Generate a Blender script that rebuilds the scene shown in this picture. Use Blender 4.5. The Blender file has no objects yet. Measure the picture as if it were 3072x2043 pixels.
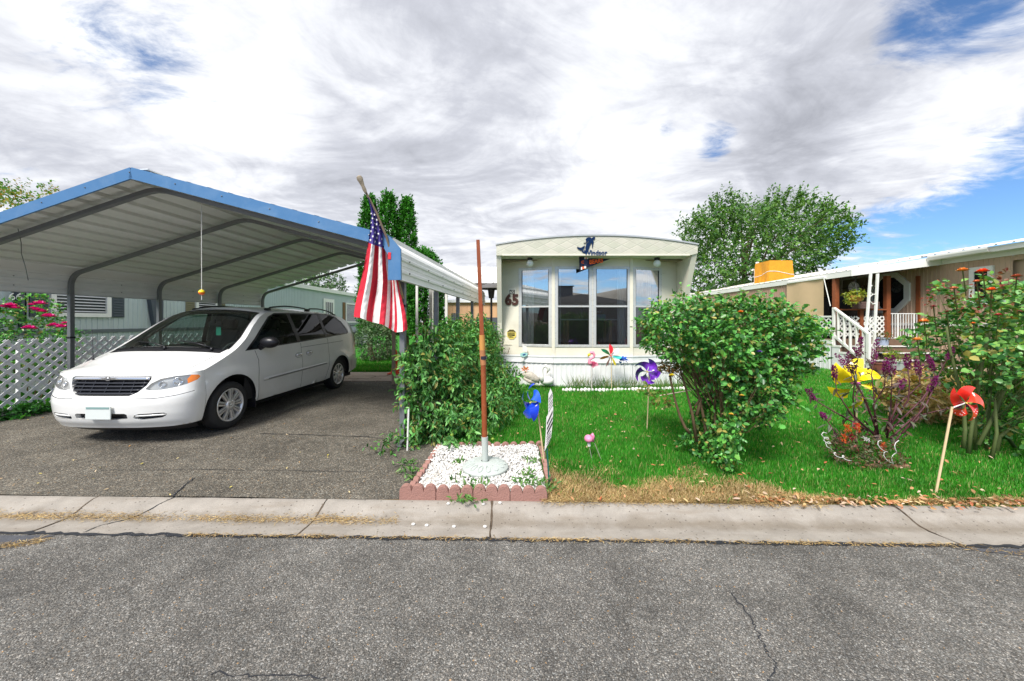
import bpy, bmesh, math, random
import numpy as np
from mathutils import Vector, Matrix
from mathutils.geometry import delaunay_2d_cdt
R = math.radians
SC = bpy.context.scene
COL = SC.collection

# ------------------------------------------------------------------ camera
F, CX, CY, EYE = 1063.0, 1536.0, 965.0, 1.525      # focal length, principal point (photo pixels), eye height in m
cd = bpy.data.cameras.new('camera'); cam = bpy.data.objects.new('camera', cd); COL.objects.link(cam)
cam.location = (0, 0, EYE); cam.rotation_euler = (R(90), 0, 0)
cd.sensor_width = 36.0; cd.lens = F / 3072 * 36.0
cd.shift_y = -(1021.5 - CY) / 3072.0
cd.clip_start = 0.05; cd.clip_end = 6000
SC.camera = cam

# ------------------------------------------------------------------ world: sky with broken cloud
SUN_EL, SUN_AZ = R(50), R(206)        # azimuth clockwise from +Y
wd = bpy.data.worlds.new('World'); SC.world = wd; wd.use_nodes = True
nt = wd.node_tree; nt.nodes.clear()
class NT:
    def __init__(s, t): s.t = t
    def n(s, typ, **kw):
        nd = s.t.nodes.new(typ)
        for k, v in kw.items():
            if k == 'i':
                for a, b in v.items(): s.put(nd.inputs[a], b)
            else: setattr(nd, k, v)
        return nd
    def put(s, sock, v):
        if hasattr(v, 'is_output'): s.t.links.new(v, sock)
        elif hasattr(v, 'outputs'): s.t.links.new(v.outputs[0], sock)
        else: sock.default_value = v
    def m(s, op, a, b=0.0, c=0.0, clamp=False):
        nd = s.t.nodes.new('ShaderNodeMath'); nd.operation = op; nd.use_clamp = clamp
        s.put(nd.inputs[0], a); s.put(nd.inputs[1], b); s.put(nd.inputs[2], c); return nd.outputs[0]
    def vm(s, op, a, b=(0, 0, 0), scale=None):
        nd = s.t.nodes.new('ShaderNodeVectorMath'); nd.operation = op
        s.put(nd.inputs[0], a); s.put(nd.inputs[1], b)
        if scale is not None: s.put(nd.inputs['Scale'], scale)
        return nd
    def mix(s, f, a, b, blend='MIX'):
        nd = s.t.nodes.new('ShaderNodeMix'); nd.data_type = 'RGBA'; nd.blend_type = blend
        s.put(nd.inputs[0], f)
        for k, v in ((6, a), (7, b)):
            if isinstance(v, tuple) and len(v) == 3: v = (*v, 1)
            s.put(nd.inputs[k], v)
        return nd.outputs[2]
    def ramp(s, f, stops, interp='LINEAR'):
        nd = s.t.nodes.new('ShaderNodeValToRGB'); cr = nd.color_ramp; cr.interpolation = interp
        while len(cr.elements) < len(stops): cr.elements.new(0.5)
        for e, (p, c) in zip(cr.elements, stops):
            e.position = p; e.color = (c, c, c, 1) if isinstance(c, (int, float)) else (*c, 1)
        s.put(nd.inputs[0], f); return nd.outputs[0]
    def noise(s, vec, scale, detail=4, rough=0.5, dist=0.0, dim='3D'):
        nd = s.t.nodes.new('ShaderNodeTexNoise'); nd.noise_dimensions = dim
        s.put(nd.inputs['Vector'], vec); nd.inputs['Scale'].default_value = scale
        nd.inputs['Detail'].default_value = detail; nd.inputs['Roughness'].default_value = rough
        nd.inputs['Distortion'].default_value = dist
        return nd.outputs[0]
def pix_dir(x, y):
    v = Vector(((x - CX) / F, 1.0, -(y - CY) / F)); v.normalize(); return v
w = NT(nt)
sky = w.n('ShaderNodeTexSky', sky_type='NISHITA', sun_disc=False, sun_elevation=SUN_EL, sun_rotation=SUN_AZ, altitude=1400, air_density=1.0, dust_density=0.6, ozone_density=1.6)
geo = w.n('ShaderNodeTexCoord')
dirv = geo.outputs['Generated']
sep = w.n('ShaderNodeSeparateXYZ', i={0: dirv})
zz = w.m('MAXIMUM', sep.outputs[2], 0.0)
den = w.m('ADD', zz, 0.16)
cxv = w.m('DIVIDE', sep.outputs[0], den); cyv = w.m('DIVIDE', sep.outputs[1], den)
plane = w.n('ShaderNodeCombineXYZ', i={0: cxv, 1: cyv, 2: 3.7})
# streaks run out of the far right: rotate and squeeze the cloud sheet
rot = w.n('ShaderNodeMapping', i={0: plane, 2: (0, 0, R(-28)), 3: (0.62, 1.25, 1.0)})
big = w.noise(rot, 0.62, 9, 0.62, 0.35)
mid = w.noise(plane, 1.9, 10, 0.66, 0.5)
fine = w.noise(rot, 4.2, 9, 0.66, 0.6)
# coverage: mostly cloud in front, broken to the south behind the camera
cov = w.m('ADD', w.m('MULTIPLY', big, 0.75), w.m('MULTIPLY', mid, 0.38))
cov = w.m('ADD', cov, w.m('SUBTRACT', w.m('MULTIPLY', fine, 0.52), 0.18))
cov = w.m('ADD', cov, w.m('ADD', w.m('MULTIPLY', sep.outputs[1], 0.17), 0.10))
holes = [((290, 130), 0.982, 0.07, 0.018), ((440, 215), 0.993, 0.05, 0.007), ((2760, -90), 0.990, 0.22, 0.010), ((2990, -70), 0.991, 0.22, 0.009), ((3150, 540), 0.991, 0.19, 0.009), ((3010, 710), 0.993, 0.18, 0.007), ((2640, 730), 0.993, 0.20, 0.007), ((2150, 425), 0.9982, 0.24, 0.0018), ((1990, 405), 0.9988, 0.20, 0.0012)]
for (px, py), lo, amt, wid in holes:
    dp = w.vm('DOT_PRODUCT', dirv, tuple(pix_dir(px, py))).outputs['Value']
    f = w.m('DIVIDE', w.m('SUBTRACT', dp, lo), wid, clamp=True)
    cov = w.m('SUBTRACT', cov, w.m('MULTIPLY', f, amt))
cmask = w.ramp(cov, [(0.53, 0.0), (0.73, 1.0)], 'EASE')
# cloud brightness: bright cores and grey undersides
gsh = w.noise(w.n('ShaderNodeMapping', i={0: rot, 1: (4.1, 2.2, 0)}), 0.85, 9, 0.60, 0.5)
gsh2 = w.noise(w.n('ShaderNodeMapping', i={0: plane, 1: (1.3, 7.7, 0)}), 2.6, 9, 0.64, 0.6)
shade = w.m('ADD', w.m('MULTIPLY', gsh, 0.75), w.m('MULTIPLY', gsh2, 0.35))
greys = [((1300, 250), 0.955, 0.11, 0.04), ((2250, 250), 0.95, 0.12, 0.045), ((2700, 330), 0.965, 0.12, 0.035), ((950, 480), 0.985, 0.10, 0.015), ((250, 470), 0.98, 0.07, 0.02)]
for (px, py), lo, amt, wid in greys:
    dp = w.vm('DOT_PRODUCT', dirv, tuple(pix_dir(px, py))).outputs['Value']
    f = w.m('DIVIDE', w.m('SUBTRACT', dp, lo), wid, clamp=True)
    shade = w.m('SUBTRACT', shade, w.m('MULTIPLY', f, amt))
for (px, py), lo, amt, wid in [((1900, 420), 0.96, 0.14, 0.04), ((620, 230), 0.96, 0.12, 0.04), ((3000, 250), 0.975, 0.12, 0.025)]:
    dp = w.vm('DOT_PRODUCT', dirv, tuple(pix_dir(px, py))).outputs['Value']
    f = w.m('DIVIDE', w.m('SUBTRACT', dp, lo), wid, clamp=True)
    shade = w.m('ADD', shade, w.m('MULTIPLY', f, amt))
shade = w.m('ADD', shade, w.m('MULTIPLY', w.m('SUBTRACT', fine, 0.5), 0.26))
# billowing lumps: ridged noise gives the cloud masses rounded heads with darker creases
lump = w.noise(w.n('ShaderNodeMapping', i={0: plane, 1: (5.2, 0.4, 0), 3: (1.0, 1.35, 1.0)}), 1.7, 8, 0.60, 0.9)
ridge = w.m('MULTIPLY', w.m('ABSOLUTE', w.m('SUBTRACT', lump, 0.5)), 2.0)
shade = w.m('ADD', shade, w.m('MULTIPLY', w.m('SUBTRACT', ridge, 0.22), 0.42))
ccol = w.ramp(shade, [(0.16, (0.225, 0.233, 0.262)), (0.36, (0.33, 0.34, 0.376)), (0.50, (0.46, 0.47, 0.498)), (0.66, (0.59, 0.595, 0.60))])
skyc = w.vm('SCALE', sky, scale=0.075)
skyc = w.mix(1.0, skyc, (0.72, 0.95, 1.15), 'MULTIPLY')
colr = w.mix(cmask, skyc, ccol)
bg = w.n('ShaderNodeBackground', i={0: colr, 1: 1.0})
w.n('ShaderNodeOutputWorld', i={0: bg})

sd = bpy.data.lights.new('sun', 'SUN'); so = bpy.data.objects.new('sun', sd); COL.objects.link(so)
sd.energy = 2.7; sd.angle = R(20); sd.color = (1.0, 0.96, 0.9)
sv = Vector((math.sin(SUN_AZ) * math.cos(SUN_EL), math.cos(SUN_AZ) * math.cos(SUN_EL), math.sin(SUN_EL)))
so.rotation_euler = sv.to_track_quat('Z', 'Y').to_euler()
SC.view_settings.view_transform = 'Standard'; SC.view_settings.look = 'None'
SC.view_settings.exposure = 1.05; SC.view_settings.gamma = 1.0
SC.cycles.max_bounces = 6; SC.cycles.transparent_max_bounces = 12

# ------------------------------------------------------------------ places
def sstep(t):
    t = np.clip(t, 0, 1); return t * t * (3 - 2 * t)
def gz(X, Y):
    """height of lawn / drive at a place: the lawn right of the carport climbs 12 cm towards the homes"""
    return 0.12 * sstep((np.asarray(Y) - 3.3) / 4.6) * sstep((np.asarray(X) + 1.25) / 0.6)
def PX(x, y, d): return Vector(((x - CX) * d / F, d, EYE - (y - CY) * d / F))
def GP(x, y):
    d = EYE * F / (y - CY)
    for _ in range(8): d = (EYE - float(gz((x - CX) * d / F, d))) * F / (y - CY)
    return Vector(((x - CX) * d / F, d, float(gz((x - CX) * d / F, d))))
STREET = -0.022
def SY(X, d0): return d0 + STREET * X
def on_seg(px, A, B):
    """where the ray through photo column px meets the plan line A-B"""
    k = (px - CX) / F; ax, ay = A; bx, by = B
    t = (k * ay - ax) / ((bx - ax) - k * (by - ay)); return (ax + t * (bx - ax), ay + t * (by - ay))

# ------------------------------------------------------------------ materials
MATS = {}
def _new(name):
    m = bpy.data.materials.new(name); m.use_nodes = True; t = NT(m.node_tree); m.node_tree.nodes.clear(); MATS[name] = m
    return m, t
def mat(name, col, rough=0.6, metal=0.0, var=0.08, scale=6.0, bump=0.0, bscale=40.0, spec=0.4, dirt=None, dscale=2.0, damt=0.35, emit=None, coat=0.0, isl=0.0, dstart=0.55):
    """painted / solid surface: a base colour with a little mottling, optional dirt of another colour, optional bump"""
    if name in MATS: return MATS[name]
    m, t = _new(name)
    tc = t.n('ShaderNodeTexCoord').outputs['Object']
    c = tuple(col)
    nz = t.noise(tc, scale, 5, 0.6)
    lo = tuple(max(0, v * (1 - var)) for v in c); hi = tuple(min(1, v * (1 + var)) for v in c)
    base = t.mix(nz, lo, hi)
    if dirt:
        dn = t.noise(tc, dscale, 7, 0.65, 0.3)
        base = t.mix(t.m('MULTIPLY', t.ramp(dn, [(dstart - 0.05, 0.0), (dstart + 0.2, 1.0)]), damt), base, dirt)
    if isl:
        rp = t.n('ShaderNodeNewGeometry').outputs['Random Per Island']
        base = t.mix(1.0, base, t.ramp(rp, [(0, 1 - isl), (1, 1 + isl)]), 'MULTIPLY')
    p = t.n('ShaderNodeBsdfPrincipled', i={'Base Color': base, 'Roughness': rough, 'Metallic': metal, 'Specular IOR Level': spec, 'Coat Weight': coat, 'Coat Roughness': 0.05})
    if emit: p.inputs['Emission Color'].default_value = (*emit[:3], 1); p.inputs['Emission Strength'].default_value = emit[3]
    if bump:
        bn = t.n('ShaderNodeBump', i={'Strength': bump, 'Distance': 0.02, 'Height': t.noise(tc, bscale, 4, 0.6)})
        t.put(p.inputs['Normal'], bn)
    t.n('ShaderNodeOutputMaterial', i={0: p}); return m
def leafmat(name, cols, trans=0.25, rough=0.45, spec=0.35):
    """foliage: every leaf takes its own tone from the list"""
    if name in MATS: return MATS[name]
    m, t = _new(name)
    rp = t.n('ShaderNodeNewGeometry').outputs['Random Per Island']
    k = len(cols); c = t.ramp(rp, [((i + 0.5) / k, cc) for i, cc in enumerate(cols)])
    tc = t.n('ShaderNodeTexCoord').outputs['Object']
    c = t.mix(1.0, c, t.ramp(t.noise(tc, 2.2, 3, 0.6), [(0.3, 0.72), (0.7, 1.25)]), 'MULTIPLY')
    p = t.n('ShaderNodeBsdfPrincipled', i={'Base Color': c, 'Roughness': rough, 'Specular IOR Level': spec})
    tr = t.n('ShaderNodeBsdfTranslucent', i={'Color': t.mix(1.0, c, (1.5, 1.45, 0.6), 'MULTIPLY')})
    mx = t.n('ShaderNodeMixShader', i={0: trans, 1: p, 2: tr})
    t.n('ShaderNodeOutputMaterial', i={0: mx}); return m
def glassmat(name, tint, refl=0.08, rough=0.0, solid=0.0, scol=(0.01, 0.01, 0.012), ior=1.45):
    """window pane: clear or tinted transmission, mirror reflection growing towards grazing angles, optional screen behind"""
    if name in MATS: return MATS[name]
    m, t = _new(name)
    tr = t.n('ShaderNodeBsdfTransparent', i={0: (*tint, 1)})
    di = t.n('ShaderNodeBsdfDiffuse', i={0: (*scol, 1)})
    a = t.n('ShaderNodeMixShader', i={0: solid, 1: tr, 2: di})
    gl = t.n('ShaderNodeBsdfGlossy', i={0: (1, 1, 1, 1), 'Roughness': rough})
    fr = t.n('ShaderNodeFresnel', i={0: ior})
    f = t.m('ADD', fr, refl, clamp=True)
    mx = t.n('ShaderNodeMixShader', i={0: f, 1: a, 2: gl})
    t.n('ShaderNodeOutputMaterial', i={0: mx}); return m

# ------------------------------------------------------------------ mesh helpers
class MB:
    def __init__(s): s.v = []; s.f = []
    def add(s, vs, fs):
        k = len(s.v); s.v += [tuple(v) for v in vs]; s.f += [tuple(i + k for i in f) for f in fs]; return s
    def box(s, lo, hi, M=None):
        (a, b, c), (x, y, z) = lo, hi
        vs = [Vector(p) for p in ((a, b, c), (x, b, c), (x, y, c), (a, y, c), (a, b, z), (x, b, z), (x, y, z), (a, y, z))]
        if M is not None: vs = [M @ p for p in vs]
        return s.add(vs, [(3, 2, 1, 0), (4, 5, 6, 7), (0, 1, 5, 4), (1, 2, 6, 5), (2, 3, 7, 6), (3, 0, 4, 7)])
    def bar(s, p0, p1, w, h, up=(0, 0, 1)):
        """box along p0-p1, w across, h along up"""
        p0, p1 = Vector(p0), Vector(p1); d = (p1 - p0); L = d.length; d.normalize()
        u = Vector(up); sd_ = d.cross(u)
        if sd_.length < 1e-5: sd_ = d.cross(Vector((1, 0, 0)))
        sd_.normalize(); u = sd_.cross(d); vs = []
        for q in (p0, p1):
            for a, b in ((-1, -1), (1, -1), (1, 1), (-1, 1)): vs.append(q + sd_ * (a * w / 2) + u * (b * h / 2))
        return s.add(vs, [(0, 1, 2, 3), (7, 6, 5, 4), (0, 4, 5, 1), (1, 5, 6, 2), (2, 6, 7, 3), (3, 7, 4, 0)])
    def tube(s, pts, r, n=8, cap=True):
        pts = [Vector(p) for p in pts]; k = len(pts); rs = r if isinstance(r, (list, tuple)) else [r] * k
        base = len(s.v); pu = None
        for i, p in enumerate(pts):
            d = (pts[min(i + 1, k - 1)] - pts[max(i - 1, 0)]).normalized()
            if pu is None: pu = d.orthogonal().normalized()
            pu = (pu - d * pu.dot(d)); pu = pu.normalized() if pu.length > 1e-6 else d.orthogonal().normalized()
            q = d.cross(pu)
            for j in range(n):
                a = 2 * math.pi * j / n; s.v.append(tuple(p + (pu * math.cos(a) + q * math.sin(a)) * rs[i]))
        for i in range(k - 1):
            for j in range(n):
                a, b = base + i * n + j, base + i * n + (j + 1) % n; s.f.append((a, b, b + n, a + n))
        if cap:
            s.f.append(tuple(base + j for j in range(n))[::-1]); s.f.append(tuple(base + (k - 1) * n + j for j in range(n)))
        return s
    def lathe(s, prof, n=24, M=None, cap=False):
        """prof: (r, z) pairs turned about z"""
        base = len(s.v)
        for r_, z in prof:
            for j in range(n):
                a = 2 * math.pi * j / n; p = Vector((r_ * math.cos(a), r_ * math.sin(a), z)); s.v.append(tuple(M @ p if M is not None else p))
        for i in range(len(prof) - 1):
            for j in range(n):
                a, b = base + i * n + j, base + i * n + (j + 1) % n; s.f.append((a, b, b + n, a + n))
        if not cap: return s
        if prof[0][0] > 1e-6: s.f.append(tuple(base + j for j in range(n))[::-1])
        if prof[-1][0] > 1e-6: s.f.append(tuple(base + (len(prof) - 1) * n + j for j in range(n)))
        return s
    def prism(s, poly, t, M=None):
        """2D outline in local xy extruded by t along local z"""
        n = len(poly); vs = [Vector((x, y, 0)) for x, y in poly] + [Vector((x, y, t)) for x, y in poly]
        if M is not None: vs = [M @ v for v in vs]
        return s.add(vs, [tuple(range(n))[::-1], tuple(range(n, 2 * n))] + [(i, (i + 1) % n, n + (i + 1) % n, n + i) for i in range(n)])
    def sweep(s, prof, a, b):
        """open profile (list of offsets) swept from a to b, single skin"""
        n = len(prof); a, b = Vector(a), Vector(b)
        vs = [a + Vector(p) for p in prof] + [b + Vector(p) for p in prof]
        return s.add(vs, [(i, i + 1, n + i + 1, n + i) for i in range(n - 1)])
    def grid(s, fn, nu, nv):
        vs = [fn(i / nu, j / nv) for j in range(nv + 1) for i in range(nu + 1)]
        return s.add(vs, [(j * (nu + 1) + i, j * (nu + 1) + i + 1, (j + 1) * (nu + 1) + i + 1, (j + 1) * (nu + 1) + i) for j in range(nv) for i in range(nu)])
    def ball(s, c, r, nu=12, nv=8):
        rx, ry, rz = r if isinstance(r, (tuple, list)) else (r, r, r); c = Vector(c)
        M = Matrix.Translation(c) @ Matrix.Diagonal((rx, ry, rz, 1))
        return s.lathe([(math.sin(math.pi * i / nv) if 0 < i < nv else 1e-7, -math.cos(math.pi * i / nv)) for i in range(nv + 1)], nu, M)
    def build(s, name, m, parent=None, smooth=False, bevel=0.0, solid=0.0, subd=0):
        me = bpy.data.meshes.new(name); me.from_pydata(s.v, [], s.f); me.validate(); me.update()
        return link(name, me, m, parent, smooth, bevel, solid, subd)
def link(name, me, m, parent=None, smooth=False, bevel=0.0, solid=0.0, subd=0):
    o = bpy.data.objects.new(name, me); COL.objects.link(o)
    if m is not None: me.materials.append(m)
    if smooth:
        me.polygons.foreach_set('use_smooth', [True] * len(me.polygons))
        if smooth != 'all': me.set_sharp_from_angle(angle=R(38))
    if solid:
        md = o.modifiers.new('solid', 'SOLIDIFY'); md.thickness = solid; md.offset = 0
    if bevel:
        md = o.modifiers.new('bevel', 'BEVEL'); md.width = bevel; md.segments = 2; md.limit_method = 'ANGLE'
    if subd:
        md = o.modifiers.new('sub', 'SUBSURF'); md.levels = subd; md.render_levels = subd
    if parent is not None:
        o.parent = parent; o.matrix_parent_inverse = WM(parent).inverted()
    return o
def WM(o):
    return Matrix.Translation(o.location) @ o.rotation_euler.to_matrix().to_4x4() if o.parent is None else WM(o.parent) @ o.matrix_parent_inverse @ o.matrix_basis
def thing(name, label, cat, loc=(0, 0, 0), group=None):
    o = bpy.data.objects.new(name, None); COL.objects.link(o); o.location = loc; o.empty_display_size = 0.2
    return tag(o, label, cat, group)
def tag(o, label=None, cat=None, group=None, kind=None):
    if label: o['label'] = label
    if cat: o['category'] = cat
    if group: o['group'] = group
    if kind: o['kind'] = kind
    return o
def struct(o): o['kind'] = 'structure'; return o
def stuff(o, label=None, cat=None): return tag(o, label, cat, kind='stuff')
def npmesh(name, V, FQ, m, parent=None, smooth=False):
    """numpy verts (n,3), faces (k,3 or 4)"""
    me = bpy.data.meshes.new(name); V = np.ascontiguousarray(V, dtype=np.float32); FQ = np.ascontiguousarray(FQ, dtype=np.int32)
    k, c = FQ.shape
    me.vertices.add(len(V)); me.vertices.foreach_set('co', V.ravel())
    me.loops.add(k * c); me.loops.foreach_set('vertex_index', FQ.ravel())
    me.polygons.add(k); me.polygons.foreach_set('loop_start', np.arange(0, k * c, c, dtype=np.int32))
    me.polygons.foreach_set('loop_total', np.full(k, c, dtype=np.int32))
    me.update(calc_edges=True)
    return link(name, me, m, parent, 'all' if smooth else False)
def text(name, body, size, M, m, parent=None, ext=0.004, bold=0.0, xs=1.0, align='CENTER', shear=0.0):
    cu = bpy.data.curves.new(name, 'FONT'); cu.body = body; cu.size = size; cu.extrude = ext; cu.offset = bold; cu.align_x = align; cu.align_y = 'CENTER'; cu.shear = shear; cu.resolution_u = 3
    tmp = bpy.data.objects.new('tmp', cu); COL.objects.link(tmp)
    dg = bpy.context.evaluated_depsgraph_get(); dg.update()
    me = bpy.data.meshes.new_from_object(tmp.evaluated_get(dg)); bpy.data.objects.remove(tmp)
    me.materials.clear(); me.transform(M @ Matrix.Diagonal((xs, 1, 1, 1)))
    return link(name, me, m, parent)
FACE = Matrix(((1, 0, 0, 0), (0, 0, -1, 0), (0, 1, 0, 0), (0, 0, 0, 1)))      # local xy -> world xz, local z -> towards camera (-y)

# ------------------------------------------------------------------ foliage
def nrm(a): return a / np.maximum(np.linalg.norm(a, axis=1, keepdims=True), 1e-9)
def leaves(name, P, D, N, L, Wd, m, parent=None, fold=0.12, curl=0.1, cut=False):
    """leaf blades: base point P, direction D, normal N, length L, width Wd. Six corners folded on the midrib."""
    n = len(P); D = nrm(D); N = nrm(N - D * (N * D).sum(1, keepdims=True)); S = np.cross(D, N)
    L = np.broadcast_to(np.asarray(L, float), (n,))[:, None]; Wd = np.broadcast_to(np.asarray(Wd, float), (n,))[:, None]
    if cut:
        V = np.stack([P, P + D * L * 0.5 + S * Wd * 0.5, P + D * L - N * L * curl, P + D * L * 0.5 - S * Wd * 0.5], 1).reshape(-1, 3)
        i = np.arange(n)[:, None] * 4; FQ = i + np.array([[0, 1, 2, 3]])
    else:
        up = N * (Wd * fold)
        V = np.stack([P, P + D * L * 0.30 + S * Wd * 0.46 + up, P + D * L * 0.66 + S * Wd * 0.42 + up * 0.8 - N * L * curl * 0.4, P + D * L - N * L * curl,
                      P + D * L * 0.66 - S * Wd * 0.42 + up * 0.8 - N * L * curl * 0.4, P + D * L * 0.30 - S * Wd * 0.46 + up], 1).reshape(-1, 3)
        i = np.arange(n)[:, None] * 6; FQ = np.concatenate([i + np.array([[0, 1, 2, 3]]), i + np.array([[0, 3, 4, 5]])], 1).reshape(-1, 4)
    return npmesh(name, V, FQ, m, parent)
def inpoly(P, poly):
    x, y = P[:, 0], P[:, 1]; q = np.asarray(poly, float); ins = np.zeros(len(P), bool); j = len(q) - 1
    for i in range(len(q)):
        xi, yi, xj, yj = *q[i], *q[j]
        if yi != yj:
            ins ^= ((yi > y) != (yj > y)) & (x < (xj - xi) * (y - yi) / (yj - yi) + xi)
        j = i
    return ins
def edgedist(P, poly):
    q = np.asarray(poly, float); best = np.full(len(P), 1e9)
    for i in range(len(q)):
        a, b = q[i], q[(i + 1) % len(q)]; ab = b - a; t = np.clip(((P - a) @ ab) / max(ab @ ab, 1e-9), 0, 1)
        best = np.minimum(best, np.linalg.norm(P - (a + t[:, None] * ab), axis=1))
    return best
def from_outline(poly, d, n, maxt, rng, shell=0.55, tk=1.0, erode=0.0):
    """points through a rounded volume of real depth whose side-on outline (photo pixels, standing at distance d) is poly"""
    W2 = np.array([((x - CX) * d / F, EYE - (y - CY) * d / F) for x, y in poly]); lo, hi = W2.min(0), W2.max(0); out = []
    k = 0
    while k < n:
        Q = lo + rng.random((n * 2, 2)) * (hi - lo); Q = Q[inpoly(Q, W2)]; Q = Q[edgedist(Q, W2) > erode * rng.random(len(Q)) ** 0.5] if erode else Q; out.append(Q); k += len(Q)
    Q = np.concatenate(out)[:n]; e = edgedist(Q, W2); t = np.minimum(maxt, tk * np.sqrt(np.maximum(e, 0) * maxt * 1.4))
    u = rng.uniform(-1, 1, n); u = np.sign(u) * np.abs(u) ** shell
    Y = d + u * t
    c = np.array([W2[:, 0].mean(), d, W2[:, 1].mean()])
    P = np.stack([Q[:, 0], Y, Q[:, 1]], 1)
    O = nrm(np.stack([(Q[:, 0] - c[0]), (Y - d) * 1.6 + 1e-6, (Q[:, 1] - c[2])], 1))
    return P, O
def in_blobs(blobs, n, rng, shell=0.3):
    """points in a union of ellipsoids (centre, radii), more of them towards the outside"""
    vol = np.array([b[1][0] * b[1][1] * b[1][2] for b in blobs]) ** 0.75; pick = rng.choice(len(blobs), n, p=vol / vol.sum())
    C = np.array([b[0] for b in blobs], float)[pick]; RR = np.array([b[1] for b in blobs], float)[pick]
    dv = nrm(rng.normal(size=(n, 3))); r = (shell + (1 - shell) * rng.random(n) ** 0.6)[:, None]
    return C + dv * RR * r, nrm(dv / RR)
def twigs(name, P, O, m, rng, per=7, tl=0.16, ll=0.05, lw=0.03, up=0.3, spread=0.9, parent=None, droop=0.2, cut=False, curl=0.12, jit=0.4, minz=0.0):
    """each point grows a short twig outwards with leaves along it"""
    n = len(P); T = nrm(O + rng.normal(scale=jit, size=(n, 3)) + np.array([0, 0, up])); T[:, 2] -= droop * rng.random(n); T = nrm(T)
    i = np.arange(per)[None, :, None]; f = (i + 0.4) / per
    tlr = (tl * rng.uniform(0.5, 1.3, n))[:, None, None]
    B = (P[:, None, :] + T[:, None, :] * tlr * f).reshape(-1, 3); Tt = np.repeat(T, per, 0)
    Dv = nrm(Tt * 0.55 + nrm(rng.normal(size=(n * per, 3))) * spread + np.array([0, 0, -droop]))
    Nv = nrm(np.array([0, 0, 1.0]) + np.repeat(O, per, 0) * 0.7 + rng.normal(scale=0.45, size=(n * per, 3)))
    s = np.repeat(rng.uniform(0.7, 1.2, n), per) * rng.uniform(0.6, 1.25, n * per); keep = B[:, 2] > minz
    return leaves(name, B[keep], Dv[keep], Nv[keep], ll * s[keep], lw * s[keep], m, parent, cut=cut, curl=curl)

# ================================================================== THE SETTING
def asphalt(name, warm, bright, sc=1.0):
    m, t = _new(name); tc = t.n('ShaderNodeTexCoord').outputs['Object']
    wob = t.vm('ADD', tc, t.vm('SCALE', t.n('ShaderNodeTexNoise', i={'Vector': tc, 'Scale': 60.0}).outputs[1], scale=0.006))
    v1 = t.n('ShaderNodeTexVoronoi', i={'Vector': wob, 'Scale': 150.0 * sc}); v2 = t.n('ShaderNodeTexVoronoi', i={'Vector': wob, 'Scale': 330.0 * sc})
    s1 = t.n('ShaderNodeSeparateColor', i={0: v1.outputs['Color']}); s2 = t.n('ShaderNodeSeparateColor', i={0: v2.outputs['Color']})
    chip = t.ramp(s1.outputs[0], [(0.0, 0.055), (0.45, 0.10), (0.72, 0.16), (0.9, 0.26), (1.0, 0.50)])
    chip2 = t.ramp(s2.outputs[0], [(0.0, 0.05), (0.6, 0.13), (1.0, 0.34)])
    c = t.mix(0.45, chip, chip2)
    edge = t.ramp(v1.outputs['Distance'], [(0.35, 1.0), (0.62, 0.55)])
    c = t.mix(1.0, c, edge, 'MULTIPLY')
    hue = t.mix(s1.outputs[1], (1.0 + warm, 1.0 + warm * 0.28, 1.0 - warm * 0.6), (0.97 + warm * 0.3, 1.0 + warm * 0.1, 1.05 - warm * 0.5))
    c = t.mix(1.0, c, hue, 'MULTIPLY')
    rare = t.m('GREATER_THAN', s1.outputs[2], 0.997); c = t.mix(t.m('MULTIPLY', rare, 0.6), c, (0.5, 0.28, 0.1))
    big = t.ramp(t.noise(tc, 1.3, 7, 0.62, 0.4), [(0.3, 0.66), (0.72, 1.28)]); c = t.mix(1.0, c, big, 'MULTIPLY')
    med = t.ramp(t.noise(tc, 9.0, 6, 0.65), [(0.3, 0.78), (0.7, 1.2)]); c = t.mix(1.0, c, med, 'MULTIPLY')
    oil = t.ramp(t.noise(t.n('ShaderNodeMapping', i={0: tc, 1: (3, 9, 0)}), 0.8, 5, 0.55), [(0.62, 0.0), (0.75, 1.0)])
    c = t.mix(t.m('MULTIPLY', oil, 0.5), c, (0.05, 0.048, 0.047))
    c = t.mix(1.0, c, (bright, bright, bright), 'MULTIPLY')
    p = t.n('ShaderNodeBsdfPrincipled', i={'Base Color': c, 'Roughness': 0.85, 'Specular IOR Level': 0.3})
    h = t.m('ADD', t.m('MULTIPLY', v1.outputs['Distance'], -0.6), t.m('MULTIPLY', t.noise(tc, 120, 3, 0.6), 0.8))
    t.put(p.inputs['Normal'], t.n('ShaderNodeBump', i={'Strength': 0.75, 'Distance': 0.012, 'Height': h}))
    t.n('ShaderNodeOutputMaterial', i={0: p}); return m
M_ROAD = asphalt('road_asphalt', 0.15, 1.24)
M_DRIVE = asphalt('drive_asphalt', 0.30, 1.08, 0.66)
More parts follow.
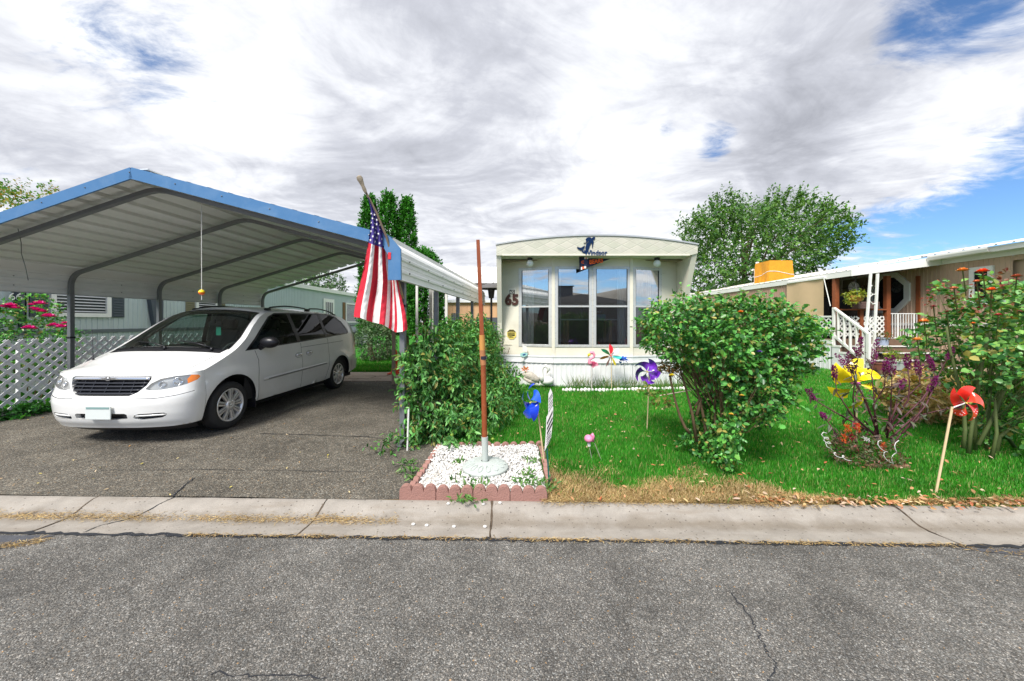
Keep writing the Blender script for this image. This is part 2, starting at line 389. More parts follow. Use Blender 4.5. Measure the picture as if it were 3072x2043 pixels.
def concrete(name, col):
    m, t = _new(name); tc = t.n('ShaderNodeTexCoord').outputs['Object']
    c = t.mix(t.ramp(t.noise(tc, 5.0, 8, 0.65, 0.3), [(0.3, 0), (0.7, 1)]), tuple(v * 0.80 for v in col), tuple(v * 1.10 for v in col))
    st = t.ramp(t.noise(t.n('ShaderNodeMapping', i={0: tc, 3: (0.8, 5.0, 1)}), 2.2, 6, 0.6), [(0.52, 0.0), (0.72, 1.0)])
    c = t.mix(t.m('MULTIPLY', st, 0.5), c, (0.22, 0.18, 0.14))
    spx = t.n('ShaderNodeSeparateXYZ', i={0: tc}); ln = t.m('SUBTRACT', t.m('ADD', spx.outputs[1], t.m('MULTIPLY', spx.outputs[0], 0.022)), 2.80)
    silt = t.ramp(t.m('ADD', t.m('MULTIPLY', t.m('ABSOLUTE', ln), 6.0), t.m('MULTIPLY', t.m('SUBTRACT', t.noise(tc, 4.0, 6, 0.65), 0.5), 1.6)), [(0.05, 1.0), (0.55, 0.0)])
    c = t.mix(t.m('MULTIPLY', silt, 0.55), c, (0.15, 0.12, 0.085))
    v = t.n('ShaderNodeTexVoronoi', i={'Vector': tc, 'Scale': 26.0, 'Randomness': 1.0}); rs = t.n('ShaderNodeSeparateColor', i={0: v.outputs['Color']})
    pit = t.m('MULTIPLY', t.m('LESS_THAN', v.outputs['Distance'], 0.16), t.m('GREATER_THAN', rs.outputs[0], 0.35))
    c = t.mix(t.m('MULTIPLY', pit, 0.75), c, (0.10, 0.085, 0.07))
    sp = t.noise(tc, 240, 2, 0.6); c = t.mix(1.0, c, t.ramp(sp, [(0.3, 0.85), (0.7, 1.1)]), 'MULTIPLY')
    p = t.n('ShaderNodeBsdfPrincipled', i={'Base Color': c, 'Roughness': 0.85, 'Specular IOR Level': 0.25})
    h = t.m('SUBTRACT', t.noise(tc, 90, 5, 0.7), t.m('MULTIPLY', pit, 1.2))
    t.put(p.inputs['Normal'], t.n('ShaderNodeBump', i={'Strength': 0.5, 'Distance': 0.008, 'Height': h}))
    t.n('ShaderNodeOutputMaterial', i={0: p}); return m
M_CONC = concrete('gutter_concrete', (0.33, 0.30, 0.265))
M_PAVER = mat('paver', (0.42, 0.34, 0.28), 0.9, var=0.2, scale=9, bump=0.4, bscale=60, isl=0.2)
M_DIRT = mat('dry_ground', (0.20, 0.15, 0.10), 0.95, var=0.35, scale=3, bump=0.6, bscale=30)
M_TAR = mat('tar', (0.022, 0.024, 0.03), 0.55, var=0.3, scale=8)
M_STRAW = leafmat('straw', [(0.34, 0.22, 0.09), (0.48, 0.34, 0.15), (0.28, 0.17, 0.07), (0.55, 0.42, 0.20)], 0.1)
def soilmat():
    m, t = _new('lawn_soil'); tc = t.n('ShaderNodeTexCoord').outputs['Object']
    g = t.mix(t.noise(tc, 14, 5, 0.65), (0.018, 0.10, 0.010), (0.05, 0.25, 0.022))
    sp = t.n('ShaderNodeSeparateXYZ', i={0: tc})
    # the worn strip behind the kerb is bare straw
    e = t.m('SUBTRACT', t.m('ADD', sp.outputs[1], t.m('MULTIPLY', sp.outputs[0], 0.022)), 3.02)
    e = t.m('ADD', e, t.m('MULTIPLY', t.m('SUBTRACT', t.noise(tc, 3.0, 5, 0.6), 0.5), 0.7))
    wx = t.ramp(t.m('DIVIDE', t.m('ADD', sp.outputs[0], 1.0), 6.0), [(0.14, 1.0), (0.42, 0.75), (0.55, 0.35), (1.0, 0.25)])
    k = t.m('MULTIPLY', t.ramp(e, [(0.18, 1.0), (0.55, 0.0)]), wx)
    c = t.mix(k, g, t.mix(t.noise(tc, 40, 4, 0.7), (0.20, 0.13, 0.06), (0.46, 0.33, 0.16)))
    p = t.n('ShaderNodeBsdfPrincipled', i={'Base Color': c, 'Roughness': 0.9, 'Specular IOR Level': 0.1})
    t.put(p.inputs['Normal'], t.n('ShaderNodeBump', i={'Strength': 0.8, 'Distance': 0.03, 'Height': t.noise(tc, 45, 4, 0.7)}))
    t.n('ShaderNodeOutputMaterial', i={0: p}); return m
M_LAWN = soilmat()

struct(MB().grid(lambda u, v: (-1500 + 3000 * u, -1500 + 3000 * v, -0.13), 4, 4).build('ground', M_DIRT))
# road: sheet up to the gutter edge with a gentle crown
def road_pt(u, v):
    X = -60 + 120 * u; e = SY(X, 2.548); Y = e - 9.5 * v
    return (X, Y, -0.048 + 0.05 * math.sin(min(1, v * 1.2) * math.pi / 2) - (0.05 * max(0, v - 0.6)))
road = struct(MB().grid(road_pt, 40, 30).build('road', M_ROAD, smooth='all'))
# tar joint along the gutter and cracks, thin irregular raised seams of crack filler
rng = np.random.default_rng(5)
def ribbon(path, wid, z, name, m, parent, jag=0.4):
    P = [np.array(p, float) for p in path]; b = MB(); vs = []; 
    for i, p in enumerate(P):
        d = P[min(i + 1, len(P) - 1)] - P[max(i - 1, 0)]; nn = np.array([-d[1], d[0]]); nn /= max(np.linalg.norm(nn), 1e-9)
        w0 = wid * (1 + rng.uniform(-jag, jag)) / 2; w1 = wid * (1 + rng.uniform(-jag, jag)) / 2
        vs += [(*(p + nn * w0), z(*p)), (*(p - nn * w1), z(*p))]
    b.add(vs, [(2 * i, 2 * i + 1, 2 * i + 3, 2 * i + 2) for i in range(len(P) - 1)]); return b.build(name, m, parent)
def road_z(X, Y):
    v = (SY(X, 2.548) - Y) / 9.5; return -0.048 + 0.05 * math.sin(min(1, max(0, v) * 1.2) * math.pi / 2)
tj = [(x, SY(x, 2.552) + rng.uniform(-0.008, 0.008)) for x in np.arange(-9, 9, 0.045)]
ribbon(tj, 0.030, lambda x, y: -0.0425, 'tar_joint', M_TAR, road, 0.75)
def pxpath(pts, z=0.0, n=10, amp=0.012):
    out = []
    for (x0, y0), (x1, y1) in zip(pts[:-1], pts[1:]):
        for i in range(n):
            f = i / n; x, y = x0 + (x1 - x0) * f, y0 + (y1 - y0) * f; d = (EYE - z) * F / (y - CY)
            out.append(((x - CX) * d / F + rng.uniform(-amp, amp), d + rng.uniform(-amp, amp)))
    return out
for pts, wd_ in (([(2195, 1770), (2260, 1860), (2290, 1930), (2325, 1990), (2300, 2060)], 0.006), ([(640, 2015), (800, 2022), (1000, 2030)], 0.005)):
    ribbon(pxpath(pts, -0.03), wd_, lambda x, y: road_z(x, y) + 0.003, 'crack', M_TAR, road, 0.8)
# sealed patches at both ends where the pavement meets the gutter
for side, pts in ((-1, [(-3.95, 2.60), (-3.35, 2.61), (-3.45, 2.52), (-3.95, 2.33), (-4.6, 2.30), (-4.6, 2.62)]), (1, [(3.05, 2.455), (4.8, 2.42), (4.8, 2.16), (3.9, 2.26), (3.4, 2.38)])):
    vs = [(x, min(y, SY(x, 2.53)), road_z(x, min(y, SY(x, 2.53))) + 0.004) for x, y in pts]
    MB().add(vs, [tuple(range(len(vs)))]).build('road_patch', mat('patch_asphalt', (0.075, 0.078, 0.09), 0.7, var=0.4, scale=30, bump=0.5, bscale=120), road)
# rolled concrete gutter, cast in slabs
prof = [(0.0, -0.12), (0.0, -0.045), (0.10, -0.055), (0.20, -0.066), (0.26, -0.064), (0.31, -0.048), (0.37, -0.020), (0.42, -0.005), (0.455, 0.0), (0.475, -0.01), (0.475, -0.12)]
gut = struct(thing('gutter', None, None, (0, 2.55, 0)))
joints = [-14, -11.2, -9.4, -7.5, -5.55, -3.6, -1.58, -0.16, 3.17, 5.2, 7.4, 9.6, 12, 15]
for a, b in zip(joints[:-1], joints[1:]):
    a2, b2 = a + 0.006, b - 0.006; N = max(4, int((b2 - a2) / 0.12)); vs = []; n = len(prof)
    for i in range(N + 1):
        X = a2 + (b2 - a2) * i / N
        for t_, z in prof: vs.append((X - 0.02 * t_ + (0.004 * rng.normal() if i in (0, N) else 0), SY(X, 2.556) + t_, z + (rng.normal() * 0.0008)))
    fs = [(i * n + j, (i + 1) * n + j, (i + 1) * n + j + 1, i * n + j + 1) for i in range(N) for j in range(n - 1)]
    fs += [tuple(range(n)), tuple(N * n + j for j in range(n))[::-1]]
    MB().add(vs, fs).build('concrete_slab', M_CONC, gut, smooth=True)
# crumbly fill in the slab joints
for a in joints[2:-2]:
    b = MB(); vs = []
    for t_, z in prof[1:-1]: vs += [(a - 0.006 - 0.02 * t_ + rng.uniform(-.006, .006), SY(a, 2.556) + t_, z + 0.0025), (a + 0.005 - 0.02 * t_ + rng.uniform(-.008, .008), SY(a, 2.556) + t_, z + 0.0025)]
    b.add(vs, [(2 * i, 2 * i + 1, 2 * i + 3, 2 * i + 2) for i in range(len(prof) - 3)]); b.build('joint_fill', mat('joint_dirt', (0.085, 0.062, 0.042), 0.95, var=0.6, scale=60), gut)
# fine crack across one slab
cr = pxpath([(545, 1500), (430, 1535), (300, 1570), (240, 1600)], -0.04, 8, 0.006)
def gut_z(x, y):
    t_ = y - SY(x, 2.556); return float(np.interp(t_, [p[0] for p in prof[1:9]], [p[1] for p in prof[1:9]]))
ribbon(cr, 0.009, lambda x, y: gut_z(x, y) + 0.003, 'crack', M_TAR, gut, 0.9)

# driveway
def drive_pt(u, v):
    X = -8.22 + 7.42 * u; e = SY(X, 3.035); Y = e + (9.05 - e) * v
    return (X + 0.10 * (v) * (0 if u < 0.5 else 1), Y, -0.006 + 0.004 * math.sin(X * 3 + Y))
driveway = struct(MB().grid(drive_pt, 24, 24).build('driveway', M_DRIVE, smooth='all'))
def drv(path, wd_): ribbon(path, wd_, lambda x, y: 0.002, 'crack', M_TAR, driveway, 0.8)
drv(pxpath([(780, 1300), (900, 1304), (1100, 1310), (1190, 1320)], 0, 8, 0.01), 0.010)
drv(pxpath([(520, 1490), (560, 1450), (590, 1430)], 0, 6, 0.008), 0.012)
drv(pxpath([(300, 1410), (600, 1408), (1150, 1415)], 0, 14, 0.012), 0.006)
# pavers behind the drive: individual tiles
pav = struct(thing('paver_path', None, None, (-3, 9.8, 0)))
pm = []
for k in range(3):
    b = MB(); b.box((-0.29, -0.19, -0.03), (0.29, 0.19, 0.012)); o = b.build('paver', M_PAVER, pav, bevel=0.01); pm.append(o)
first = True
for r_ in range(4):
    for c_ in range(16):
        src = pm[(r_ * 5 + c_) % 3]; o = src if False else src.copy()
        COL.objects.link(o); o.matrix_parent_inverse = WM(pav).inverted(); o.location = (-8.6 + 0.6 * c_ + 0.3 * (r_ % 2), 9.26 + 0.4 * r_, random.Random(r_ * 31 + c_).uniform(-0.006, 0.006)); o.rotation_euler = (0, 0, random.Random(c_ * 7 + r_).uniform(-0.025, 0.025))
for o in pm: bpy.data.objects.remove(o)
# a few loose boards lying at the edge of the pavers
for i, (x0, y0, x1, y1) in enumerate(((-3.15, 10.95, -2.2, 10.75), (-3.0, 9.9, -2.35, 10.35))):
    tag(MB().bar((x0, y0, 0.03), (x1, y1, 0.03), 0.09, 0.03).build('loose_board', mat('old_wood', (0.36, 0.27, 0.18), 0.85, var=0.25, scale=20), smooth=False), ['weathered board lying flat at the far edge of the pavers', 'weathered board lying slantwise on the pavers near the cone'][i], 'board')

# lawns
def lawn_pt(u, v):
    X = -1.15 + 40 * (u ** 1.7); e = SY(X, 3.03); Y = e + (40 - e) * v ** 1.8
    return (X, Y, float(gz(X, Y)) - 0.012)
struct(MB().grid(lawn_pt, 60, 60).build('lawn', M_LAWN, smooth='all'))
struct(MB().grid(lambda u, v: (-40 + 31.8 * u, 3.12 + (37) * v, -0.012), 20, 20).build('side_lawn', M_LAWN, smooth='all'))
struct(MB().grid(lambda u, v: (-8.2 + 7.05 * u, 10.86 + 29 * v, -0.010), 20, 20).build('back_lawn', M_LAWN, smooth='all'))

# grass blades
M_GRASS = leafmat('grass_blade', [(0.018, 0.15, 0.008), (0.035, 0.25, 0.014), (0.075, 0.36, 0.028), (0.026, 0.19, 0.010), (0.12, 0.40, 0.05), (0.03, 0.21, 0.012), (0.05, 0.29, 0.02), (0.03, 0.22, 0.012), (0.10, 0.34, 0.04), (0.028, 0.20, 0.011), (0.38, 0.36, 0.14)], 0.30, 0.5, 0.25)
BED = (-0.99, 0.33, 3.0, 4.30)
def dryness(X, Y):
    e = Y - SY(X, 3.02); wx = np.interp(X, [-0.3, 0.4, 1.4, 2.1, 2.7, 4.5], [0.45, 0.64, 0.60, 0.36, 0.10, 0.08])
    wob = 0.75 + 0.3 * np.sin(X * 3.1 + 1) + 0.25 * np.sin(X * 7.7) * np.sin(Y * 9); return np.clip(1.75 - e / np.maximum(wx * wob, 1e-3), 0, 1)
def grass(name, n, xr, yr, m, h, wd_, keep, rng, near=2.9, lean=0.55):
    """blades, more of them close to the street"""
    u = rng.random(n); Y = yr[0] + (yr[1] - yr[0]) * u ** 1.9; X = rng.uniform(xr[0], xr[1], n)
    k = keep(X, Y, rng) & (Y > SY(X, 3.0) + 0.01); X, Y = X[k], Y[k]; n = len(X)
    clump = 0.5 + 0.5 * np.sin(X * 7.3 + np.sin(Y * 5.1) * 2) * np.sin(Y * 6.1 + X)
    Z = gz(X, Y) - 0.012
    B = np.stack([X, Y, Z], 1); a = rng.uniform(0, 2 * np.pi, n); H = h * rng.uniform(0.55, 1.25, n) * (0.8 + 0.4 * clump)
    ln = np.stack([np.cos(a), np.sin(a), np.zeros(n)], 1) * (lean * rng.random(n) * H)[:, None]
    S = np.stack([-np.sin(a + rng.normal(size=n)), np.cos(a), np.zeros(n)], 1) * (wd_ * rng.uniform(0.7, 1.3, n) * (0.75 + 0.10 * Y))[:, None] * 0.5
    up = np.array([0, 0, 1.0]) * H[:, None]
    V = np.stack([B - S, B + S, B + up * 0.55 + ln * 0.35 - S * 0.8, B + up * 0.55 + ln * 0.35 + S * 0.8, B + up * 0.95 + ln], 1).reshape(-1, 3)
    i = np.arange(n)[:, None] * 5
    FT = np.concatenate([i + np.array([[0, 1, 3]]), i + np.array([[0, 3, 2]]), i + np.array([[2, 3, 4]])], 1).reshape(-1, 3)
    return npmesh(name, V, FT, m)
def keep_lawn(X, Y, rng):
    bed = (X > BED[0]) & (X < BED[1]) & (Y < BED[3])
    home = (X > -0.33) & (X < 3.9) & (Y > 7.95)
    return ~bed & ~home & (X > -0.75 + 0.1 * np.sin(Y * 9)) & (rng.random(len(X)) > dryness(X, Y) * 0.97) & (X < 1.48 * Y + 1.0)
rg = np.random.default_rng(11)
stuff(grass('grass', 430000, (-0.9, 12.0), (2.98, 11.5), M_GRASS, 0.050, 0.0046, keep_lawn, rg), 'short bright green lawn grass in front of the cream home', 'grass')
def keep_dry(X, Y, rng):
    bed = (X > BED[0]) & (X < BED[1]) & (Y < BED[3])
    return ~bed & (rng.random(len(X)) < dryness(X, Y)) & (X < 1.48 * Y + 1.0)
stuff(grass('dry_grass', 60000, (-0.2, 5.0), (2.98, 3.9), M_STRAW, 0.042, 0.0042, keep_dry, np.random.default_rng(12), lean=1.6), 'matted straw coloured dead grass behind the kerb', 'dry grass')
stuff(grass('side_grass', 60000, (-14, -8.25), (4.6, 14), M_GRASS, 0.055, 0.006, lambda X, Y, r: (X > -1.5 * Y - 1) & (X > -10.55), np.random.default_rng(13)), 'green grass behind the white lattice fence', 'grass')
stuff(grass('back_grass', 60000, (-8.0, -0.9), (10.95, 16), M_GRASS, 0.055, 0.007, lambda X, Y, r: X > -6.5, np.random.default_rng(14)), 'green grass patch behind the parked van', 'grass')

# litter: fallen leaves and clippings
def flat_leaves(name, P, size, m, rng, label, cat, lift=0.3):
    n = len(P); D = nrm(np.concatenate([rng.normal(size=(n, 2)), rng.normal(scale=0.15, size=(n, 1))], 1)); N = nrm(np.array([0, 0, 1.0]) + rng.normal(scale=lift, size=(n, 3)))
    return stuff(leaves(name, P, D, N, size * rng.uniform(0.5, 1.3, n), size * rng.uniform(0.3, 0.6, n), m, curl=0.25), label, cat)
rl = np.random.default_rng(21)
n = 420; X = rl.uniform(-0.2, 6.0, n); Y = 3.0 + 3.2 * rl.random(n) ** 2.2; Y = Y + STREET * X; k = ~((X < 0.33) & (Y < 4.3)) & (X < 1.4 * Y); X, Y = X[k], Y[k]
M_FALLEN = leafmat('fallen_leaf', [(0.36, 0.20, 0.08), (0.50, 0.30, 0.14), (0.45, 0.12, 0.05), (0.55, 0.42, 0.20), (0.55, 0.40, 0.30)], 0.1)
flat_leaves('fallen_leaves', np.stack([X, Y, gz(X, Y) + 0.045], 1), 0.045, M_FALLEN, rl, 'dry brown and reddish leaves fallen on the lawn', 'leaves', 0.5)
n = 520; X = rl.uniform(2.0, 5.5, n); Y = SY(X, 3.03) + rl.normal(scale=0.045, size=n); 
flat_leaves('kerb_leaves', np.stack([X, Y, 0.02 + 0.02 * rl.random(n)], 1), 0.042, M_FALLEN, rl, 'band of dry leaves caught along the kerb edge', 'leaves', 0.5)
n = 60; X = rl.uniform(-7.5, -1.2, n); Y = rl.uniform(3.1, 5.6, n)
flat_leaves('drive_leaves', np.stack([X, Y, np.full(n, 0.008)], 1), 0.034, leafmat('yellow_leaf', [(0.6, 0.5, 0.08), (0.5, 0.42, 0.18), (0.55, 0.45, 0.3), (0.4, 0.2, 0.05)], 0.1), rl, 'few small yellow leaves scattered on the asphalt drive', 'leaves', 0.2)
# straw washed into the gutter and the road joint
def strawband(name, n, xr, yfn, ysd, z, label, seed, L=0.05):
    r = np.random.default_rng(seed); X = r.uniform(*xr, n); dens = 0.5 + 0.5 * np.sin(X * 2.1 + 1) * np.sin(X * 5.3); k = r.random(n) < 0.25 + 0.75 * dens; X = X[k]; n = len(X)
    Y = np.array([yfn(x) for x in X]) + r.normal(scale=ysd, size=n); Z = np.array([z(x, y) for x, y in zip(X, Y)]) + 0.004 + 0.012 * r.random(n)
    D = np.stack([r.normal(size=n), r.normal(scale=0.5, size=n), r.normal(scale=0.1, size=n)], 1); N = np.tile(np.array([0, 0, 1.0]), (n, 1)) + r.normal(scale=0.4, size=(n, 3))
    return stuff(leaves(name, np.stack([X, Y, Z], 1), D, N, L * r.uniform(0.4, 1.2, n), 0.0035, M_STRAW, cut=True), label, 'debris')
strawband('gutter_straw', 4200, (-4.9, -0.9), lambda x: SY(x, 2.80), 0.026, gut_z, 'brown grass clippings washed into the gutter pan', 31)
strawband('joint_straw', 3000, (-2.4, 3.2), lambda x: SY(x, 2.550), 0.008, lambda x, y: -0.045, 'brown straw lying in the joint between road and gutter', 32, 0.035)
strawband('patch_straw', 1400, (-4.2, -3.35), lambda x: 2.53 + 0.28 * (x + 3.35), 0.018, lambda x, y: road_z(x, y), 'line of straw along the seam of the left road patch', 33, 0.05)
strawband('seam_straw', 900, (3.15, 4.4), lambda x: 2.46 - 0.20 * (x - 3.1), 0.022, lambda x, y: road_z(x, y), 'line of straw along the seam of the right road patch', 34, 0.05)
strawband('bank_straw', 2400, (0.25, 2.6), lambda x: SY(x, 3.00), 0.03, lambda x, y: 0.004, 'dead straw spilling over the kerb edge below the lawn', 35, 0.055)
# far hills behind the street, mirrored in the bay windows
def hill(u, v):
    X = -1800 + 3600 * u; h = (150 * math.exp(-((X + 260) / 420) ** 2) + 90 * math.exp(-((X - 600) / 600) ** 2) + 14 * math.sin(X / 60) + 30) * math.sin(math.pi * v) ** 1.2
    return (X, -1180 - 400 * v, -2 + h)
struct(MB().grid(hill, 90, 12).build('hills', mat('hill_scrub', (0.20, 0.19, 0.17), 0.95, var=0.4, scale=0.02), smooth='all'))

# ================================================================== CARPORT
CO, CU, CL = Vector((-1.316, 4.2, 0)), Vector((0.086, 0.9963, 0)), Vector((-0.9963, 0.086, 0))
def CP(a, s, z): return CO + CL * a + CU * s + Vector((0, 0, z))
CW, CLEN = 6.88, 6.12
M_GALV = mat('galvanised_tube', (0.20, 0.21, 0.22), 0.5, 0.45, var=0.12, scale=12, bump=0.05)
M_SHEET = mat('white_sheet_metal', (0.74, 0.75, 0.73), 0.5, 0.0, var=0.05, scale=3, dirt=(0.40, 0.38, 0.34), dscale=1.2, damt=0.25)
M_BLUE = mat('blue_trim', (0.058, 0.17, 0.35), 0.45, 0.0, var=0.12, scale=4, dirt=(0.16, 0.27, 0.42), dscale=3.0, damt=0.45)
carport = thing('carport', 'white metal carport with blue front trim over the parked van', 'carport', CP(CW / 2, 3, 0))
half = CW / 2; PEAK = 3.407
slope_pts = [(0.155, 2.505), (half, PEAK)]
def slope_profile(a0, a1, left):
    """ribbed sheet between distances a0..a1 up the slope"""
    L = math.hypot(half - 0.155, PEAK - 2.505); ca, cz = (half - 0.155) / L, (PEAK - 2.505) / L; out = []
    def at(t, h): a = 0.155 + t * ca - h * cz; z = 2.505 + t * cz + h * ca; return (CW - a if left else a, z)
    pitch = 0.29; t = a0; ts = [(a0, 0)]
    k = math.ceil(a0 / pitch)
    while k * pitch + 0.115 < a1:
        b = k * pitch + 0.02
        ts += [(b, 0), (b + 0.014, 0.055), (b + 0.076, 0.055), (b + 0.09, 0)]
        k += 1
    ts.append((a1, 0)); return [at(*q) for q in ts], L
_, SL = slope_profile(0, 1, False)
npan = 4
for left in (False, True):
    for i in range(npan):
        p, _ = slope_profile(SL * i / npan + (0.0 if i else 0.0), SL * (i + 1) / npan - 0.002, left)
        b = MB(); n = len(p)
        vs = [CP(a, -0.02, z) for a, z in p] + [CP(a, CLEN, z) for a, z in p]
        b.add(vs, [(j, j + 1, n + j + 1, n + j) for j in range(n - 1)])
        b.build('roof_panel', M_SHEET, carport)
    # chamfer and side panel with lengthwise ribs
    ch = [(0.155, 2.503), (0.10, 2.455), (0.03, 2.40), (0.0, 2.35)]
    sp = [(0.0, 2.348), (0.0, 2.30), (-0.018, 2.285), (-0.018, 2.255), (0, 2.24), (0, 2.20), (-0.006, 2.195), (0, 2.19), (0, 2.15), (-0.018, 2.135), (-0.018, 2.105), (0, 2.09), (0, 2.03), (-0.02, 2.015), (0.01, 2.008)]
    for nm, p in (('eave_panel', ch), ('side_panel', sp)):
        p = [(CW - a if left else a, z) for a, z in p]; n = len(p)
        MB().add([CP(a, -0.02, z) for a, z in p] + [CP(a, CLEN, z) for a, z in p], [(j, j + 1, n + j + 1, n + j) for j in range(n - 1)]).build(nm, M_SHEET, carport)
MB().bar(CP(half, -0.03, PEAK + 0.035), CP(half, CLEN, PEAK + 0.035), 0.34, 0.012).build('ridge_cap', M_SHEET, carport)
# blue front trim: folded strips, one per run
def trim_run(p0, p1, s0=-0.085, up=0.042, dn=0.098):
    b = MB(); d = (Vector((p1[0] - p0[0], p1[1] - p0[1]))).normalized(); nx, nz = -d.y, d.x
    if nz < 0 and abs(nz) > 0.3: nx, nz = -nx, -nz
    q = []
    for (a, z) in (p0, p1):
        q += [CP(a + nx * up, s0, z + nz * up), CP(a - nx * dn, s0, z - nz * dn), CP(a + nx * up, s0 + 0.16, z + nz * up), CP(a - nx * dn, s0 + 0.02, z - nz * dn)]
    b.add(q, [(0, 1, 5, 4), (0, 4, 6, 2), (1, 3, 7, 5), (0, 2, 3, 1), (4, 5, 7, 6)]); return b
for left in (False, True):
    f = (lambda a: CW - a) if left else (lambda a: a)
    trim_run((f(0.135), 2.50), (f(half + 0.0), PEAK)).build('front_trim', M_BLUE, carport)
    b = MB(); z0 = 0.0
    pts = [(0.155, 2.555), (0.06, 2.475), (-0.03, 2.37), (-0.035, 2.01), (0.12, 2.01), (0.12, 2.30), (0.17, 2.385)]
    vs = [CP(f(a), -0.088, z) for a, z in pts] + [CP(f(a), -0.06, z) for a, z in pts]; n = len(pts)
    b.add(vs, [tuple(range(n)), tuple(range(n, 2 * n))[::-1]] + [(i, (i + 1) % n, n + (i + 1) % n, n + i) for i in range(n)]); b.build('corner_trim', M_BLUE, carport)
tag(MB().bar(CP(0.10, -0.092, 2.33), CP(0.10, -0.092, 2.25), 0.035, 0.004, up=CU).build('red_reflector', mat('red_tape', (0.62, 0.03, 0.04), 0.4), carport), 'red tape scrap on the blue trim')
def arch_sweep(path, s, wd_):
    b = MB(); n = len(path); vs = []
    for i, (a, z) in enumerate(path):
        p, q = path[max(i - 1, 0)], path[min(i + 1, n - 1)]; d = Vector((q[0] - p[0], q[1] - p[1])).normalized(); na, nz = -d.y, d.x
        for e, g in ((-1, -1), (1, -1), (1, 1), (-1, 1)): vs.append(CP(a + na * g * wd_ / 2, s + e * wd_ / 2, z + nz * g * wd_ / 2))
    b.add(vs, [(4 * i + j, 4 * i + (j + 1) % 4, 4 * i + 4 + (j + 1) % 4, 4 * i + 4 + j) for i in range(n - 1) for j in range(4)] + [(3, 2, 1, 0), tuple(4 * (n - 1) + j for j in range(4))]); return b
ti = 0.065
rise = (PEAK - 2.505) / (half - 0.155)
def hoop():
    path = [(ti, 2.02)]
    for i in range(7):
        a = math.pi - (math.pi - math.atan2(1, -rise) - 0.0) * 0 - i / 6 * (math.pi / 2 - math.atan(rise)); path.append((ti + 0.26 + 0.26 * math.cos(a), 2.17 + 0.26 * math.sin(a)))
    a1, z1 = path[-1]; zc = z1 + rise * (half - a1)
    path += [(half - 0.30, zc - rise * 0.30), (half - 0.12, zc - rise * 0.13), (half, zc - 0.022)]
    return path + [(CW - a, z) for a, z in path[::-1]][1:]
HOOP = hoop()
FR = [0.22, 1.62, 3.1, 4.58, 6.02]
for s in FR:
    arch_sweep(HOOP, s, 0.06).build('roof_bow', M_GALV, carport, bevel=0.004)
    for a in (ti, CW - ti):
        MB().bar(CP(a, s, 0.05), CP(a, s, 2.02), 0.066, 0.066, up=CU).build('post', M_GALV, carport, bevel=0.004)
for a in (ti, CW - ti):
    MB().bar(CP(a, 0.1, 0.028), CP(a, CLEN, 0.028), 0.06, 0.05).build('base_rail', M_GALV, carport)
for s, a in ((0.22, ti), (1.62, CW - ti)):
    b = MB(); c = CP(a, s, 1.72 if a < 1 else 1.24)
    for sg in (-1, 1): b.bar(c + CU * (-0.036 * sg) + CL * 0.042, c + CU * (-0.036 * sg) - CL * 0.042, 0.006, 0.03)
    for sg in (-1, 1): b.bar(c + CU * 0.036 + CL * 0.036 * sg, c - CU * 0.036 + CL * 0.036 * sg, 0.006, 0.03)
    b.build('black_strap', mat('black_plastic', (0.012, 0.012, 0.014), 0.45), carport)
b = MB()
for s in np.arange(.22, CLEN, .74):
    for z in (2.27, 2.12): b.ball(CP(-.022, s, z), .011, 6, 4)
    for z in (2.27, 2.12): b.ball(CP(CW - .004, s, z), .009, 6, 4)
for a in np.arange(.35, CW, .62): b.ball(CP(a, -.088, 2.505 + (min(a, CW - a) - .155) * rise - .02), .008, 6, 4)
stuff(b.build('screws', mat('screw_head', (0.16, 0.16, 0.16), .4, .5), carport))
# bobber on a string for parking
c0 = PX(605, 877, 4.66); top = CP(0, 0, 0)
bob = thing('parking_bobber', 'yellow and orange ball hanging on a string above the van hood', 'bobber', c0)
M_CORD = mat('white_cord', (0.72, 0.72, 0.68), 0.8)
MB().tube([c0 + Vector((-0.02, 0.02, 1.27)), c0 + Vector((0, 0, 0.02)), c0 + Vector((0, 0, -0.10))], 0.004, 5).build('string', M_CORD, bob)
bp_ = [(math.sin(math.pi * i / 10) * 0.036 if 0 < i < 10 else 1e-6, -0.036 * math.cos(math.pi * i / 10)) for i in range(11)]
MB().lathe(bp_[:6], 16, Matrix.Translation(c0)).build('ball', mat('bobber_orange', (0.9, 0.16, 0.02), 0.35), bob, smooth='all')
MB().lathe(bp_[5:], 16, Matrix.Translation(c0)).build('ball', mat('bobber_yellow', (0.9, 0.72, 0.03), 0.35), bob, smooth='all')
w0 = CP(5.55, 0.22, 2.72)
tag(MB().tube([w0 + Vector((0, 0, 0.09)), w0 + Vector((0.03, 0.01, -0.1)), w0 + Vector((0.02, 0.02, -0.25)), w0 + Vector((0.08, 0.02, -0.45)), w0 + Vector((0.10, 0.03, -0.62))], 0.004, 5).build('loose_wire', mat('wire', (0.05, 0.06, 0.05), 0.6)), 'thin dark wire dangling from the front bow of the carport', 'wire')

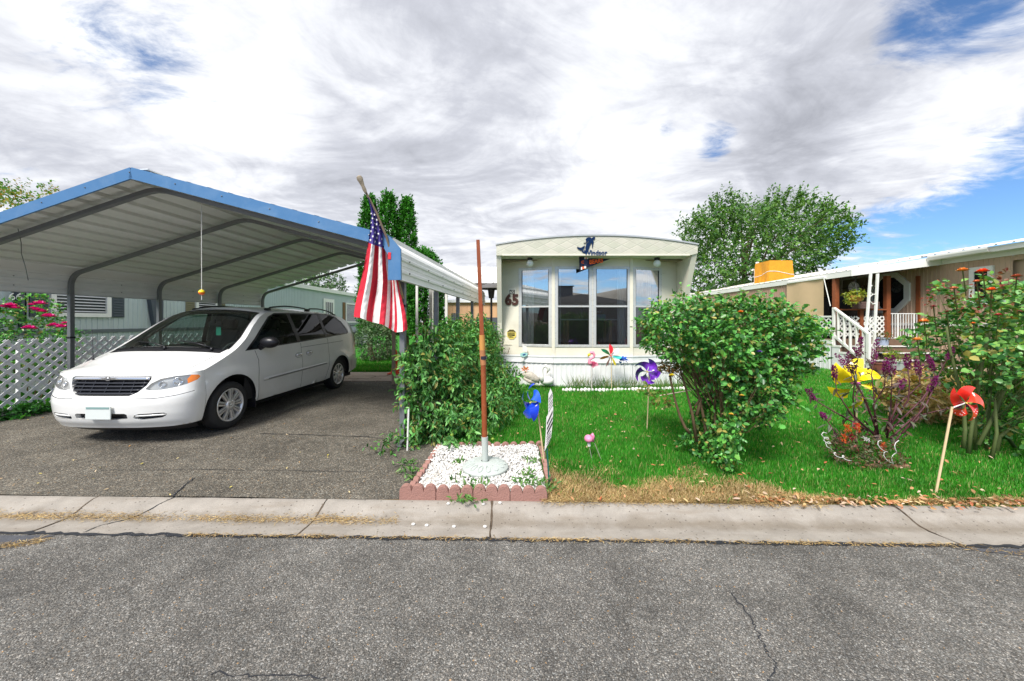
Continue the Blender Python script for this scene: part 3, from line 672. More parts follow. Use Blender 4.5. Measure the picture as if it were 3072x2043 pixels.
# ------------------------------------------------------------------ white lattice fence along the drive
M_LATT = mat('white_lattice', (0.88, 0.87, 0.88), 0.6, var=0.03, dirt=(0.60, 0.57, 0.54), dscale=2.5, damt=0.3)
def lattice(parent, org, su, s0, s1, z0, z1, pitch, wd_, m, th=0.008, nrm_=None):
    """crossed laths, each clipped to the panel"""
    nn = nrm_ or Vector((su.y, -su.x, 0))
    H = z1 - z0
    for sgn in (1, -1):
        c = s0 - H if sgn > 0 else s0
        k0 = math.floor((s0 - H) / pitch) if sgn > 0 else math.floor(s0 / pitch)
        k1 = math.ceil(s1 / pitch) if sgn > 0 else math.ceil((s1 + H) / pitch)
        for k in range(k0, k1 + 1):
            c = k * pitch
            # along lath: s = c + sgn*t, z = z0 + t
            t0, t1 = 0.0, H
            if sgn > 0: t0 = max(t0, s0 - c); t1 = min(t1, s1 - c)
            else: t0 = max(t0, c - s1); t1 = min(t1, c - s0)
            if t1 - t0 < 0.03: continue
            A = org + su * (c + sgn * t0) + Vector((0, 0, z0 + t0)); B = org + su * (c + sgn * t1) + Vector((0, 0, z0 + t1))
            off = nn * (th * 0.5 * sgn)
            MB().bar(A + off, B + off, wd_, th, up=nn).build('lath', m, parent)
fence = thing('lattice_fence', 'white diamond lattice fence along the left edge of the drive', 'fence', CP(7.0, 3, 0))
org = CP(7.0, 0, 0)
lattice(fence, org, CU, -1.3, 6.9, 0.07, 1.22, 0.16, 0.045, M_LATT)
for s in (-1.3, 1.1, 3.5, 5.9):
    MB().bar(org + CU * s + CL * 0.03 + Vector((0, 0, 0.0)), org + CU * s + CL * 0.03 + Vector((0, 0, 1.18)), 0.04, 0.03, up=CU).build('stake', M_LATT, fence)
tag(MB().bar(org + CU * -1.4 - CL * 0.06 + Vector((0, 0, 0.045)), org + CU * 6.9 - CL * 0.06 + Vector((0, 0, 0.045)), 0.05, 0.1).build('edging_timber', mat('grey_timber', (0.20, 0.19, 0.19), 0.85, var=0.25, scale=15)), 'grey timber edging on the asphalt under the lattice fence', 'timber')

# ================================================================== MINIVAN
VM = Matrix.Translation((-4.95, 4.24, 0)) @ Matrix.Rotation(-math.atan(0.02), 4, 'Z')
van = thing('minivan', 'white minivan parked nose out under the carport', 'minivan', VM @ Vector((0, 2.5, 0)))
M_WHITE = mat('white_car_paint', (0.78, 0.78, 0.76), 0.22, var=0.02, scale=3, coat=0.6, dirt=(0.50, 0.47, 0.42), dscale=2.6, damt=0.22)
M_BLK = mat('black_trim', (0.014, 0.014, 0.017), 0.35)
M_RUB = mat('tyre_rubber', (0.028, 0.028, 0.029), 0.75, var=0.3, scale=10, bump=0.15, bscale=80)
M_CHR = mat('chrome', (0.78, 0.78, 0.80), 0.12, 1.0, var=0.02)
M_ALLOY = mat('alloy_wheel', (0.80, 0.79, 0.78), 0.32, 0.65, var=0.05)
M_DARKIN = mat('dark_interior', (0.018, 0.018, 0.02), 0.7)
M_SEAT = mat('grey_seat', (0.05, 0.05, 0.055), 0.85)
G_WS = glassmat('windscreen_glass', (0.62, 0.74, 0.70), 0.03)
G_FD = glassmat('front_door_glass', (0.42, 0.50, 0.48), 0.0, ior=1.32)
G_PRIV = glassmat('privacy_glass', (0.035, 0.04, 0.045), 0.0, ior=1.28)
def lerp(tab): xs, ys = [t[0] for t in tab], [t[1] for t in tab]; return lambda v: float(np.interp(v, xs, ys))
def smooth_tab(tab, n=160, it=6):
    xs = np.linspace(tab[0][0], tab[-1][0], n); ys = np.interp(xs, [t[0] for t in tab], [t[1] for t in tab])
    for _ in range(it): ys[1:-1] = (ys[:-2] + ys[1:-1] * 2 + ys[2:]) / 4
    return lambda v: float(np.interp(v, xs, ys))
wz = smooth_tab([(0.15, .84), (0.28, .905), (0.36, .925), (0.5, .94), (0.62, .955), (0.72, .957), (0.80, .952), (0.86, .942), (0.95, .936), (1.1, .918), (1.26, .888), (1.5, .80), (1.68, .735), (1.80, .70)])
def Wd(y, z):
    f = 1 - 0.035 * max(0, (1.2 - y) / 0.8) ** 2
    if y > 4.3: f -= 0.20 * ((y - 4.3) / 0.7) ** 2.6
    fl = 0.0
    for yc in (0.86, 3.89):        # flared lip round the wheel arches
        r = math.hypot(y - yc, (z - 0.335)); fl = max(fl, 0.02 * math.exp(-((r - 0.47) / 0.07) ** 2))
    return wz(z) * f + fl
YE = 0.42
zy = smooth_tab([(0.15, .14), (0.25, .085), (0.30, .045), (0.40, .012), (0.52, 0.0), (0.60, .012), (0.66, .05), (0.72, .075), (0.80, .105), (0.90, .16)], 120, 3)
NN = 2.5
def front(th, z):
    s, c = math.sin(abs(th)), math.cos(th); wf = Wd(YE, z); y0 = zy(z)
    return Vector((math.copysign(wf * s ** (2 / NN), th), YE - (YE - y0) * max(c, 0) ** (2 / NN), z))
def ztop(th): return 0.872 + 0.020 * (abs(th) / (math.pi / 2)) ** 2
# top edge of nose -> plan edge of bonnet
edge = [front(t, ztop(t)) for t in np.linspace(0.0, math.pi / 2, 60)]
ey, ex, ez = [p.y for p in edge], [p.x for p in edge], [p.z for p in edge]
zeb = smooth_tab([(0.42, .892), (0.55, .945), (0.75, 1.03), (0.95, 1.125), (1.15, 1.26), (1.4, 1.46), (1.6, 1.60), (1.75, 1.665), (2.0, 1.70), (2.4, 1.722), (3.0, 1.73), (3.6, 1.712), (4.0, 1.675), (4.3, 1.62), (4.55, 1.52), (4.72, 1.38), (4.85, 1.19), (4.94, .98), (5.0, .72)], 400, 8)
def ze(y): return float(np.interp(y, ey, ez)) if y < YE else zeb(y)
def We(y): return float(np.interp(y, ey, ex)) if y < YE else Wd(y, zeb(y))
crn = smooth_tab([(zy(.872), 0.0), (0.22, .045), (0.30, .07), (0.42, .095), (0.75, .118), (1.0, .12), (1.6, .11), (2.2, .078), (3.5, .07), (4.3, .06), (4.7, .05), (5.0, .02)], 300, 2)
def topP(s, y): return Vector((s * We(y), y, ze(y) + crn(y) * (1 - abs(s) ** 2.3)))
def sideP(y, z, sg=1): return Vector((sg * Wd(y, z), y, z))
def patch(fn, outer, parts, du, dv, post=None):
    """triangulate outline with inner part outlines kept exact; returns {part: MB}. fn lifts 2D to 3D."""
    V, E = [], []
    def loop(pl, close=True):
        k = len(V); V.extend(Vector((float(x), float(y))) for x, y in pl); n = len(pl)
        E.extend((k + i, k + (i + 1) % n) for i in range(n if close else n - 1))
    def dense(pl, st):
        out = []
        for i in range(len(pl)):
            a, b = pl[i], pl[(i + 1) % len(pl)]; k = max(1, int(max(abs(b[0] - a[0]) / du, abs(b[1] - a[1]) / dv) / st))
            out += [(a[0] + (b[0] - a[0]) * j / k, a[1] + (b[1] - a[1]) * j / k) for j in range(k)]
        return out
    outer = dense(outer, 1.0); loop(outer)
    polys = []
    for nm, pl in parts: pl = dense(pl, 0.8); loop(pl); polys.append((nm, pl))
    lo = np.min(outer, 0); hi = np.max(outer, 0)
    gx, gy = np.meshgrid(np.arange(lo[0] + du / 2, hi[0], du), np.arange(lo[1] + dv / 2, hi[1], dv)); G = np.stack([gx.ravel(), gy.ravel()], 1)
    G = G[inpoly(G, outer)]; sc = np.array([1 / du, 1 / dv])
    dmin = edgedist(G * sc, np.array(outer) * sc)
    for _, pl in polys: dmin = np.minimum(dmin, edgedist(G * sc, np.array(pl) * sc))
    V.extend(Vector(map(float, g)) for g in G[dmin > 0.35])
    v2, _, fc, *_ = delaunay_2d_cdt(V, E, [], 0, 1e-6)
    C = np.array([[sum(v2[i][k] for i in f) / 3 for k in (0, 1)] for f in fc]); lab = np.full(len(fc), '', dtype=object)
    ins = inpoly(C, outer); done = ~ins
    for nm, pl in polys:
        q = inpoly(C, pl) & ~done; lab[q] = nm; done |= q
    lab[~done] = 'body'; lab[~ins] = ''
    P3 = [fn(p[0], p[1]) for p in v2]; res = {}
    for f, l in zip(fc, lab):
        if l: res.setdefault(l, []).append(f)
    out = {}
    for l, fs in res.items():
        used = sorted({i for f in fs for i in f}); mp = {j: i for i, j in enumerate(used)}; b = MB()
        b.add([P3[j] for j in used], [tuple(mp[i] for i in f) for f in fs]); out[l] = b
    return out
def vput(b, name, m, parent=None, smooth='all', push=0.0, **kw):
    b2 = MB(); b2.v = [tuple(VM @ Vector(v)) for v in b.v]; b2.f = b.f
    return b2.build(name, m, parent if parent is not None else van, smooth, **kw)
def shift(b, fn): b.v = [tuple(fn(Vector(v))) for v in b.v]; return b

# --- front fascia
def mir(pl): return [(-a, b) for a, b in pl][::-1]
hd = [(0.44, .70), (0.52, .685), (0.66, .688), (0.85, .715), (1.02, .745), (1.20, .785), (1.27, .815), (1.22, .838), (1.05, .846), (0.80, .838), (0.62, .812), (0.50, .765)]
amb = [(1.02, .747), (1.20, .785), (1.27, .815), (1.22, .838), (1.07, .845), (1.00, .80)]
hd, amb = [[(t if t < .6 else .6 + (t - .6) * 1.27, z + (.006 if t > .6 and z > .8 else 0)) for t, z in pl] for pl in (hd, amb)]
gr = [(-0.27, .625), (0.27, .625), (0.36, .665), (0.45, .745), (0.485, .815), (0.47, .852), (-0.47, .852), (-0.485, .815), (-0.45, .745), (-0.36, .665)]
low = [(-0.22, .345), (0.22, .345), (0.27, .36), (0.27, .405), (0.24, .418), (-0.24, .418), (-0.27, .405), (-0.27, .36)]
fog = [(0.36, .345), (0.42, .335), (0.74, .352), (0.80, .372), (0.82, .395), (0.78, .412), (0.70, .414), (0.42, .410), (0.36, .395), (0.34, .37)]
seam = [(0.30, .600), (0.60, .596), (0.95, .62), (1.30, .655), (1.30, .648), (0.95, .613), (0.60, .589), (0.30, .594)]
out = [(-math.pi / 2, .24), (-0.9, .225), (0, .225), (0.9, .225), (math.pi / 2, .24)] + [(t, ztop(t)) for t in np.linspace(math.pi / 2, -math.pi / 2, 41)]
pc = patch(front, out, [('amber', amb), ('amber_far', mir(amb)), ('lamp', hd), ('lamp_far', mir(hd)), ('grille', gr), ('low', low), ('fog', fog), ('fog_far', mir(fog)), ('seam', seam), ('seam_far', mir(seam))], 0.05, 0.022)
bump = vput(pc['body'], 'front_bumper', M_WHITE)
for nm in ('seam', 'seam_far'): vput(shift(pc[nm], lambda v: v + Vector((0, 0.006, 0))), 'panel_gap', M_BLK)
for nm in ('grille', 'low', 'fog', 'fog_far'):
    vput(shift(pc[nm], lambda v: v + Vector((0, 0.05, 0))), 'grille_recess' if nm == 'grille' else 'bumper_vent', M_BLK)
# rims of the openings
def rim(pl, fn, dpt, name, m, rad=0.008, parent=None):
    b = MB(); P = [fn(*p) for p in pl]; n = len(P); b.add(P + [p + Vector((0, dpt, 0)) for p in P], [(i, (i + 1) % n, n + (i + 1) % n, n + i) for i in range(n)]); return vput(b, name, m, parent, False)
for pl in (low, fog, mir(fog)): rim(pl, front, 0.055, 'vent_lip', M_WHITE)
for pl in (fog, mir(fog)):
    c = sorted(p[0] for p in pl); b = MB(); ts = np.linspace(c[0] + 0.03, c[-1] - 0.03, 10); b.tube([front(t, .383 + 0.006 * abs(t)) + Vector((0, 0.012, 0)) for t in ts], 0.012, 6); vput(b, 'vent_bar', M_WHITE)
rim(gr, front, 0.055, 'grille_surround', M_WHITE)
grille = None
M_GRB = mat('grille_grey', (0.022, 0.024, 0.032), 0.35, 0.1)
for i, z in enumerate((.652, .692, .732, .772)):
    tmax = float(np.interp(z, [.625, .665, .745, .815], [.27, .36, .45, .485])) - 0.012; b = MB()
    b.grid(lambda u, v: front(-tmax + 2 * tmax * u, z - 0.006 + 0.018 * v) + Vector((0, 0.004 + 0.03 * v, 0)), 14, 2); vput(b, 'grille_bar', M_GRB, solid=0.008)
for k in range(-3, 4):
    b = MB(); b.bar(front(0.13 * k, .64) + Vector((0, .03, 0)), front(0.13 * k, .80) + Vector((0, .03, 0)), 0.008, 0.03, up=(0, 1, 0)); vput(b, 'grille_rib', M_GRB, smooth=False)
b = MB(); b.grid(lambda u, v: front(-.47 + .94 * u, .806 + .040 * v + 0.004 * math.cos(math.pi * (u - .5))) + Vector((0, -0.002 - 0.010 * math.sin(math.pi * v), 0)), 20, 6); vput(b, 'grille_chrome', M_CHR, solid=0.006)
# winged badge
bc = front(0, .826) + Vector((0, -0.018, 0)); BM = Matrix.Translation(bc) @ FACE
b = MB(); ring = [(0.034 * math.cos(a), 0.027 * math.sin(a)) for a in np.linspace(0, 2 * math.pi, 20, endpoint=False)]; b.prism(ring, 0.006, BM); bd = vput(b, 'badge', M_CHR, smooth=True)
b = MB(); b.prism([(x * .62, y * .62) for x, y in ring], 0.004, Matrix.Translation((0, -0.005, 0)) @ BM); vput(b, 'badge_seal', mat('badge_grey', (0.35, 0.36, 0.38), 0.35, 0.7), bd)
for sg in (-1, 1):
    b = MB()
    for k in range(3): b.prism([(sg * .03, .010 - .009 * k), (sg * (.105 - .018 * k), .014 - .009 * k), (sg * (.100 - .018 * k), .009 - .009 * k), (sg * .03, .004 - .009 * k)][::sg], 0.005, BM)
    vput(b, 'badge_wing', M_CHR, bd, False)
# lamps
G_LENS = glassmat('lamp_lens', (0.93, 0.94, 0.93), 0.0, 0.05, 0.20, (0.66, 0.66, 0.62)); M_AMB = mat('amber_lens', (0.85, 0.22, 0.02), 0.15, coat=0.5); M_REFL = mat('lamp_reflector', (0.60, 0.60, 0.59), 0.35, 0.45, var=0.1)
for sfx, sg in (('', 1), ('_far', -1)):
    lens = pc['lamp' + sfx]; back = MB(); back.v = [tuple(Vector(v) + Vector((-0.012 * sg, 0.03, 0))) for v in lens.v]; back.f = list(lens.f)
    hl = vput(back, 'headlight', M_REFL); vput(lens, 'lens', G_LENS, hl); vput(pc['amber' + sfx], 'turn_signal', M_AMB, hl)
    for th, r_ in ((0.92, .054), (0.66, .038)):
        c = front(th * sg, .772 if th > .7 else .748); nvec = Vector((0.45 * sg, -1, 0.25)).normalized(); b = MB()
        b.lathe([(r_, 0), (r_ * .98, .012), (r_ * .8, .004), (r_ * .45, -.012), (1e-6, -.02)], 18, Matrix.Translation(c + Vector((-0.006 * sg, 0.018, 0))) @ nvec.to_track_quat('Z', 'Y').to_matrix().to_4x4()); vput(b, 'lamp_bowl', M_CHR, hl)
    rim(hd if sg > 0 else mir(hd), front, 0.03, 'lamp_gasket', M_BLK, parent=hl)
# plate
b = MB(); pc0 = Vector((0.02, -0.012, .437)); b.box((-.155, -.012, -.08), (.155, 0.0, .08), Matrix.Translation(pc0)); pl_ = vput(b, 'number_plate', mat('plate_face', (0.62, 0.66, 0.64), 0.5, var=0.03), smooth=False, bevel=0.006)
b = MB(); b.box((-.14, -.0145, .045), (.14, -.0125, .07), Matrix.Translation(pc0)); vput(b, 'plate_band', mat('plate_green', (0.20, 0.31, 0.30), 0.5), pl_, False)
b = MB(); b.grid(lambda u, v: front(-1.35 + 2.7 * u, .228 - .075 * v) + Vector((0, .05 + .05 * v, 0)), 24, 2); vput(b, 'air_dam', M_BLK)

# --- bonnet, cowl, windscreen, roof
def cow(s): return 0.80 + 0.13 * s * s
def wst(s): return 1.61 + 0.10 * s * s
S = np.linspace(-0.90, 0.90, 25)
ws = [(s, cow(s)) for s in S] + [(s * 0.985, wst(s)) for s in S[::-1]]
wsb = [(s * 1.02, cow(s) - 0.006) for s in S] + [(s * 1.015, wst(s) + 0.035) for s in S[::-1]]
cw_ = [(s * .97, cow(s) - 0.12 - 0.0 * s) for s in S] + [(s * 1.0, cow(s) - 0.008) for s in S[::-1]]
y00 = zy(.872)
gap_h = lambda s: 0.008
hoodL = [(0.80, 0.36), (0.84, 0.55), (0.865, cow(.86) - .13), (0.872, cow(.86) - .13), (0.848, 0.55), (0.808, 0.36)]
out = [(-1, y00 + 0.004), (1, y00 + 0.004), (1, 4.985), (-1, 4.985)]
pt = patch(topP, out, [('glass', ws), ('frit', wsb), ('cowl', cw_), ('gapr', hoodL), ('gapl', mir(hoodL))], 0.07, 0.07)
vput(pt['body'], 'roof_and_hood', M_WHITE); wsg = vput(pt['glass'], 'windscreen', G_WS)
vput(shift(pt['frit'], lambda v: v + Vector((0, 0, .002))), 'windscreen_seal', M_BLK, wsg)
vput(shift(pt['cowl'], lambda v: v + Vector((0, 0, -.012))), 'cowl_grille', M_BLK)
for nm in ('gapr', 'gapl'): vput(shift(pt[nm], lambda v: v + Vector((0, 0, -.006))), 'panel_gap', M_BLK)
for (sa, sb, yo) in ((-0.62, 0.05, 0), (0.12, 0.72, 0)):
    b = MB(); A = topP(sb, cow(sb) - .05) + Vector((0, 0, .03)); B = topP(sa, cow(sa) + .10) + Vector((0, 0, .028)); b.tube([A, A * .5 + B * .5 + Vector((0, 0, .02)), B], .008, 6); b.tube([A, A + Vector((0, 0, -.05))], .018, 8); vput(b, 'wiper', M_BLK)
b = MB(); A = topP(-.9, .62); b.tube([A, A + Vector((-.04, .02, .42))], [.004, .002], 5); b.tube([A, A + Vector((0, 0, .03))], .012, 6); vput(b, 'antenna', M_BLK)
# headlining under the roof
b = MB(); b.grid(lambda u, v: topP((-.93 + 1.86 * u), 1.68 + 3.0 * v) + Vector((0, 0, -.03)), 10, 20); vput(b, 'headlining', mat('headliner', (0.16, 0.16, 0.16), 0.9))

# --- flanks
def arc(yc, r_, a0, a1, n=20): return [(yc + r_ * math.cos(R(a0 + (a1 - a0) * i / n)), .335 + r_ * math.sin(R(a0 + (a1 - a0) * i / n))) for i in range(n + 1)]
side_out = [(y, ze(y)) for y in list(np.linspace(YE, 4.97, 70))] + [(4.99, .60), (4.985, .46), (4.93, .36), (4.5, .33)] + arc(3.89, .425, -3, 183) + [(3.3, .29), (1.5, .285)] + arc(.86, .435, -6, 178)
bandp = [(1.10, 1.085), (1.5, 1.10), (2.4, 1.138), (3.36, 1.183), (4.33, 1.24), (4.39, 1.275), (4.36, 1.36), (4.22, 1.525), (4.0, 1.645), (3.75, 1.69), (3.3, 1.70), (2.4, 1.688), (1.98, 1.676), (1.80, 1.61), (1.48, 1.375)]
wf = [(1.20, 1.11), (1.5, 1.12), (2.37, 1.157), (2.31, 1.664), (1.99, 1.654), (1.84, 1.60), (1.55, 1.385)]
wm = [(2.47, 1.162), (3.34, 1.205), (3.32, 1.678), (2.41, 1.667)]
wq = [(3.43, 1.21), (4.31, 1.262), (4.36, 1.29), (4.33, 1.355), (4.19, 1.51), (3.97, 1.625), (3.73, 1.668), (3.41, 1.676)]
def vgap(y, z0, z1, dy=0.0, wd_=0.008): return [(y, z0), (y + wd_, z0), (y + wd_ + dy, z1), (y + dy, z1)]
gaps = [[(1.335, .30), (1.345, .30), (1.335, .62), (1.36, .92), (1.30, 1.078), (1.292, 1.078), (1.350, .92), (1.325, .62)], vgap(2.455, .30, 1.125), vgap(3.40, .60, 1.17), [(3.40, .60), (3.408, .60), (3.30, .30), (3.292, .30)], [(4.45, .72), (4.97, .66), (4.97, .652), (4.45, .712)]]
slid = [(2.46, 1.045), (4.05, 1.085), (4.05, 1.078), (2.46, 1.038)]
for sg in (1, -1):
    ps = patch(lambda y, z: sideP(y, z, sg), side_out, [('wf', wf), ('wm', wm), ('wq', wq), ('band', bandp)] + [('gap%d' % i, g) for i, g in enumerate(gaps + [slid])], 0.085, 0.05)
    vput(ps['body'], 'side_panel', M_WHITE)
    wb = vput(shift(ps['band'], lambda v: v + Vector((-.004 * sg, 0, 0))), 'window_surround', M_BLK)
    for nm, g in (('wf', G_FD), ('wm', G_PRIV), ('wq', G_PRIV)): vput(shift(ps[nm], lambda v: v + Vector((-.007 * sg, 0, 0))), 'side_window', g, wb)
    for i in range(len(gaps) + 1): vput(shift(ps['gap%d' % i], lambda v: v + Vector((-.006 * sg, 0, 0))), 'panel_gap', M_BLK)
    # inner lining below the glass
    b = MB(); b.grid(lambda u, v: sideP(1.1 + 3.7 * u, .34 + .72 * v, sg) + Vector((-.05 * sg, 0, 0)), 16, 5); vput(b, 'door_lining', M_DARKIN)
    # moulding with chrome strip
    md = MB(); md.grid(lambda u, v: sideP(1.44 + 1.86 * u, .575 + .05 * u + .055 * v, sg) + Vector((sg * (.003 + .012 * math.sin(math.pi * v)), 0, 0)), 18, 5); mo = vput(md, 'side_moulding', M_WHITE)
    md = MB(); md.grid(lambda u, v: sideP(1.54 + 1.74 * u, .59 + .05 * u + .022 * v, sg) + Vector((sg * (.012 + .006 * math.sin(math.pi * v)), 0, 0)), 18, 3); vput(md, 'chrome_strip', mat('dull_chrome', (0.22, 0.22, 0.22), 0.35, 0.6), mo)
    for y, dy in ((2.27, .12), (2.60, .12)):
        b = MB(); z = .865 + .03 * (y - 2.27); b.grid(lambda u, v: sideP(y + dy * 1.5 * u, z + .085 * v, sg) + Vector((sg * .004 * math.sin(math.pi * u) * math.sin(math.pi * v) + sg * .003, 0, 0)), 8, 6); dh = vput(b, 'door_handle', M_WHITE)
        b = MB(); b.tube([sideP(y + dy * 1.5 * (.5 + .52 * math.cos(t)), z + .0425 + .046 * math.sin(t), sg) + Vector((.003 * sg, 0, 0)) for t in np.linspace(0, 2 * math.pi, 21)], .004, 5); vput(b, 'handle_edge', mat('shadow_gap', (0.25, 0.25, 0.25), .5), dh)
        b = MB(); b.tube([sideP(y + .02, z + .045, sg) + Vector((.008 * sg, 0, 0)), sideP(y + .05, z + .05, sg) + Vector((.03 * sg, 0, 0)), sideP(y + .13, z + .052, sg) + Vector((.03 * sg, 0, 0)), sideP(y + .16, z + .048, sg) + Vector((.008 * sg, 0, 0))], .016, 8); vput(b, 'pull', M_CHR, dh)
    # mirror
    b = MB(); A = sideP(1.42, 1.12, sg); c = A + Vector((.15 * sg, .0, .075)); b.ball(c, (.15, .085, .09), 16, 10); b.v = [tuple(Vector(v)) for v in b.v]; mr = vput(b, 'wing_mirror', M_BLK)
    b = MB(); b.tube([A + Vector((-.01 * sg, 0, -.01)), A + Vector((.07 * sg, .0, .03)), c], [.045, .038, .05], 8); vput(b, 'mirror_arm', M_BLK, mr)
    b = MB(); b.prism([(math.cos(t) * .10, math.sin(t) * .06) for t in np.linspace(0, 2 * math.pi, 18, endpoint=False)], .004, Matrix.Translation(c + Vector((.005 * sg, .076, 0))) @ FACE); vput(b, 'mirror_glass', M_CHR, mr)
    # tail lamp and rear bumper corner
    b = MB(); b.grid(lambda u, v: sideP(4.72 + .26 * u - .06 * (1 - v), .90 + .36 * v - .03 * u, sg) + Vector((.006 * sg, .012 * u, 0)), 6, 10); vput(b, 'tail_lamp', mat('tail_red', (0.40, 0.012, 0.015), 0.15, coat=0.5))
    # roof rack
    b = MB(); rk = lambda y, h: topP(.86 * sg, y) + Vector((0, 0, h))
    for y0_, y1_ in ((1.95, 3.15), (3.15, 4.2)): b.tube([rk(y0_, .0)] + [rk(y0_ + (y1_ - y0_) * f, .075 * math.sin(math.pi * min(max(f, .12), .88)) ** .4 * (1 - .15 * f)) for f in np.linspace(.08, .92, 9)] + [rk(y1_, .0)], .014, 8)
    for y in (1.98, 3.15, 4.15): b.ball(rk(y, .018), (.03, .10, .025), 8, 6)
    vput(b, 'roof_rail', M_BLK)
    # wheels
    for yc in (.86, 3.89):
        WMx = Matrix.Translation((sg * .80, yc, .335)) @ Matrix.Rotation(R(90) * sg, 4, 'Y')
        b = MB(); b.lathe([(.225, -.10), (.29, -.105), (.318, -.095), (.333, -.07), (.335, 0), (.333, .07), (.322, .092), (.30, .104), (.265, .108), (.232, .100), (.222, .085)], 48, WMx); wh = vput(b, 'wheel', M_RUB)
        b = MB(); b.lathe([(.235, .100), (.228, .108), (.218, .104), (.205, .075), (.20, -.02)], 48, WMx); vput(b, 'rim', M_ALLOY, wh)
        b = MB(); b.lathe([(1e-6, .0), (.20, .0)], 32, WMx @ Matrix.Translation((0, 0, .02))); vput(b, 'brake_disc', mat('brake_dark', (0.03, 0.028, 0.028), 0.6, 0.4), wh)
        for k in range(9):
            a = 2 * math.pi * k / 9 + .25; b = MB(); rM = WMx @ Matrix.Rotation(a, 4, 'Z')
            for e in (-1, 1): b.add([rM @ Vector(p) for p in ((.055, e * .004, .098), (.055, e * .024, .094), (.215, e * .036, .094), (.215, e * .008, .098), (.055, e * .004, .07), (.055, e * .024, .07), (.215, e * .036, .07), (.215, e * .008, .07))], [(0, 1, 2, 3), (4, 7, 6, 5), (0, 4, 5, 1), (1, 5, 6, 2), (2, 6, 7, 3), (3, 7, 4, 0)])
            vput(b, 'spoke', M_ALLOY, wh, False)
        b = MB(); b.lathe([(.075, .07), (.073, .10), (.05, .110), (.03, .112), (.028, .108), (.018, .108), (.016, .113), (1e-6, .114)], 28, WMx); vput(b, 'hub_cap', M_ALLOY, wh)
        b = MB(); b.grid(lambda u, v: Vector((sg * (.64 + .275 * v), yc + .43 * math.cos(math.pi * (1.04 - 1.08 * u)), .335 + .43 * math.sin(math.pi * (1.04 - 1.08 * u)))), 24, 1); b.grid(lambda u, v: Vector((sg * .64, yc - .43 + .86 * u, .25 + .52 * v)), 2, 2); vput(b, 'wheel_well', mat('wheel_well_black', (0.008, 0.008, 0.008), 0.9))
    if sg == 1:
        b = MB(); b.box((.80, 1.29, .20), (.93, 1.305, .40)); vput(b, 'mud_flap', M_BLK, smooth=False)
# rear end and underbody
b = MB(); b.grid(lambda u, v: (Vector((Wd(4.97, .36 + .6 * v) * (-1 + 2 * u), 4.985 + .03 * (1 - (2 * u - 1) ** 4), .36 + .6 * v))), 12, 6); vput(b, 'tailgate', M_WHITE)
b = MB(); b.grid(lambda u, v: sideP(4.42 + .6 * u, .36 + .26 * v, 1) + Vector((.012 + .02 * u, .03 * u, 0)), 8, 5); vput(b, 'rear_bumper', M_WHITE)
b = MB(); b.box((-.78, .45, .19), (.78, 4.7, .31)); vput(b, 'underbody', mat('underbody_black', (0.01, 0.01, 0.01), 0.9), smooth=False)
# cabin
b = MB(); b.grid(lambda u, v: Vector(((-.84 + 1.68 * u), .88 + .50 * v + .06 * (1 - 4 * (u - .5) ** 2) * 0, 1.075 - .10 * v ** 2 + .02 * math.sin(u * 9))), 16, 6); b.box((-.84, 1.36, .70), (.84, 1.40, .99)); vput(b, 'dashboard', M_DARKIN)
def seat(x, y):
    b = MB(); b.box((x - .25, y, .62), (x + .25, y + .50, .78)); vput(b, 'seat_cushion', M_SEAT, smooth=False, bevel=.05)
    b = MB(); b.box((x - .25, -.07, 0), (x + .25, .07, .64), Matrix.Translation((0, y + .52, .74)) @ Matrix.Rotation(R(-14), 4, 'X')); b.box((x - .14, -.05, .68), (x + .14, .05, .86), Matrix.Translation((0, y + .52, .74)) @ Matrix.Rotation(R(-14), 4, 'X')); vput(b, 'seat_back', M_SEAT, smooth=False, bevel=.04)
for x in (-.40, .40): seat(x, 1.70); seat(x, 2.65)
b = MB(); SM_ = Matrix.Translation((.40, 1.50, 1.02)) @ Matrix.Rotation(R(62), 4, 'X')
b.tube([SM_ @ Vector((.185 * math.cos(t), .185 * math.sin(t), 0)) for t in np.linspace(0, 2 * math.pi, 25)], .016, 8); b.tube([SM_ @ Vector((-.18, 0, 0)), SM_ @ Vector((.18, 0, 0))], .018, 6); b.tube([SM_ @ Vector((0, 0, 0)), SM_ @ Vector((0, -.02, -.25))], .04, 8); vput(b, 'steering_wheel', mat('steering_grey', (0.06, 0.06, 0.065), 0.5))
b = MB(); b.box((-.02, 1.60, 1.50), (.02, 1.62, 1.56)); b.box((-.11, 1.62, 1.46), (.11, 1.64, 1.53)); vput(b, 'interior_mirror', M_DARKIN, smooth=False)
b = MB(); b.box((-.01, 1.66, 1.30), (.07, 1.663, 1.44)); vput(b, 'hang_tag', mat('green_tag', (0.08, 0.55, 0.36), 0.6), smooth=False)
b = MB(); b.box((-.8, 4.35, .4), (.8, 4.4, 1.5)); b.box((-.8, .9, .38), (.8, 4.4, .42)); vput(b, 'cabin_floor', M_DARKIN, smooth=False)

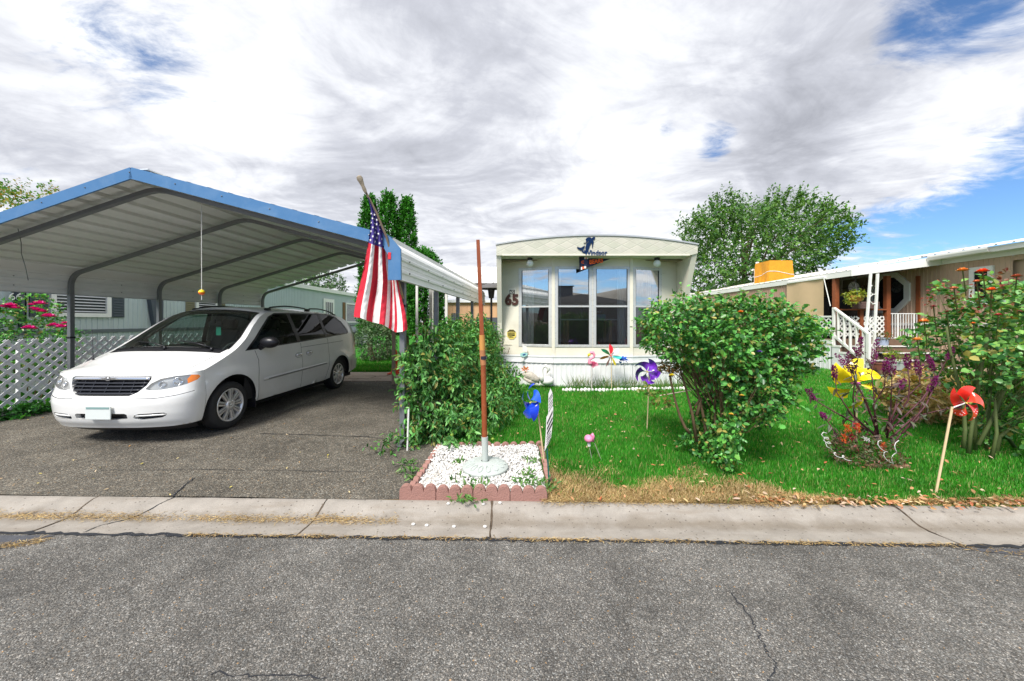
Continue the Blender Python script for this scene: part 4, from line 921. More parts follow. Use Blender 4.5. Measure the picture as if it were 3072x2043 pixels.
# ================================================================== CENTRE HOME
def creammat():
    m, t = _new('cream_embossed'); tc = t.n('ShaderNodeTexCoord').outputs['Object']; sp = t.n('ShaderNodeSeparateXYZ', i={0: tc})
    a = t.m('ADD', t.m('DIVIDE', sp.outputs[0], 0.33), t.m('DIVIDE', sp.outputs[2], 0.165)); b = t.m('SUBTRACT', t.m('DIVIDE', sp.outputs[0], 0.33), t.m('DIVIDE', sp.outputs[2], 0.165))
    pa = t.m('PINGPONG', a, 0.5); pb = t.m('PINGPONG', b, 0.5); ln = t.m('MINIMUM', pa, pb)
    h = t.ramp(ln, [(0.0, 0.0), (0.07, 1.0)])
    tile = t.n('ShaderNodeTexWhiteNoise', noise_dimensions='2D', i={'Vector': t.n('ShaderNodeCombineXYZ', i={0: t.m('FLOOR', a), 1: t.m('FLOOR', b)})}).outputs[0]
    c = t.mix(tile, (0.50, 0.50, 0.40), (0.57, 0.545, 0.455))
    c = t.mix(1.0, c, t.ramp(t.noise(tc, 5, 6, 0.6), [(0.3, 0.92), (0.7, 1.05)]), 'MULTIPLY')
    p = t.n('ShaderNodeBsdfPrincipled', i={'Base Color': c, 'Roughness': 0.6})
    t.put(p.inputs['Normal'], t.n('ShaderNodeBump', i={'Strength': 0.35, 'Distance': 0.01, 'Height': h})); t.n('ShaderNodeOutputMaterial', i={0: p}); return m
M_EMB = creammat()
M_CREAM = mat('cream_siding', (0.73, 0.69, 0.57), 0.6, var=0.05, scale=3, dirt=(0.46, 0.37, 0.24), dscale=1.6, damt=0.28)
M_SKIRT = mat('white_skirting', (0.76, 0.76, 0.76), 0.55, var=0.05, scale=4, dirt=(0.52, 0.49, 0.44), dscale=3, damt=0.35)
M_ALU = mat('aluminium_frame', (0.62, 0.62, 0.60), 0.42, 0.35, var=0.12, scale=18, dirt=(0.42, 0.34, 0.24), dscale=9, damt=0.4)
M_ROOFW = mat('white_roof', (0.72, 0.72, 0.70), 0.6, var=0.05)
G_UP = glassmat('upper_pane', (0.85, 0.88, 0.88), 0.33)
G_LOW = glassmat('screened_pane', (0.80, 0.80, 0.80), 0.03, solid=0.12, scol=(0.05, 0.05, 0.055))
home = thing('mobile_home', 'cream mobile home with a bay of four tall windows', 'mobile home', (1.8, 12, 0.1))
ZS, ZT, ZB = 0.77, 2.92, 0.08
PL = [(-0.26, 8.19), (0.907, 7.78), (2.62, 7.78), (3.83, 8.19)]
def facet(A, B, z0, z1, holes, m, parent, th=0.05, name='wall_panel'):
    A, B = Vector((*A, 0)), Vector((*B, 0)); d = (B - A); L = d.length; d.normalize(); nb = Vector((-d.y, d.x, 0))
    def pc_(s0, s1, a, b_):
        if s1 - s0 < 1e-3 or b_ - a < 1e-3: return
        p = A + d * s0; q = A + d * s1; vs = []
        for z in (a, b_): vs += [p + Vector((0, 0, z)), q + Vector((0, 0, z)), q + nb * th + Vector((0, 0, z)), p + nb * th + Vector((0, 0, z))]
        b.add(vs, [(3, 2, 1, 0), (4, 5, 6, 7), (0, 1, 5, 4), (1, 2, 6, 5), (2, 3, 7, 6), (3, 0, 4, 7)])
    b = MB(); s = 0
    for s0, s1, a, c in sorted(holes): pc_(s, s0, z0, z1); pc_(s0, s1, z0, a); pc_(s0, s1, c, z1); s = s1
    pc_(s, L, z0, z1); return b.build(name, m, parent), A, d, nb
def lenA(A, p): return math.hypot(p[0] - A[0], p[1] - A[1])
WZ0, WZ1, WMID = 0.985, 2.715, 1.862
wins = {0: [(1559, 1653)], 1: [(1667, 1774), (1781.5, 1889)], 2: [(1901, 1982)]}
M_CURT = mat('white_curtain', (0.86, 0.86, 0.82), 0.9, var=0.04, scale=8)
for k in range(3):
    A, B = PL[k], PL[k + 1]; hs = []
    for x0, x1 in wins[k]:
        p, q = on_seg(x0, A, B), on_seg(x1, A, B); hs.append((lenA(A, p), lenA(A, q), WZ0, WZ1))
    _, a, d, nb = facet(A, B, ZS, ZT, hs, M_CREAM, home)
    for s0, s1, z0, z1 in hs:
        win = None
        b = MB(); f = 0.05
        def seg(u0, u1, za, zb, o0, o1, b=None):
            vs = []
            for z in (za, zb): vs += [a + d * u0 - nb * o1 + Vector((0, 0, z)), a + d * u1 - nb * o1 + Vector((0, 0, z)), a + d * u1 - nb * o0 + Vector((0, 0, z)), a + d * u0 - nb * o0 + Vector((0, 0, z))]
            b.add(vs, [(3, 2, 1, 0), (4, 5, 6, 7), (0, 1, 5, 4), (1, 2, 6, 5), (2, 3, 7, 6), (3, 0, 4, 7)])
        seg(s0 - .022, s0 + f, z0 - .02, z1 + .02, -.03, .012, b); seg(s1 - f, s1 + .022, z0 - .02, z1 + .02, -.03, .012, b)
        seg(s0 + f, s1 - f, z1 - .035, z1 + .02, -.03, .012, b); seg(s0 + f, s1 - f, z0 - .02, z0 + .035, -.03, .012, b)
        win = b.build('window', M_ALU, home, bevel=0.003)
        b = MB(); seg(s0 + f, s1 - f, WMID - .018, WMID + .018, -.025, .016, b); b.build('meeting_rail', M_ALU, win)
        # dark gasket lines round each sash
        b = MB()
        for za, zb in ((z0 + .035, WMID - .018), (WMID + .018, z1 - .035)):
            seg(s0 + f, s0 + f + .012, za, zb, -.02, .004, b); seg(s1 - f - .012, s1 - f, za, zb, -.02, .004, b)
        b.build('gasket', mat('black_gasket', (0.03, 0.03, 0.03), 0.6), win)
        for nm, za, zb, g in (('pane', WMID + .018, z1 - .035, G_UP), ('screened_pane', z0 + .035, WMID - .018, G_LOW)):
            b = MB(); seg(s0 + f + .012, s1 - f - .012, za, zb, -.010, -.006, b); b.build(nm, g, win)
        # screws round the frame
        b = MB()
        for zq in np.arange(z0 + .05, z1, .12):
            for u in (s0 - .010, s1 + .010): b.ball(a + d * u - nb * .013 + Vector((0, 0, zq)), .0055, 5, 4)
        for u in np.arange(s0 + .06, s1, .12):
            for zq in (z0 - .008, z1 + .008): b.ball(a + d * u - nb * .013 + Vector((0, 0, zq)), .0055, 5, 4)
        tag(b.build('screws', mat('screw', (0.22, 0.20, 0.17), 0.4, 0.6), win), kind='stuff')
# narrow vertical battens at the bay corners
for k in (1, 2):
    x, y = PL[k]; MB().bar((x, y - .012, ZS), (x, y - .012, ZT), .07, .02, up=(0, 1, 0)).build('corner_batten', M_CREAM, home, bevel=.004)
for x0, x1, z in ((-.24, .0, 2.62), (3.45, 3.8, 2.62), (-.24, .0, 1.0)):
    A, B = (PL[0], PL[1]) if x0 < 1 else (PL[2], PL[3]); k = (A[1] - B[1]) / (A[0] - B[0])
    MB().bar((x0, A[1] + k * (x0 - A[0]) - .006, z), (x1, A[1] + k * (x1 - A[0]) - .006, z), .012, .014).build('panel_seam', M_CREAM, home)
# curtains
def curtain(px0, px1, seg_, zt, zb, dep, skew=0.0):
    A, B = PL[seg_], PL[seg_ + 1]; p, q = on_seg(px0, A, B), on_seg(px1, A, B)
    def fn(u, v):
        uu = u * (1 - skew * v); x = p[0] + (q[0] - p[0]) * uu; y = p[1] + (q[1] - p[1]) * uu; return (x, y + dep + .025 * math.sin(u * 22 + 3 * v), zt + (zb - zt) * v)
    MB().grid(fn, 28, 6).build('curtain', M_CURT, home, smooth='all')
curtain(1566, 1602, 0, 2.70, .95, .10); curtain(1856, 1884, 1, 2.70, .95, .09); curtain(1944, 1968, 2, 2.70, .95, .10); curtain(1672, 1684, 1, 2.70, .95, .09); curtain(1905, 1950, 2, 2.70, 1.5, .16, 0.75)
# skirting in ribbed sheets that follow the bay, with a belt above
def skirt(P, z0, z1, parent, m, step=.40, name='skirt_panel', off=.012):
    for A, B in zip(P[:-1], P[1:]):
        A3, B3 = Vector((*A, 0)), Vector((*B, 0)); d = B3 - A3; L = d.length; d.normalize(); nb = Vector((d.y, -d.x, 0)); n = max(1, round(L / step))
        for i in range(n):
            s0, s1 = L * i / n, L * (i + 1) / n - .003; b = MB(); pr = [(s0, 0)]; k = max(2, int((s1 - s0) / .10)); pt_ = (s1 - s0) / k
            for j in range(k): c = s0 + (j + .5) * pt_; pr += [(c - .018, 0), (c - .012, .010), (c + .012, .010), (c + .018, 0)]
            pr.append((s1, 0)); vs = [A3 + d * s + nb * (off + h) + Vector((0, 0, z)) for z in (z0, z1) for s, h in pr]; n_ = len(pr)
            b.add(vs, [(q, q + 1, n_ + q + 1, n_ + q) for q in range(n_ - 1)]); b.build(name, m, parent)
PLs = [(-0.33, 8.20)] + PL[:] + [(3.90, 8.20)]; PLs[1] = (-0.26, 8.17); PLs[4] = (3.83, 8.17)
skirt([(-0.33, 8.15), (0.90, 7.755), (2.63, 7.755), (3.92, 8.15)], 0.06, 0.62, home, M_SKIRT)
b = MB()
for A, B in zip([(-0.34, 8.135), (0.90, 7.735), (2.63, 7.735)], [(0.90, 7.735), (2.63, 7.735), (3.93, 8.135)]):
    for z, h, o in ((.70, .15, 0), (.765, .035, -.012), (.635, .03, -.012)): b.bar((A[0], A[1] + o, z), (B[0], B[1] + o, z), .03, h)
b.build('belt_rail', M_SKIRT, home)
# overhanging front: arched fascia, soffit, raked wings
YF = 7.46
def arch(x): t_ = (x - 1.79) / 2.12; return 3.335 - .19 * t_ * t_
xs = np.linspace(-0.33, 3.91, 33)
out_ = [(-0.33, 2.92)] + [] ; poly = [(-0.20, 2.92), (3.735, 2.92), (3.91, 2.965)] + [(x, arch(x)) for x in xs[::-1]] + [(-0.33, 2.92)]
MB().prism(poly, .04, Matrix.Translation((0, YF + .04, 0)) @ FACE).build('fascia', M_EMB, home)
b = MB(); b.grid(lambda u, v: (-0.345 + 4.27 * u, YF - .02 + .10 * v, arch(-0.345 + 4.27 * u) + .012), 32, 1); b.build('roof_edge', mat('edge_metal', (0.55, 0.55, 0.53), 0.4, 0.5), home, solid=.03)
MB().bar((-.2, YF - .006, 2.93), (3.735, YF - .006, 2.93), .012, .03).build('fascia_lip', M_CREAM, home)
poly = [(-.25, YF + .04), (3.83, YF + .04), (3.83, 8.24), (2.62, 7.83), (.907, 7.83), (-.25, 8.24)]
MB().prism(poly, .02, Matrix.Translation((0, 0, 2.92))).build('soffit', M_CREAM, home)
for X0, X1, pts in ((-.33, -.23, [(7.475, 3.12), (8.30, 3.12), (8.30, .70), (8.16, .70), (8.02, 1.5), (7.52, 2.86), (7.475, 2.93)]), (3.80, 3.91, [(7.475, 3.12), (8.30, 3.12), (8.30, .70), (8.18, .70), (8.10, 1.4), (7.62, 2.6), (7.475, 2.96)])):
    Mx = Matrix(((0, 0, 1, X0), (1, 0, 0, 0), (0, 1, 0, 0), (0, 0, 0, 1))); MB().prism(pts, X1 - X0, Mx).build('side_wing', M_CREAM, home)
# long walls and roof
for X in (-.31, 3.83): MB().box((X, 8.30, .70), (X + .06, 24, 3.10)).build('long_wall', M_CREAM, home)
skirt([(-.30, 24), (-.30, 8.3)], .0, .70, home, M_SKIRT, 1.2); skirt([(3.90, 8.3), (3.90, 24)], .0, .70, home, M_SKIRT, 1.2)
MB().grid(lambda u, v: (-.34 + 4.26 * u, 7.52 + 16.5 * v, arch(-.34 + 4.26 * u) - .005), 32, 4).build('roof', M_ROOFW, home, smooth='all')
# room behind the glass
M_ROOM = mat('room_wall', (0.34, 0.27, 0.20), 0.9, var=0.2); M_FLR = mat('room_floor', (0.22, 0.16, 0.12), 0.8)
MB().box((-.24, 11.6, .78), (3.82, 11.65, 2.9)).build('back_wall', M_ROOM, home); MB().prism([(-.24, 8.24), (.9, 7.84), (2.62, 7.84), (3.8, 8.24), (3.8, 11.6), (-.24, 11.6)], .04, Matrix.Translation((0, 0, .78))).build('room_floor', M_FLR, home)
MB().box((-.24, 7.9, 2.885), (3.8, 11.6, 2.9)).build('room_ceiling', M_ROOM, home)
MB().box((.0, 11.5, .82), (.55, 11.59, 2.1)).build('inner_door', mat('inner_door', (0.22, 0.15, 0.09), 0.6), home)
tb = thing('window_table', 'pale table seen inside the bay window with a tissue box on it', 'table', (1.75, 8.5, .82))
zt = PX(1780, 957, 8.4).z
MB().box((1.10, 8.22, zt - .03), (2.5, 8.85, zt)).build('tabletop', mat('pale_top', (0.72, 0.74, 0.76), 0.5), tb)
for x, y in ((1.30, 8.30), (2.30, 8.30), (1.30, 8.78), (2.30, 8.78)): MB().box((x - .03, y - .03, .82), (x + .03, y + .03, zt - .03)).build('leg', mat('pine_leg', (0.55, 0.34, 0.17), 0.6), tb)
tz = zt
tis = thing('tissue_box', 'blue patterned tissue box on the table behind the bay window', 'tissue box', (2.0, 8.4, tz))
MB().box((1.92, 8.32, tz), (2.20, 8.46, tz + .11)).build('box', mat('tissue_blue', (0.12, 0.28, 0.50), 0.6, var=.5, scale=60), tis)
MB().grid(lambda u, v: (2.0 + .12 * u, 8.36 + .06 * v + .02 * math.sin(6 * u), tz + .10 + .10 * math.sin(math.pi * (u * .6 + .2)) * (1 - .4 * v)), 5, 4).build('tissue', mat('tissue_white', (0.85, 0.85, 0.83), 0.9), tis)
bt = thing('spray_bottle', 'dark slim bottle on the table behind the bay window', 'bottle', (1.66, 8.4, tz)); MB().lathe([(.035, 0), (.037, .1), (.035, .16), (.014, .19), (.014, .22), (1e-6, .225)], 14, Matrix.Translation((1.66, 8.38, tz))).build('body', mat('bottle_grey', (0.10, 0.10, 0.11), 0.3), bt, smooth=True); MB().lathe([(.017, .22), (.017, .25), (1e-6, .252)], 12, Matrix.Translation((1.66, 8.38, tz))).build('cap', M_BLK, bt, smooth=True)
bn = thing('waste_bin', 'white bin on the floor inside the leftmost bay window', 'bin', (.36, 8.7, .82)); MB().lathe([(.13, 0), (.16, .40), (.155, .40), (.125, .01)], 4, Matrix.Translation((.36, 8.75, .82)) @ Matrix.Rotation(R(45), 4, 'Z')).build('body', mat('bin_white', (0.6, 0.6, 0.6), 0.6), bn); MB().lathe([(.165, .40), (.165, .42), (.15, .425)], 4, Matrix.Translation((.36, 8.75, .82)) @ Matrix.Rotation(R(45), 4, 'Z')).build('rim', mat('bin_white', (0.6, 0.6, 0.6)), bn)
# globe lights under the soffit
for i, px in enumerate((1590, 1971)):
    c = PX(px, 781, 7.72); c.z = 2.92
    g = MB(); g.lathe([(.035, -.005), (.06, -.012), (.055, -.05), (.04, -.055)], 16, Matrix.Translation(c)); bs = g.build('porch_light', mat('lamp_black', (0.02, 0.02, 0.02), 0.5), home)
    MB().ball(c + Vector((0, 0, -.125)), .078, 18, 12).build('globe', mat('milk_glass', (0.88, 0.88, 0.86), 0.25, coat=.3), bs, smooth='all')

# things fixed to the home
# mermaid silhouette (outline drawn in the plane of the fascia)
mp = [(590, 118), (560, 112), (530, 118), (505, 135), (480, 118), (455, 120), (428, 128), (412, 150), (415, 180), (425, 200), (412, 205), (380, 208), (378, 216), (415, 213), (432, 205), (440, 195), (466, 170), (470, 180), (425, 225), (412, 255), (405, 290), (408, 325), (395, 345), (375, 345), (360, 325), (375, 310), (392, 280), (395, 250), (370, 265), (340, 285), (310, 285), (275, 272), (272, 285), (292, 310), (320, 325), (345, 328), (352, 350), (375, 370), (400, 377), (425, 368), (442, 345), (455, 320), (465, 290), (475, 255), (490, 225), (505, 208), (510, 215), (514, 250), (512, 280), (518, 292), (524, 280), (528, 240), (535, 215), (540, 190), (533, 165), (540, 152), (556, 148), (560, 130)]
def trpx(x, y): return 1680 + x * 440 / 2358, 690 + y * 440 / 2358
def plane_poly(pts, d, conv): return [((cx_ - CX) * d / F, EYE - (cy_ - CY) * d / F) for cx_, cy_ in (conv(*p) for p in pts)]
q = [p for p in mp if p != (590, 118)]
tag(MB().prism(plane_poly(q, YF, trpx)[::-1], .012, Matrix.Translation((0, YF - .008, 0)) @ FACE).build('mermaid_sign', mat('navy_sign', (0.005, 0.022, 0.075), 0.8, spec=.15)), 'dark blue mermaid silhouette on the arched cream fascia', 'sign')
c = PX(1787, 759, YF - .012); text('name_lettering', 'Windsor', .155, Matrix.Translation(c) @ FACE, mat('navy_letters', (0.02, 0.05, 0.13), 0.8, spec=.15), None, .006, .0035, .86); o = bpy.data.objects['name_lettering']; tag(o, 'blue name lettering on the fascia below the mermaid', 'lettering')
# pennant
pn = thing('pennant', 'navy felt pennant with orange lettering hanging above the bay', 'pennant', PX(1740, 795, 7.60)); pdp = 7.60
def r4(x, y): return 1460 + x * .3253, 680 + y * .3253
P_ = plane_poly([(852, 290), (1142, 296), (900, 390), (856, 408)], pdp, r4)
MB().prism(P_[::-1], .006, Matrix.Translation((0, pdp, 0)) @ FACE).build('felt', mat('navy_felt', (0.012, 0.014, 0.035), 0.9), pn)
lt = text('lettering', 'BEARS', .125, Matrix.Translation(PX(*r4(1008, 321), pdp - .012)) @ FACE @ Matrix.Rotation(R(7), 4, 'Z'), mat('orange_print', (0.85, 0.13, 0.02), 0.8), pn, .002, .004, .86, shear=.15)
M_HEL = mat('helmet_navy', (0.03, 0.035, 0.09), 0.5); b = MB(); hel = [(870, 318), (885, 303), (910, 300), (930, 312), (938, 335), (925, 345), (930, 362), (905, 362), (895, 350), (872, 352), (865, 338)]
MB().prism(plane_poly(hel, pdp, r4)[::-1], .006, Matrix.Translation((0, pdp - .005, 0)) @ FACE).build('helmet_print', M_HEL, pn)
cc = PX(*r4(888, 327), pdp - .014); b = MB(); tt = np.linspace(R(40), R(320), 16); b.tube([cc + Vector((.028 * math.cos(t), 0, .026 * math.sin(t))) for t in tt], .009, 6); b.build('letter_print', mat('orange_print', (0.85, .13, .02)), pn)
b = MB(); 
for x, m_ in ((905, 0), (918, 1), (930, 0)):
    pass
for k, (x0, x1, y0, y1, colr_) in enumerate(((900, 912, 284, 299, 'w'), (912, 922, 284, 299, 'o'), (922, 934, 284, 299, 'w'), (868, 880, 372, 398, 'w'), (880, 898, 368, 392, 'o'), (898, 916, 364, 386, 'w'))):
    MB().prism(plane_poly([(x0, y0), (x1, y0), (x1, y1), (x0, y1)], pdp, r4)[::-1], .004, Matrix.Translation((0, pdp - .004 - .001 * k, 0)) @ FACE).build('ribbon', mat('felt_white', (0.8, 0.8, 0.78), 0.9) if colr_ == 'w' else mat('orange_print', (0.85, .13, .02)), pn)
MB().bar(PX(*r4(852, 286), pdp), PX(*r4(900, 288), pdp), .008, .05).build('hanger', M_BLK, pn)
# house numbers, plaque, security sign on the left facet
A, B = PL[0], PL[1]; fd = Vector((B[0] - A[0], B[1] - A[1], 0)).normalized(); fr = Matrix(((fd.x, 0, fd.y, 0), (fd.y, 0, -fd.x, 0), (0, 1, 0, 0), (0, 0, 0, 1)))
def fpos(px, py, off=.012): p = on_seg(px, A, B); d = p[1]; return Vector((p[0] + fd.y * off, p[1] - fd.x * off, EYE - (py - CY) * d / F))
hn = thing('house_number', 'large dark brown number 65 on the cream wall left of the bay', 'house number', fpos(1536, 900))
for ch, px in (('6', 1525.5), ('5', 1546.5)): text('digit', ch, .325, Matrix.Translation(fpos(px, 901)) @ fr, mat('brown_number', (0.075, 0.028, 0.02), 0.5), hn, .012, .016, .95)
pq = thing('number_plaque', 'small white plaque with 65 in a black square above the large number', 'plaque', fpos(1536, 876)); b = MB(); b.box((-.09, -.085, 0), (.09, .085, .01), Matrix.Translation(fpos(1537, 876, .004)) @ fr); b.build('plate', mat('plaque_white', (0.74, 0.72, 0.62), 0.5), pq)
b = MB(); b.box((-.062, -.05, .010), (.062, .05, .014), Matrix.Translation(fpos(1537, 876.5, .004)) @ fr); b.build('black_field', M_BLK, pq)
text('digits', '65', .10, Matrix.Translation(fpos(1537, 876.8, .020)) @ fr, mat('plaque_white', (0.74, .72, .62)), pq, .002, .002, .95)
sg_ = thing('security_sign', 'yellow and black octagonal warning sign low on the cream wall', 'sign', fpos(1536, 1002)); oct_ = [(.118 * math.cos(R(22.5 + 45 * i)), .118 * math.sin(R(22.5 + 45 * i))) for i in range(8)]
b = MB(); b.prism(oct_, .008, Matrix.Translation(fpos(1535, 1003, .004)) @ fr); b.build('plate', mat('sign_yellow', (0.75, 0.60, 0.14), 0.5), sg_)
b = MB(); b.prism([p for p in [(-.105, .05), (.105, .05), (.105, .055), (.05, .108), (-.05, .108), (-.105, .055)]], .003, Matrix.Translation(fpos(1535, 1003, .0125)) @ fr); b.build('black_band', M_BLK, sg_)
for i, (x0, x1, y) in enumerate(((-.07, .07, .073), (-.09, .085, .028), (-.09, .075, .006), (-.085, .03, -.016), (-.085, .02, -.038), (-.06, .05, -.065))):
    b = MB(); k = x0
    while k < x1: L = random.Random(i * 9 + int(k * 900)).uniform(.012, .03); b.box((k, y - .006, 0), (min(k + L, x1), y + .006, .0025), Matrix.Translation(fpos(1535, 1003, .0165)) @ fr); k += L + .006
    b.build('print_line', mat('sign_yellow', (.75, .6, .14)) if i == 0 else M_BLK, sg_)
b = MB(); b.prism([(.02, -.02), (.07, -.005), (.085, -.012), (.08, -.026), (.03, -.036)], .0025, Matrix.Translation(fpos(1535, 1003, .0165)) @ fr); b.build('print_bird', M_BLK, sg_)

# ================================================================== TAN HOME ON THE RIGHT
M_TAN = mat('tan_siding', (0.50, 0.35, 0.25), 0.7, var=0.06, scale=3, dirt=(0.30, 0.21, 0.15), damt=.25)
M_TRIM = mat('white_trim', (0.78, 0.77, 0.73), 0.55, var=0.04, dirt=(0.55, 0.52, 0.46), damt=.25)
M_ROOFM = mat('cream_roof_metal', (0.70, 0.66, 0.57), 0.55, var=0.05)
M_POST = mat('redwood_post', (0.26, 0.075, 0.028), 0.6, var=0.35, scale=14)
M_STEP = mat('brown_tread', (0.19, 0.12, 0.08), 0.75, var=0.25, scale=14)
GZ = 0.12; XW, XP, DK = 11.9, 9.32, 1.02
tan = thing('tan_home', 'tan mobile home with a covered porch on the right', 'mobile home', (14, 12, GZ))
def ribwall(X, y0, y1, z0, z1, parent, m, pitch=.10, name='wall_panel', sheet=1.2, depth=.008, sgn=-1):
    n = max(1, round((y1 - y0) / sheet))
    for i in range(n):
        a, b_ = y0 + (y1 - y0) * i / n, y0 + (y1 - y0) * (i + 1) / n - .004; b = MB(); pr = [(a, 0)]; k = max(1, round((b_ - a) / pitch)); p_ = (b_ - a) / k
        for j in range(k): c = a + (j + .5) * p_; pr += [(c - .02, 0), (c - .014, depth), (c + .014, depth), (c + .02, 0)]
        pr.append((b_, 0)); vs = [(X + sgn * h, y, z) for z in (z0, z1) for y, h in pr]; n_ = len(pr)
        b.add(vs, [(q, q + 1, n_ + q + 1, n_ + q) for q in range(n_ - 1)]); b.build(name, m, parent)
ribwall(XW, 5.0, 7.6, 1.45, 3.12, tan, M_TAN); ribwall(XW, 8.42, 9.9, 1.45, 3.12, tan, M_TAN); ribwall(XW, 9.9, 26, 1.45, 3.12, tan, M_TAN)
ribwall(XW, 7.6, 8.42, 1.45, 2.02, tan, M_TAN); ribwall(XW, 7.6, 8.42, 2.98, 3.12, tan, M_TAN)
ribwall(XW, 5.0, 26, .12, 1.42, tan, M_TAN)
MB().box((XW - .03, 5.0, 1.41), (XW + .02, 26, 1.49)).build('belt_rail', M_TRIM, tan)
MB().box((XW + .12, 5, .1), (XW + 4.3, 26, 3.1)).build('body_core', M_TAN, tan)
# small wall window
wy0, wy1, wz0, wz1 = 8.42 * 0 + 7.72 + .55, 8.93, 2.33, 3.0
pts = [PX(2912, 0, 1), PX(2984, 0, 1)]
ya = XW / pts[1].x; yb = XW / pts[0].x
za = EYE + (CY - 872) * 8.9 / F * 1.0; zb = EYE + (CY - 800) * ((ya + yb) / 2) / F
b = MB(); fz0, fz1 = zb - .95, zb
for lo, hi in (((XW - .05, ya, fz0), (XW + .0, ya + .10, fz1)), ((XW - .05, yb - .10, fz0), (XW, yb, fz1)), ((XW - .05, ya + .1, fz1 - .11), (XW, yb - .1, fz1)), ((XW - .05, ya + .1, fz0), (XW, yb - .1, fz0 + .11))): b.box(lo, hi)
wn = b.build('window', M_TRIM, tan); MB().box((XW - .032, ya + .1, fz0 + .1), (XW - .012, yb - .1, fz1 - .1)).build('pane', mat('dark_pane', (0.012, 0.014, 0.018), 0.08, spec=.8), wn)
# octagon window
oy, oz = XW / PX(2668, 0, 1).x, EYE + (CY - 880) * (XW / PX(2668, 0, 1).x) / F
Mo = Matrix(((0, 0, -1, XW - .01), (-1, 0, 0, oy), (0, 1, 0, oz), (0, 0, 0, 1)))
def octp(r_): return [(r_ * 1.06 * math.cos(R(22.5 + 45 * i)), r_ * 1.1 * math.sin(R(22.5 + 45 * i))) for i in range(8)]
b = MB(); o1, o2 = octp(.62), octp(.47); vs = [Mo @ Vector((*p, h)) for p, h in [(p, .0) for p in o1] + [(p, .05) for p in o1] + [(p, .05) for p in o2] + [(p, .0) for p in o2]]
b.add(vs, [(k * 8 + i, k * 8 + (i + 1) % 8, k * 8 + 8 + (i + 1) % 8, k * 8 + 8 + i) for k in range(3) for i in range(8)]); ow = b.build('octagon_window', M_TRIM, tan)
MB().prism(octp(.475), .008, Mo @ Matrix.Translation((0, 0, .012))).build('pane', MATS['dark_pane'], ow)
# door and its frame on the porch
dy0, dy1 = 11.75, 12.7
MB().box((XW - .05, dy0, DK), (XW - .012, dy1, 3.0)).build('door', mat('door_tan', (0.34, 0.28, 0.20), 0.6), tan)
b = MB(); b.box((XW - .07, dy0 - .1, DK), (XW - .012, dy0, 3.08)); b.box((XW - .07, dy1, DK), (XW - .012, dy1 + .1, 3.08)); b.box((XW - .07, dy0, 3.0), (XW - .012, dy1, 3.08)); b.build('door_frame', M_TRIM, tan)
# main roof and porch roof: ribbed metal, eave at left
def ribroof(x0, z0, x1, z1, y0, y1, parent, m, pitch=.30):
    n = round((y1 - y0) / .9)
    for i in range(n):
        a, b_ = y0 + (y1 - y0) * i / n, y0 + (y1 - y0) * (i + 1) / n - .003; pr = [(a, 0)]
        for c in (a + .15, a + .45, a + .75): pr += [(c - .03, 0), (c - .018, .022), (c + .018, .022), (c + .03, 0)]
        pr.append((b_, 0)); n_ = len(pr); vs = [(x, y, z + h) for x, z in ((x0, z0), (x1, z1)) for y, h in pr]
        MB().add(vs, [(q, q + 1, n_ + q + 1, n_ + q) for q in range(n_ - 1)]).build('roof_panel', m, parent)
ribroof(11.42, 3.335, 14.2, 3.82, 5.2, 26, tan, M_ROOFM)
MB().box((11.50, 5.0, 3.20), (11.54, 9.74, 3.325)).build('eave_board', M_TRIM, tan)
MB().box((11.54, 5.0, 3.28), (XW - .05, 9.74, 3.30)).build('eave_soffit', M_TRIM, tan)
ribroof(9.36, 2.955, 11.62, 3.34, 9.78, 22, tan, M_ROOFM)
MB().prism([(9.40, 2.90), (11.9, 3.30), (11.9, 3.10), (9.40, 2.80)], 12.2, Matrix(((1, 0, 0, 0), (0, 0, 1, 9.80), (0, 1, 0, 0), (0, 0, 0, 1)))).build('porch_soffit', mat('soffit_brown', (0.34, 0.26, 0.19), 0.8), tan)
MB().box((9.37, 9.79, 2.79), (9.41, 22, 2.95)).build('fascia', M_TRIM, tan)
MB().box((XW - .05, 5.0, 3.10), (XW - .013, 9.76, 3.32)).build('wall_fascia', M_TRIM, tan)
MB().prism([(9.36, 2.955), (11.9, 3.345), (11.9, 3.10), (9.36, 2.785)], .03, Matrix.Translation((0, 9.795, 0)) @ FACE).build('end_fascia', M_TRIM, tan)
b = MB(); gp = [(0, 0, .0), (-.10, 0, .0), (-.13, 0, .07), (-.13, 0, .11), (-.118, 0, .11), (-.115, 0, .075), (-.095, 0, .012), (0, 0, .012)]
b.sweep(gp, (11.52, 8.5, 3.21), (11.52, 9.72, 3.21)); b.build('gutter', M_TRIM, tan, solid=.004)
